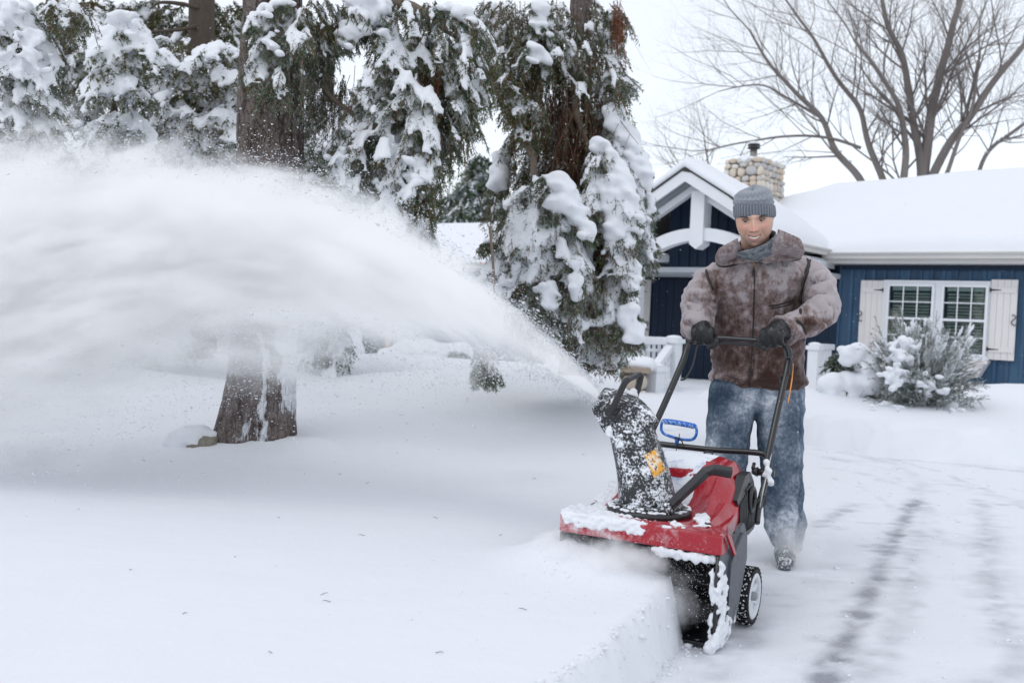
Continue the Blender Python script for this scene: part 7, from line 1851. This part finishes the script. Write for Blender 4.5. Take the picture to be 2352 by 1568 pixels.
under(sh, F.snowmesh('snow_load', None, 0.028, 1, 3, snow_soft, 0.012, 0.1))
b = MB()
for k, (x, y) in enumerate([(1965,925),(1958,925),(1972,925)]): b.tube([P(x,y,10.8), P(x-3+3*k,y-60,10.75), P(x-10+8*k,y-110,10.7)], [0.012,0.009,0.005], 5)
under(sh, b.build('stem', darkbark))
# snowy low bushes at the foot of the porch spruce, and mounds along the left wall
def mound(name, label, polys, seed, vox=0.03, cat='shrub', leaf=None):
    rt = tree_root(name, P(polys[0][0][0][0], polys[0][0][0][1], polys[0][1]), label, cat); F = Foliage(seed)
    if leaf: fill(F, *leaf[0], **leaf[1]); o = F.needles('foliage', need_bg, rt, 0.016, 2.0, 0.009); o.location = -Vector(rt.location)
    for pl in polys: pad(F, *pl)
    under(rt, F.snowmesh('snow_load', None, vox, 1, 3, snow_soft, 0.015, 0.12)); return rt
mound('snow_bush', 'rounded snow-buried bush between the weeping spruce and the stone wall', [([(1255,790),(1290,775),(1320,800),(1330,850),(1280,850)], 11.5, 60, 0.12, 0.75), ([(1360,835),(1400,820),(1410,860),(1380,880),(1340,870)], 12.5, 50, 0.12, .75)], 601, 0.04, leaf=(([(1330,800),(1400,800),(1400,840),(1340,840)], 11.5, 0.2, 40, 0.22, 5, 0.5, 0.9, 0.12, 0.3, 0.035, 0.04), dict(axis=1360, hang=0.1)))
mound('snow_bush', 'snow-covered hedge in front of the left blue wall', [([(880,810),(960,790),(1060,800),(1080,840),(960,840),(880,835)], 14.5, 110, 0.16, 0.7)], 602, 0.05, leaf=(([(880,800),(1060,790),(1070,830),(890,835)], 14.6, 0.3, 60, 0.3, 5, 0.5, 0.9, 0.12, 0.4, 0.05, 0.05), dict(axis=970, hang=0.1)))
mound('snow_bush', 'snow-heaped bush against the left blue wall beside the oak-trimmed window', [([(775,760),(800,735),(825,790),(815,840),(780,830)], 16.5, 60, 0.14, 0.75)], 603, 0.04)
# stone by the spruce roots
_g = G(450, 1018, 0.26)
rk = empty('garden_rock', (_g.x, _g.y, zground(_g.x, _g.y)-0.035), 0, 'small grey-brown garden rock capped with snow at the foot of the tall spruce', 'rock')
rockm = simple('lichen_rock', (0.24,0.22,0.18), 0.85, var=0.7, sc=28, bump=0.6, bd=0.01)
bm = bmesh.new(); bmesh.ops.create_icosphere(bm, subdivisions=4, radius=1)
for v in bm.verts: v.co = Vector((v.co.x*0.13, v.co.y*0.10, v.co.z*0.085))*(1+0.35*mnoise.noise(v.co*1.9)+0.16*mnoise.noise(v.co*5))
q = MB(); q.bm(bm, None, True); o = q.build('stone', rockm, rk); o.location = (0.06, -0.035, 0.0); o.scale = (0.75,0.8,0.85)
bm = bmesh.new(); bmesh.ops.create_icosphere(bm, subdivisions=4, radius=1)
for v in bm.verts: v.co = Vector((v.co.x*0.155, v.co.y*0.12, max(-0.6, v.co.z)*0.085))*(1+0.2*mnoise.noise(v.co*1.9+Vector((4,0,0))))+Vector((-0.02,0.02,0.035))
q = MB(); q.bm(bm, None, True); q.build('snow_cap', snow_soft, rk)
print('STAT', STAT)
# ------------------------------------------------------------------ blown snow: real scattering volumes plus loose flakes
PC = [  # photo x, y centre, upper edge, lower edge, distance, depth half-thickness, density
    (1374, 906, 886, 926, 3.45, 0.032, 60), (1330, 872, 838, 906, 3.49, 0.050, 44), (1260, 818, 765, 880, 3.56, 0.08, 32), (1180, 765, 695, 872, 3.64, 0.11, 24),
    (1080, 700, 600, 885, 3.74, 0.17, 20), (960, 635, 512, 895, 3.86, 0.24, 16), (820, 572, 432, 900, 3.98, 0.32, 13), (660, 535, 385, 905, 4.10, 0.40, 11),
    (500, 530, 345, 940, 4.20, 0.46, 10), (340, 555, 322, 1020, 4.30, 0.52, 9.5), (180, 590, 300, 1100, 4.38, 0.56, 9.0), (20, 620, 295, 1130, 4.45, 0.60, 8.5), (-160, 640, 290, 1160, 4.52, 0.60, 6.0), (-420, 610, 200, 1150, 4.6, 0.62, 5.6)]
rows = []
for x, yc, yu, yl, d, ry, dn in PC:
    c = P(x, yc, d); u_ = P(x, yu, d); l_ = P(x, yl, d); rows.append((c.x, c.y, c.z, u_.z-c.z, c.z-l_.z, ry, dn))
rows.sort(); X0, X1 = rows[0][0], rows[-1][0]
def curve(M_, fac, vals):
    lo, hi = min(vals), max(vals); nd = M_.n('ShaderNodeFloatCurve'); cm = nd.mapping.curves[0]
    pts = [((r[0]-X0)/(X1-X0), (v-lo)/(hi-lo+1e-9)) for r, v in zip(rows, vals)]
    while len(cm.points) < len(pts): cm.points.new(0.5, 0.5)
    for p, (a, b) in zip(cm.points, pts): p.location = (a, b); p.handle_type = 'AUTO'
    nd.mapping.update(); M_.l(fac, nd.inputs['Value'])
    return M_.math('MULTIPLY_ADD', nd.outputs[0], hi-lo, lo)
pm = N('blown_snow_cloud'); pm.t.nodes.remove(pm.b)
tc = pm.n('ShaderNodeTexCoord'); sx = pm.n('ShaderNodeSeparateXYZ'); pm.l(tc.outputs['Object'], sx.inputs[0])
fx = pm.math('DIVIDE', pm.math('SUBTRACT', sx.outputs['X'], X0), X1-X0, clamp=True)
yc = curve(pm, fx, [r[1] for r in rows]); zc = curve(pm, fx, [r[2] for r in rows]); ru = curve(pm, fx, [r[3] for r in rows]); rl = curve(pm, fx, [r[4] for r in rows]); ry = curve(pm, fx, [r[5] for r in rows]); dn = curve(pm, fx, [r[6] for r in rows])
dy = pm.math('SUBTRACT', sx.outputs['Y'], yc); dz = pm.math('SUBTRACT', sx.outputs['Z'], zc)
qu = pm.math('DIVIDE', pm.math('MAXIMUM', dz, 0.0), ru); ql = pm.math('DIVIDE', pm.math('MAXIMUM', pm.math('MULTIPLY', dz, -1.0), 0.0), rl)
qz = pm.math('ADD', qu, ql); qy = pm.math('DIVIDE', dy, ry)
# wisps: noise stretched along the flow
cmb = pm.n('ShaderNodeCombineXYZ'); pm.l(pm.math('MULTIPLY', sx.outputs['X'], 1.0), cmb.inputs[0]); pm.l(pm.math('MULTIPLY', dy, 1.6), cmb.inputs[1]); pm.l(pm.math('MULTIPLY', dz, 3.2), cmb.inputs[2])
n1 = pm.noise(cmb.outputs[0], 2.6, 3, 0.62)
cmb2 = pm.n('ShaderNodeCombineXYZ'); pm.l(pm.math('MULTIPLY', sx.outputs['X'], 1.0), cmb2.inputs[0]); pm.l(pm.math('MULTIPLY', dy, 3.0), cmb2.inputs[1]); pm.l(pm.math('MULTIPLY', dz, 5.0), cmb2.inputs[2])
n2 = pm.noise(cmb2.outputs[0], 7.0, 3, 0.65)
cmb3 = pm.n('ShaderNodeCombineXYZ'); pm.l(sx.outputs['X'], cmb3.inputs[0]); pm.l(dy, cmb3.inputs[1]); pm.l(pm.math('MULTIPLY', dz, 0.55), cmb3.inputs[2])
n3 = pm.noise(cmb3.outputs[0], 3.2, 1, 0.5)           # falling curtains
q = pm.math('SQRT', pm.math('ADD', pm.math('MULTIPLY', qz, qz), pm.math('MULTIPLY', qy, qy)))
q = pm.math('ADD', q, pm.math('MULTIPLY', pm.math('SUBTRACT', n1, 0.5), 1.35)); q = pm.math('ADD', q, pm.math('MULTIPLY', pm.math('SUBTRACT', n2, 0.5), 0.9))
core = pm.math('SUBTRACT', 1.0, q, clamp=True); core = pm.math('MULTIPLY', core, pm.math('ADD', core, 0.75))
# below the core the cloud thins into falling curtains
low = pm.math('MULTIPLY', pm.math('MULTIPLY', ql, ql), pm.math('MULTIPLY', pm.math('SUBTRACT', 0.70, n3, clamp=True), 15.0))
core = pm.math('DIVIDE', core, pm.math('ADD', 1.0, low))
dens = pm.math('MULTIPLY', pm.math('MULTIPLY', core, dn), pm.math('MULTIPLY', pm.math('SUBTRACT', pm.math('MULTIPLY', n2, 2.2), 0.50, clamp=True), 3.6))
pv = pm.n('ShaderNodeVolumeScatter'); pv.inputs['Color'].default_value = (0.972, 0.98, 0.992, 1); pv.inputs['Anisotropy'].default_value = 0.0; pm.l(dens, pv.inputs['Density'])
out = [n_ for n_ in pm.t.nodes if n_.type == 'OUTPUT_MATERIAL'][0]; pm.l(pv.outputs[0], out.inputs['Volume'])
rg = []
for r in rows[::-1]:
    k = 1.42; rg.append([Vector((r[0], r[1]+r[5]*k*math.cos(a), r[2]+(r[3] if math.sin(a) > 0 else r[4])*k*math.sin(a))) for a in np.linspace(0, 2*PI, 20, False)])
b = MB(); b.loft(rg); plume = b.build('snow_plume', pm.m)
bm = bmesh.new(); bm.from_mesh(plume.data); bmesh.ops.recalc_face_normals(bm, faces=bm.faces[:]); bm.to_mesh(plume.data); bm.free()
tag(plume, 'broad white plume of snow thrown from the chute across the lawn to the left', 'snow plume', kind='stuff')
# small clouds: round the auger mouth and the man's feet
def puff(name, c, rad, dens_, label, seed, sc=8, tiltM=None, thr=0.42):
    M_ = N(name+'_haze'); M_.t.nodes.remove(M_.b); tc = M_.n('ShaderNodeTexCoord'); ln = M_.n('ShaderNodeVectorMath', operation='LENGTH'); M_.l(tc.outputs['Object'], ln.inputs[0])
    nz = M_.noise(M_.coord('Object', rad, (0,0,0), (seed,0,0)), sc, 4, 0.6)
    f = M_.math('SUBTRACT', M_.math('SUBTRACT', 1.0, ln.outputs['Value'], clamp=True), M_.math('MULTIPLY', M_.math('SUBTRACT', nz, thr), 2.2), clamp=True)
    vs_ = M_.n('ShaderNodeVolumeScatter'); vs_.inputs['Color'].default_value = (0.985,0.99,1,1); M_.l(M_.math('MULTIPLY', f, dens_), vs_.inputs['Density'])
    out = [n_ for n_ in M_.t.nodes if n_.type == 'OUTPUT_MATERIAL'][0]; M_.l(vs_.outputs[0], out.inputs['Volume'])
    q = MB(); q.ell((0,0,0), 1.0, 2); o = q.build(name, M_.m); o.matrix_basis = Matrix.Translation(c) @ (tiltM or Matrix.Identity(4)) @ Matrix.Diagonal((*rad, 1)); tag(o, label, 'snow cloud', kind='stuff'); return o
RY = Matrix.Rotation(MYAW, 4, 'Z')
puff('snow_spray', MM @ Vector((-0.11, -0.05, 0.25)), (0.28, 0.13, 0.10), 34, 'fine snow spray boiling out in front of the auger under the red hood', 1, 9, RY)
puff('snow_spray', MM @ Vector((0.08, -0.03, 0.17)), (0.19, 0.11, 0.15), 12, 'thin powder haze before the right half of the black auger mouth', 4, 9, RY)
puff('blown_powder', Vector((anR.x-0.02, anR.y-0.10, 0.08)), (0.20, 0.16, 0.15), 14, 'powder snow kicked up round the boots of the walking man', 7, 8)
# flakes
def flakes(name, pts, sizes, elong, label, par=None):
    rng = np.random.default_rng(77); n = len(pts); ov = np.array([[1,1,1],[1,-1,-1],[-1,1,-1],[-1,-1,1]], float)*0.85; of = np.array([[0,1,2],[0,3,1],[0,2,3],[1,3,2]])
    V = ov[None]*(0.7+0.5*rng.random((n, 4, 1)))*sizes[:, None, None]; e = elong/np.linalg.norm(elong, axis=1)[:, None]
    V = V + e[:, None, :]*((V*e[:, None, :]).sum(2)[:, :, None])*0.9 + pts[:, None, :]
    T = (of[None]+(np.arange(n)*4)[:, None, None]).reshape(-1, 3)
    return tag(np_mesh(name, V.reshape(-1, 3), T, snow_m, par, True), label, 'snowflakes', kind='stuff')
rng = np.random.default_rng(5); R_ = np.array(rows)
n = 42000; u = rng.random(n); xx = X0+(X1-X0)*u
ip = lambda k: np.interp(xx, R_[:, 0], R_[:, k])
sgn = rng.normal(0, 0.72, n); sgn = np.where(np.abs(sgn) < 0.5, np.sign(sgn)*(0.5+rng.random(n)*0.6), sgn)
zz = ip(2)+np.where(sgn > 0, sgn*ip(3), sgn*ip(4)*0.9); yy = ip(1)+rng.normal(0, 0.75, n)*ip(5)
slope = np.gradient(R_[:, 2], R_[:, 0]); el = np.stack([np.ones(n), np.zeros(n), np.interp(xx, R_[:, 0], slope)], 1)
sz = np.exp(rng.normal(-7.0, 0.5, n)); sz = np.minimum(sz, 0.0045)
flakes('snow_flakes', np.stack([xx, yy, zz], 1), sz, el, 'countless loose snow grains flying through the plume')
# grains before the auger, under the plume and a light drift in the air
n = 2600; loc = np.stack([rng.uniform(-0.30, 0.27, n), -np.abs(rng.normal(0, 0.10, n))+0.02, 0.10+0.24*rng.random(n)**0.8], 1); wpt = np.array([(MM @ Vector(p))[:] for p in loc])
flakes('snow_grains', wpt, np.exp(rng.normal(-7.6, 0.45, n)), np.tile([-0.5, 0, 0.5], (n, 1)), 'small snow grains spraying from the auger mouth')
n = 900; pa = np.array([P(rng.uniform(1000, 2352), rng.uniform(250, 1300), rng.uniform(2.5, 9))[:] for _ in range(n)])
flakes('drifting_flakes', pa, np.exp(rng.normal(-7.2, 0.3, n)), np.tile([-0.7, 0, -0.7], (n, 1)), 'few tiny drifting flakes in the air before the house')

# crumbs of snow broken off along the cut and scattered over the scraped drive
rng = np.random.default_rng(15); n = 420; t = rng.random(n)**1.5; base = np.array([[0.60, 3.22]])+t[:, None]*np.array([[-0.62, -1.20]])+np.array([[0.85, -0.45]])*np.abs(rng.normal(0, 0.05, n))[:, None]+rng.normal(0, 0.012, (n, 2))
n2_ = 1100; b2 = np.stack([rng.uniform(0.3, 4.5, n2_), rng.uniform(2.3, 8.5, n2_)], 1); ok = inside(b2[:, 0], b2[:, 1], DRIVE); b2 = b2[ok]
n3_ = 200; b3 = np.stack([rng.normal(0.35, 0.35, n3_), rng.normal(3.1, 0.25, n3_)], 1)
pp = np.concatenate([base, b2, b3]); sz = np.concatenate([np.exp(rng.normal(-5.6, 0.5, n)), np.exp(rng.normal(-5.6, 0.5, len(b2))), np.exp(rng.normal(-6.0, 0.4, n3_))])
zz = np.maximum(field_h(pp[:, 0], pp[:, 1]), drive_h(pp[:, 0], pp[:, 1]))
bm = bmesh.new(); bmesh.ops.create_icosphere(bm, subdivisions=1, radius=1); tv = np.array([v.co[:] for v in bm.verts]); tf = np.array([[v.index for v in f.verts] for f in bm.faces]); bm.free()
m_ = len(pp); V = tv[None]*sz[:, None, None]*(0.65+0.6*rng.random((m_, len(tv), 1)))*np.array([1.2, 1.0, 0.7])+np.stack([pp[:, 0], pp[:, 1], zz+sz*0.25], 1)[:, None, :]
tag(np_mesh('snow_crumbs', V.reshape(-1, 3), (tf[None]+(np.arange(m_)*len(tv))[:, None, None]).reshape(-1, 3), snow_m, None, True), 'small crumbs of snow scattered at the foot of the cut and over the driveway', 'snow crumbs', kind='stuff')
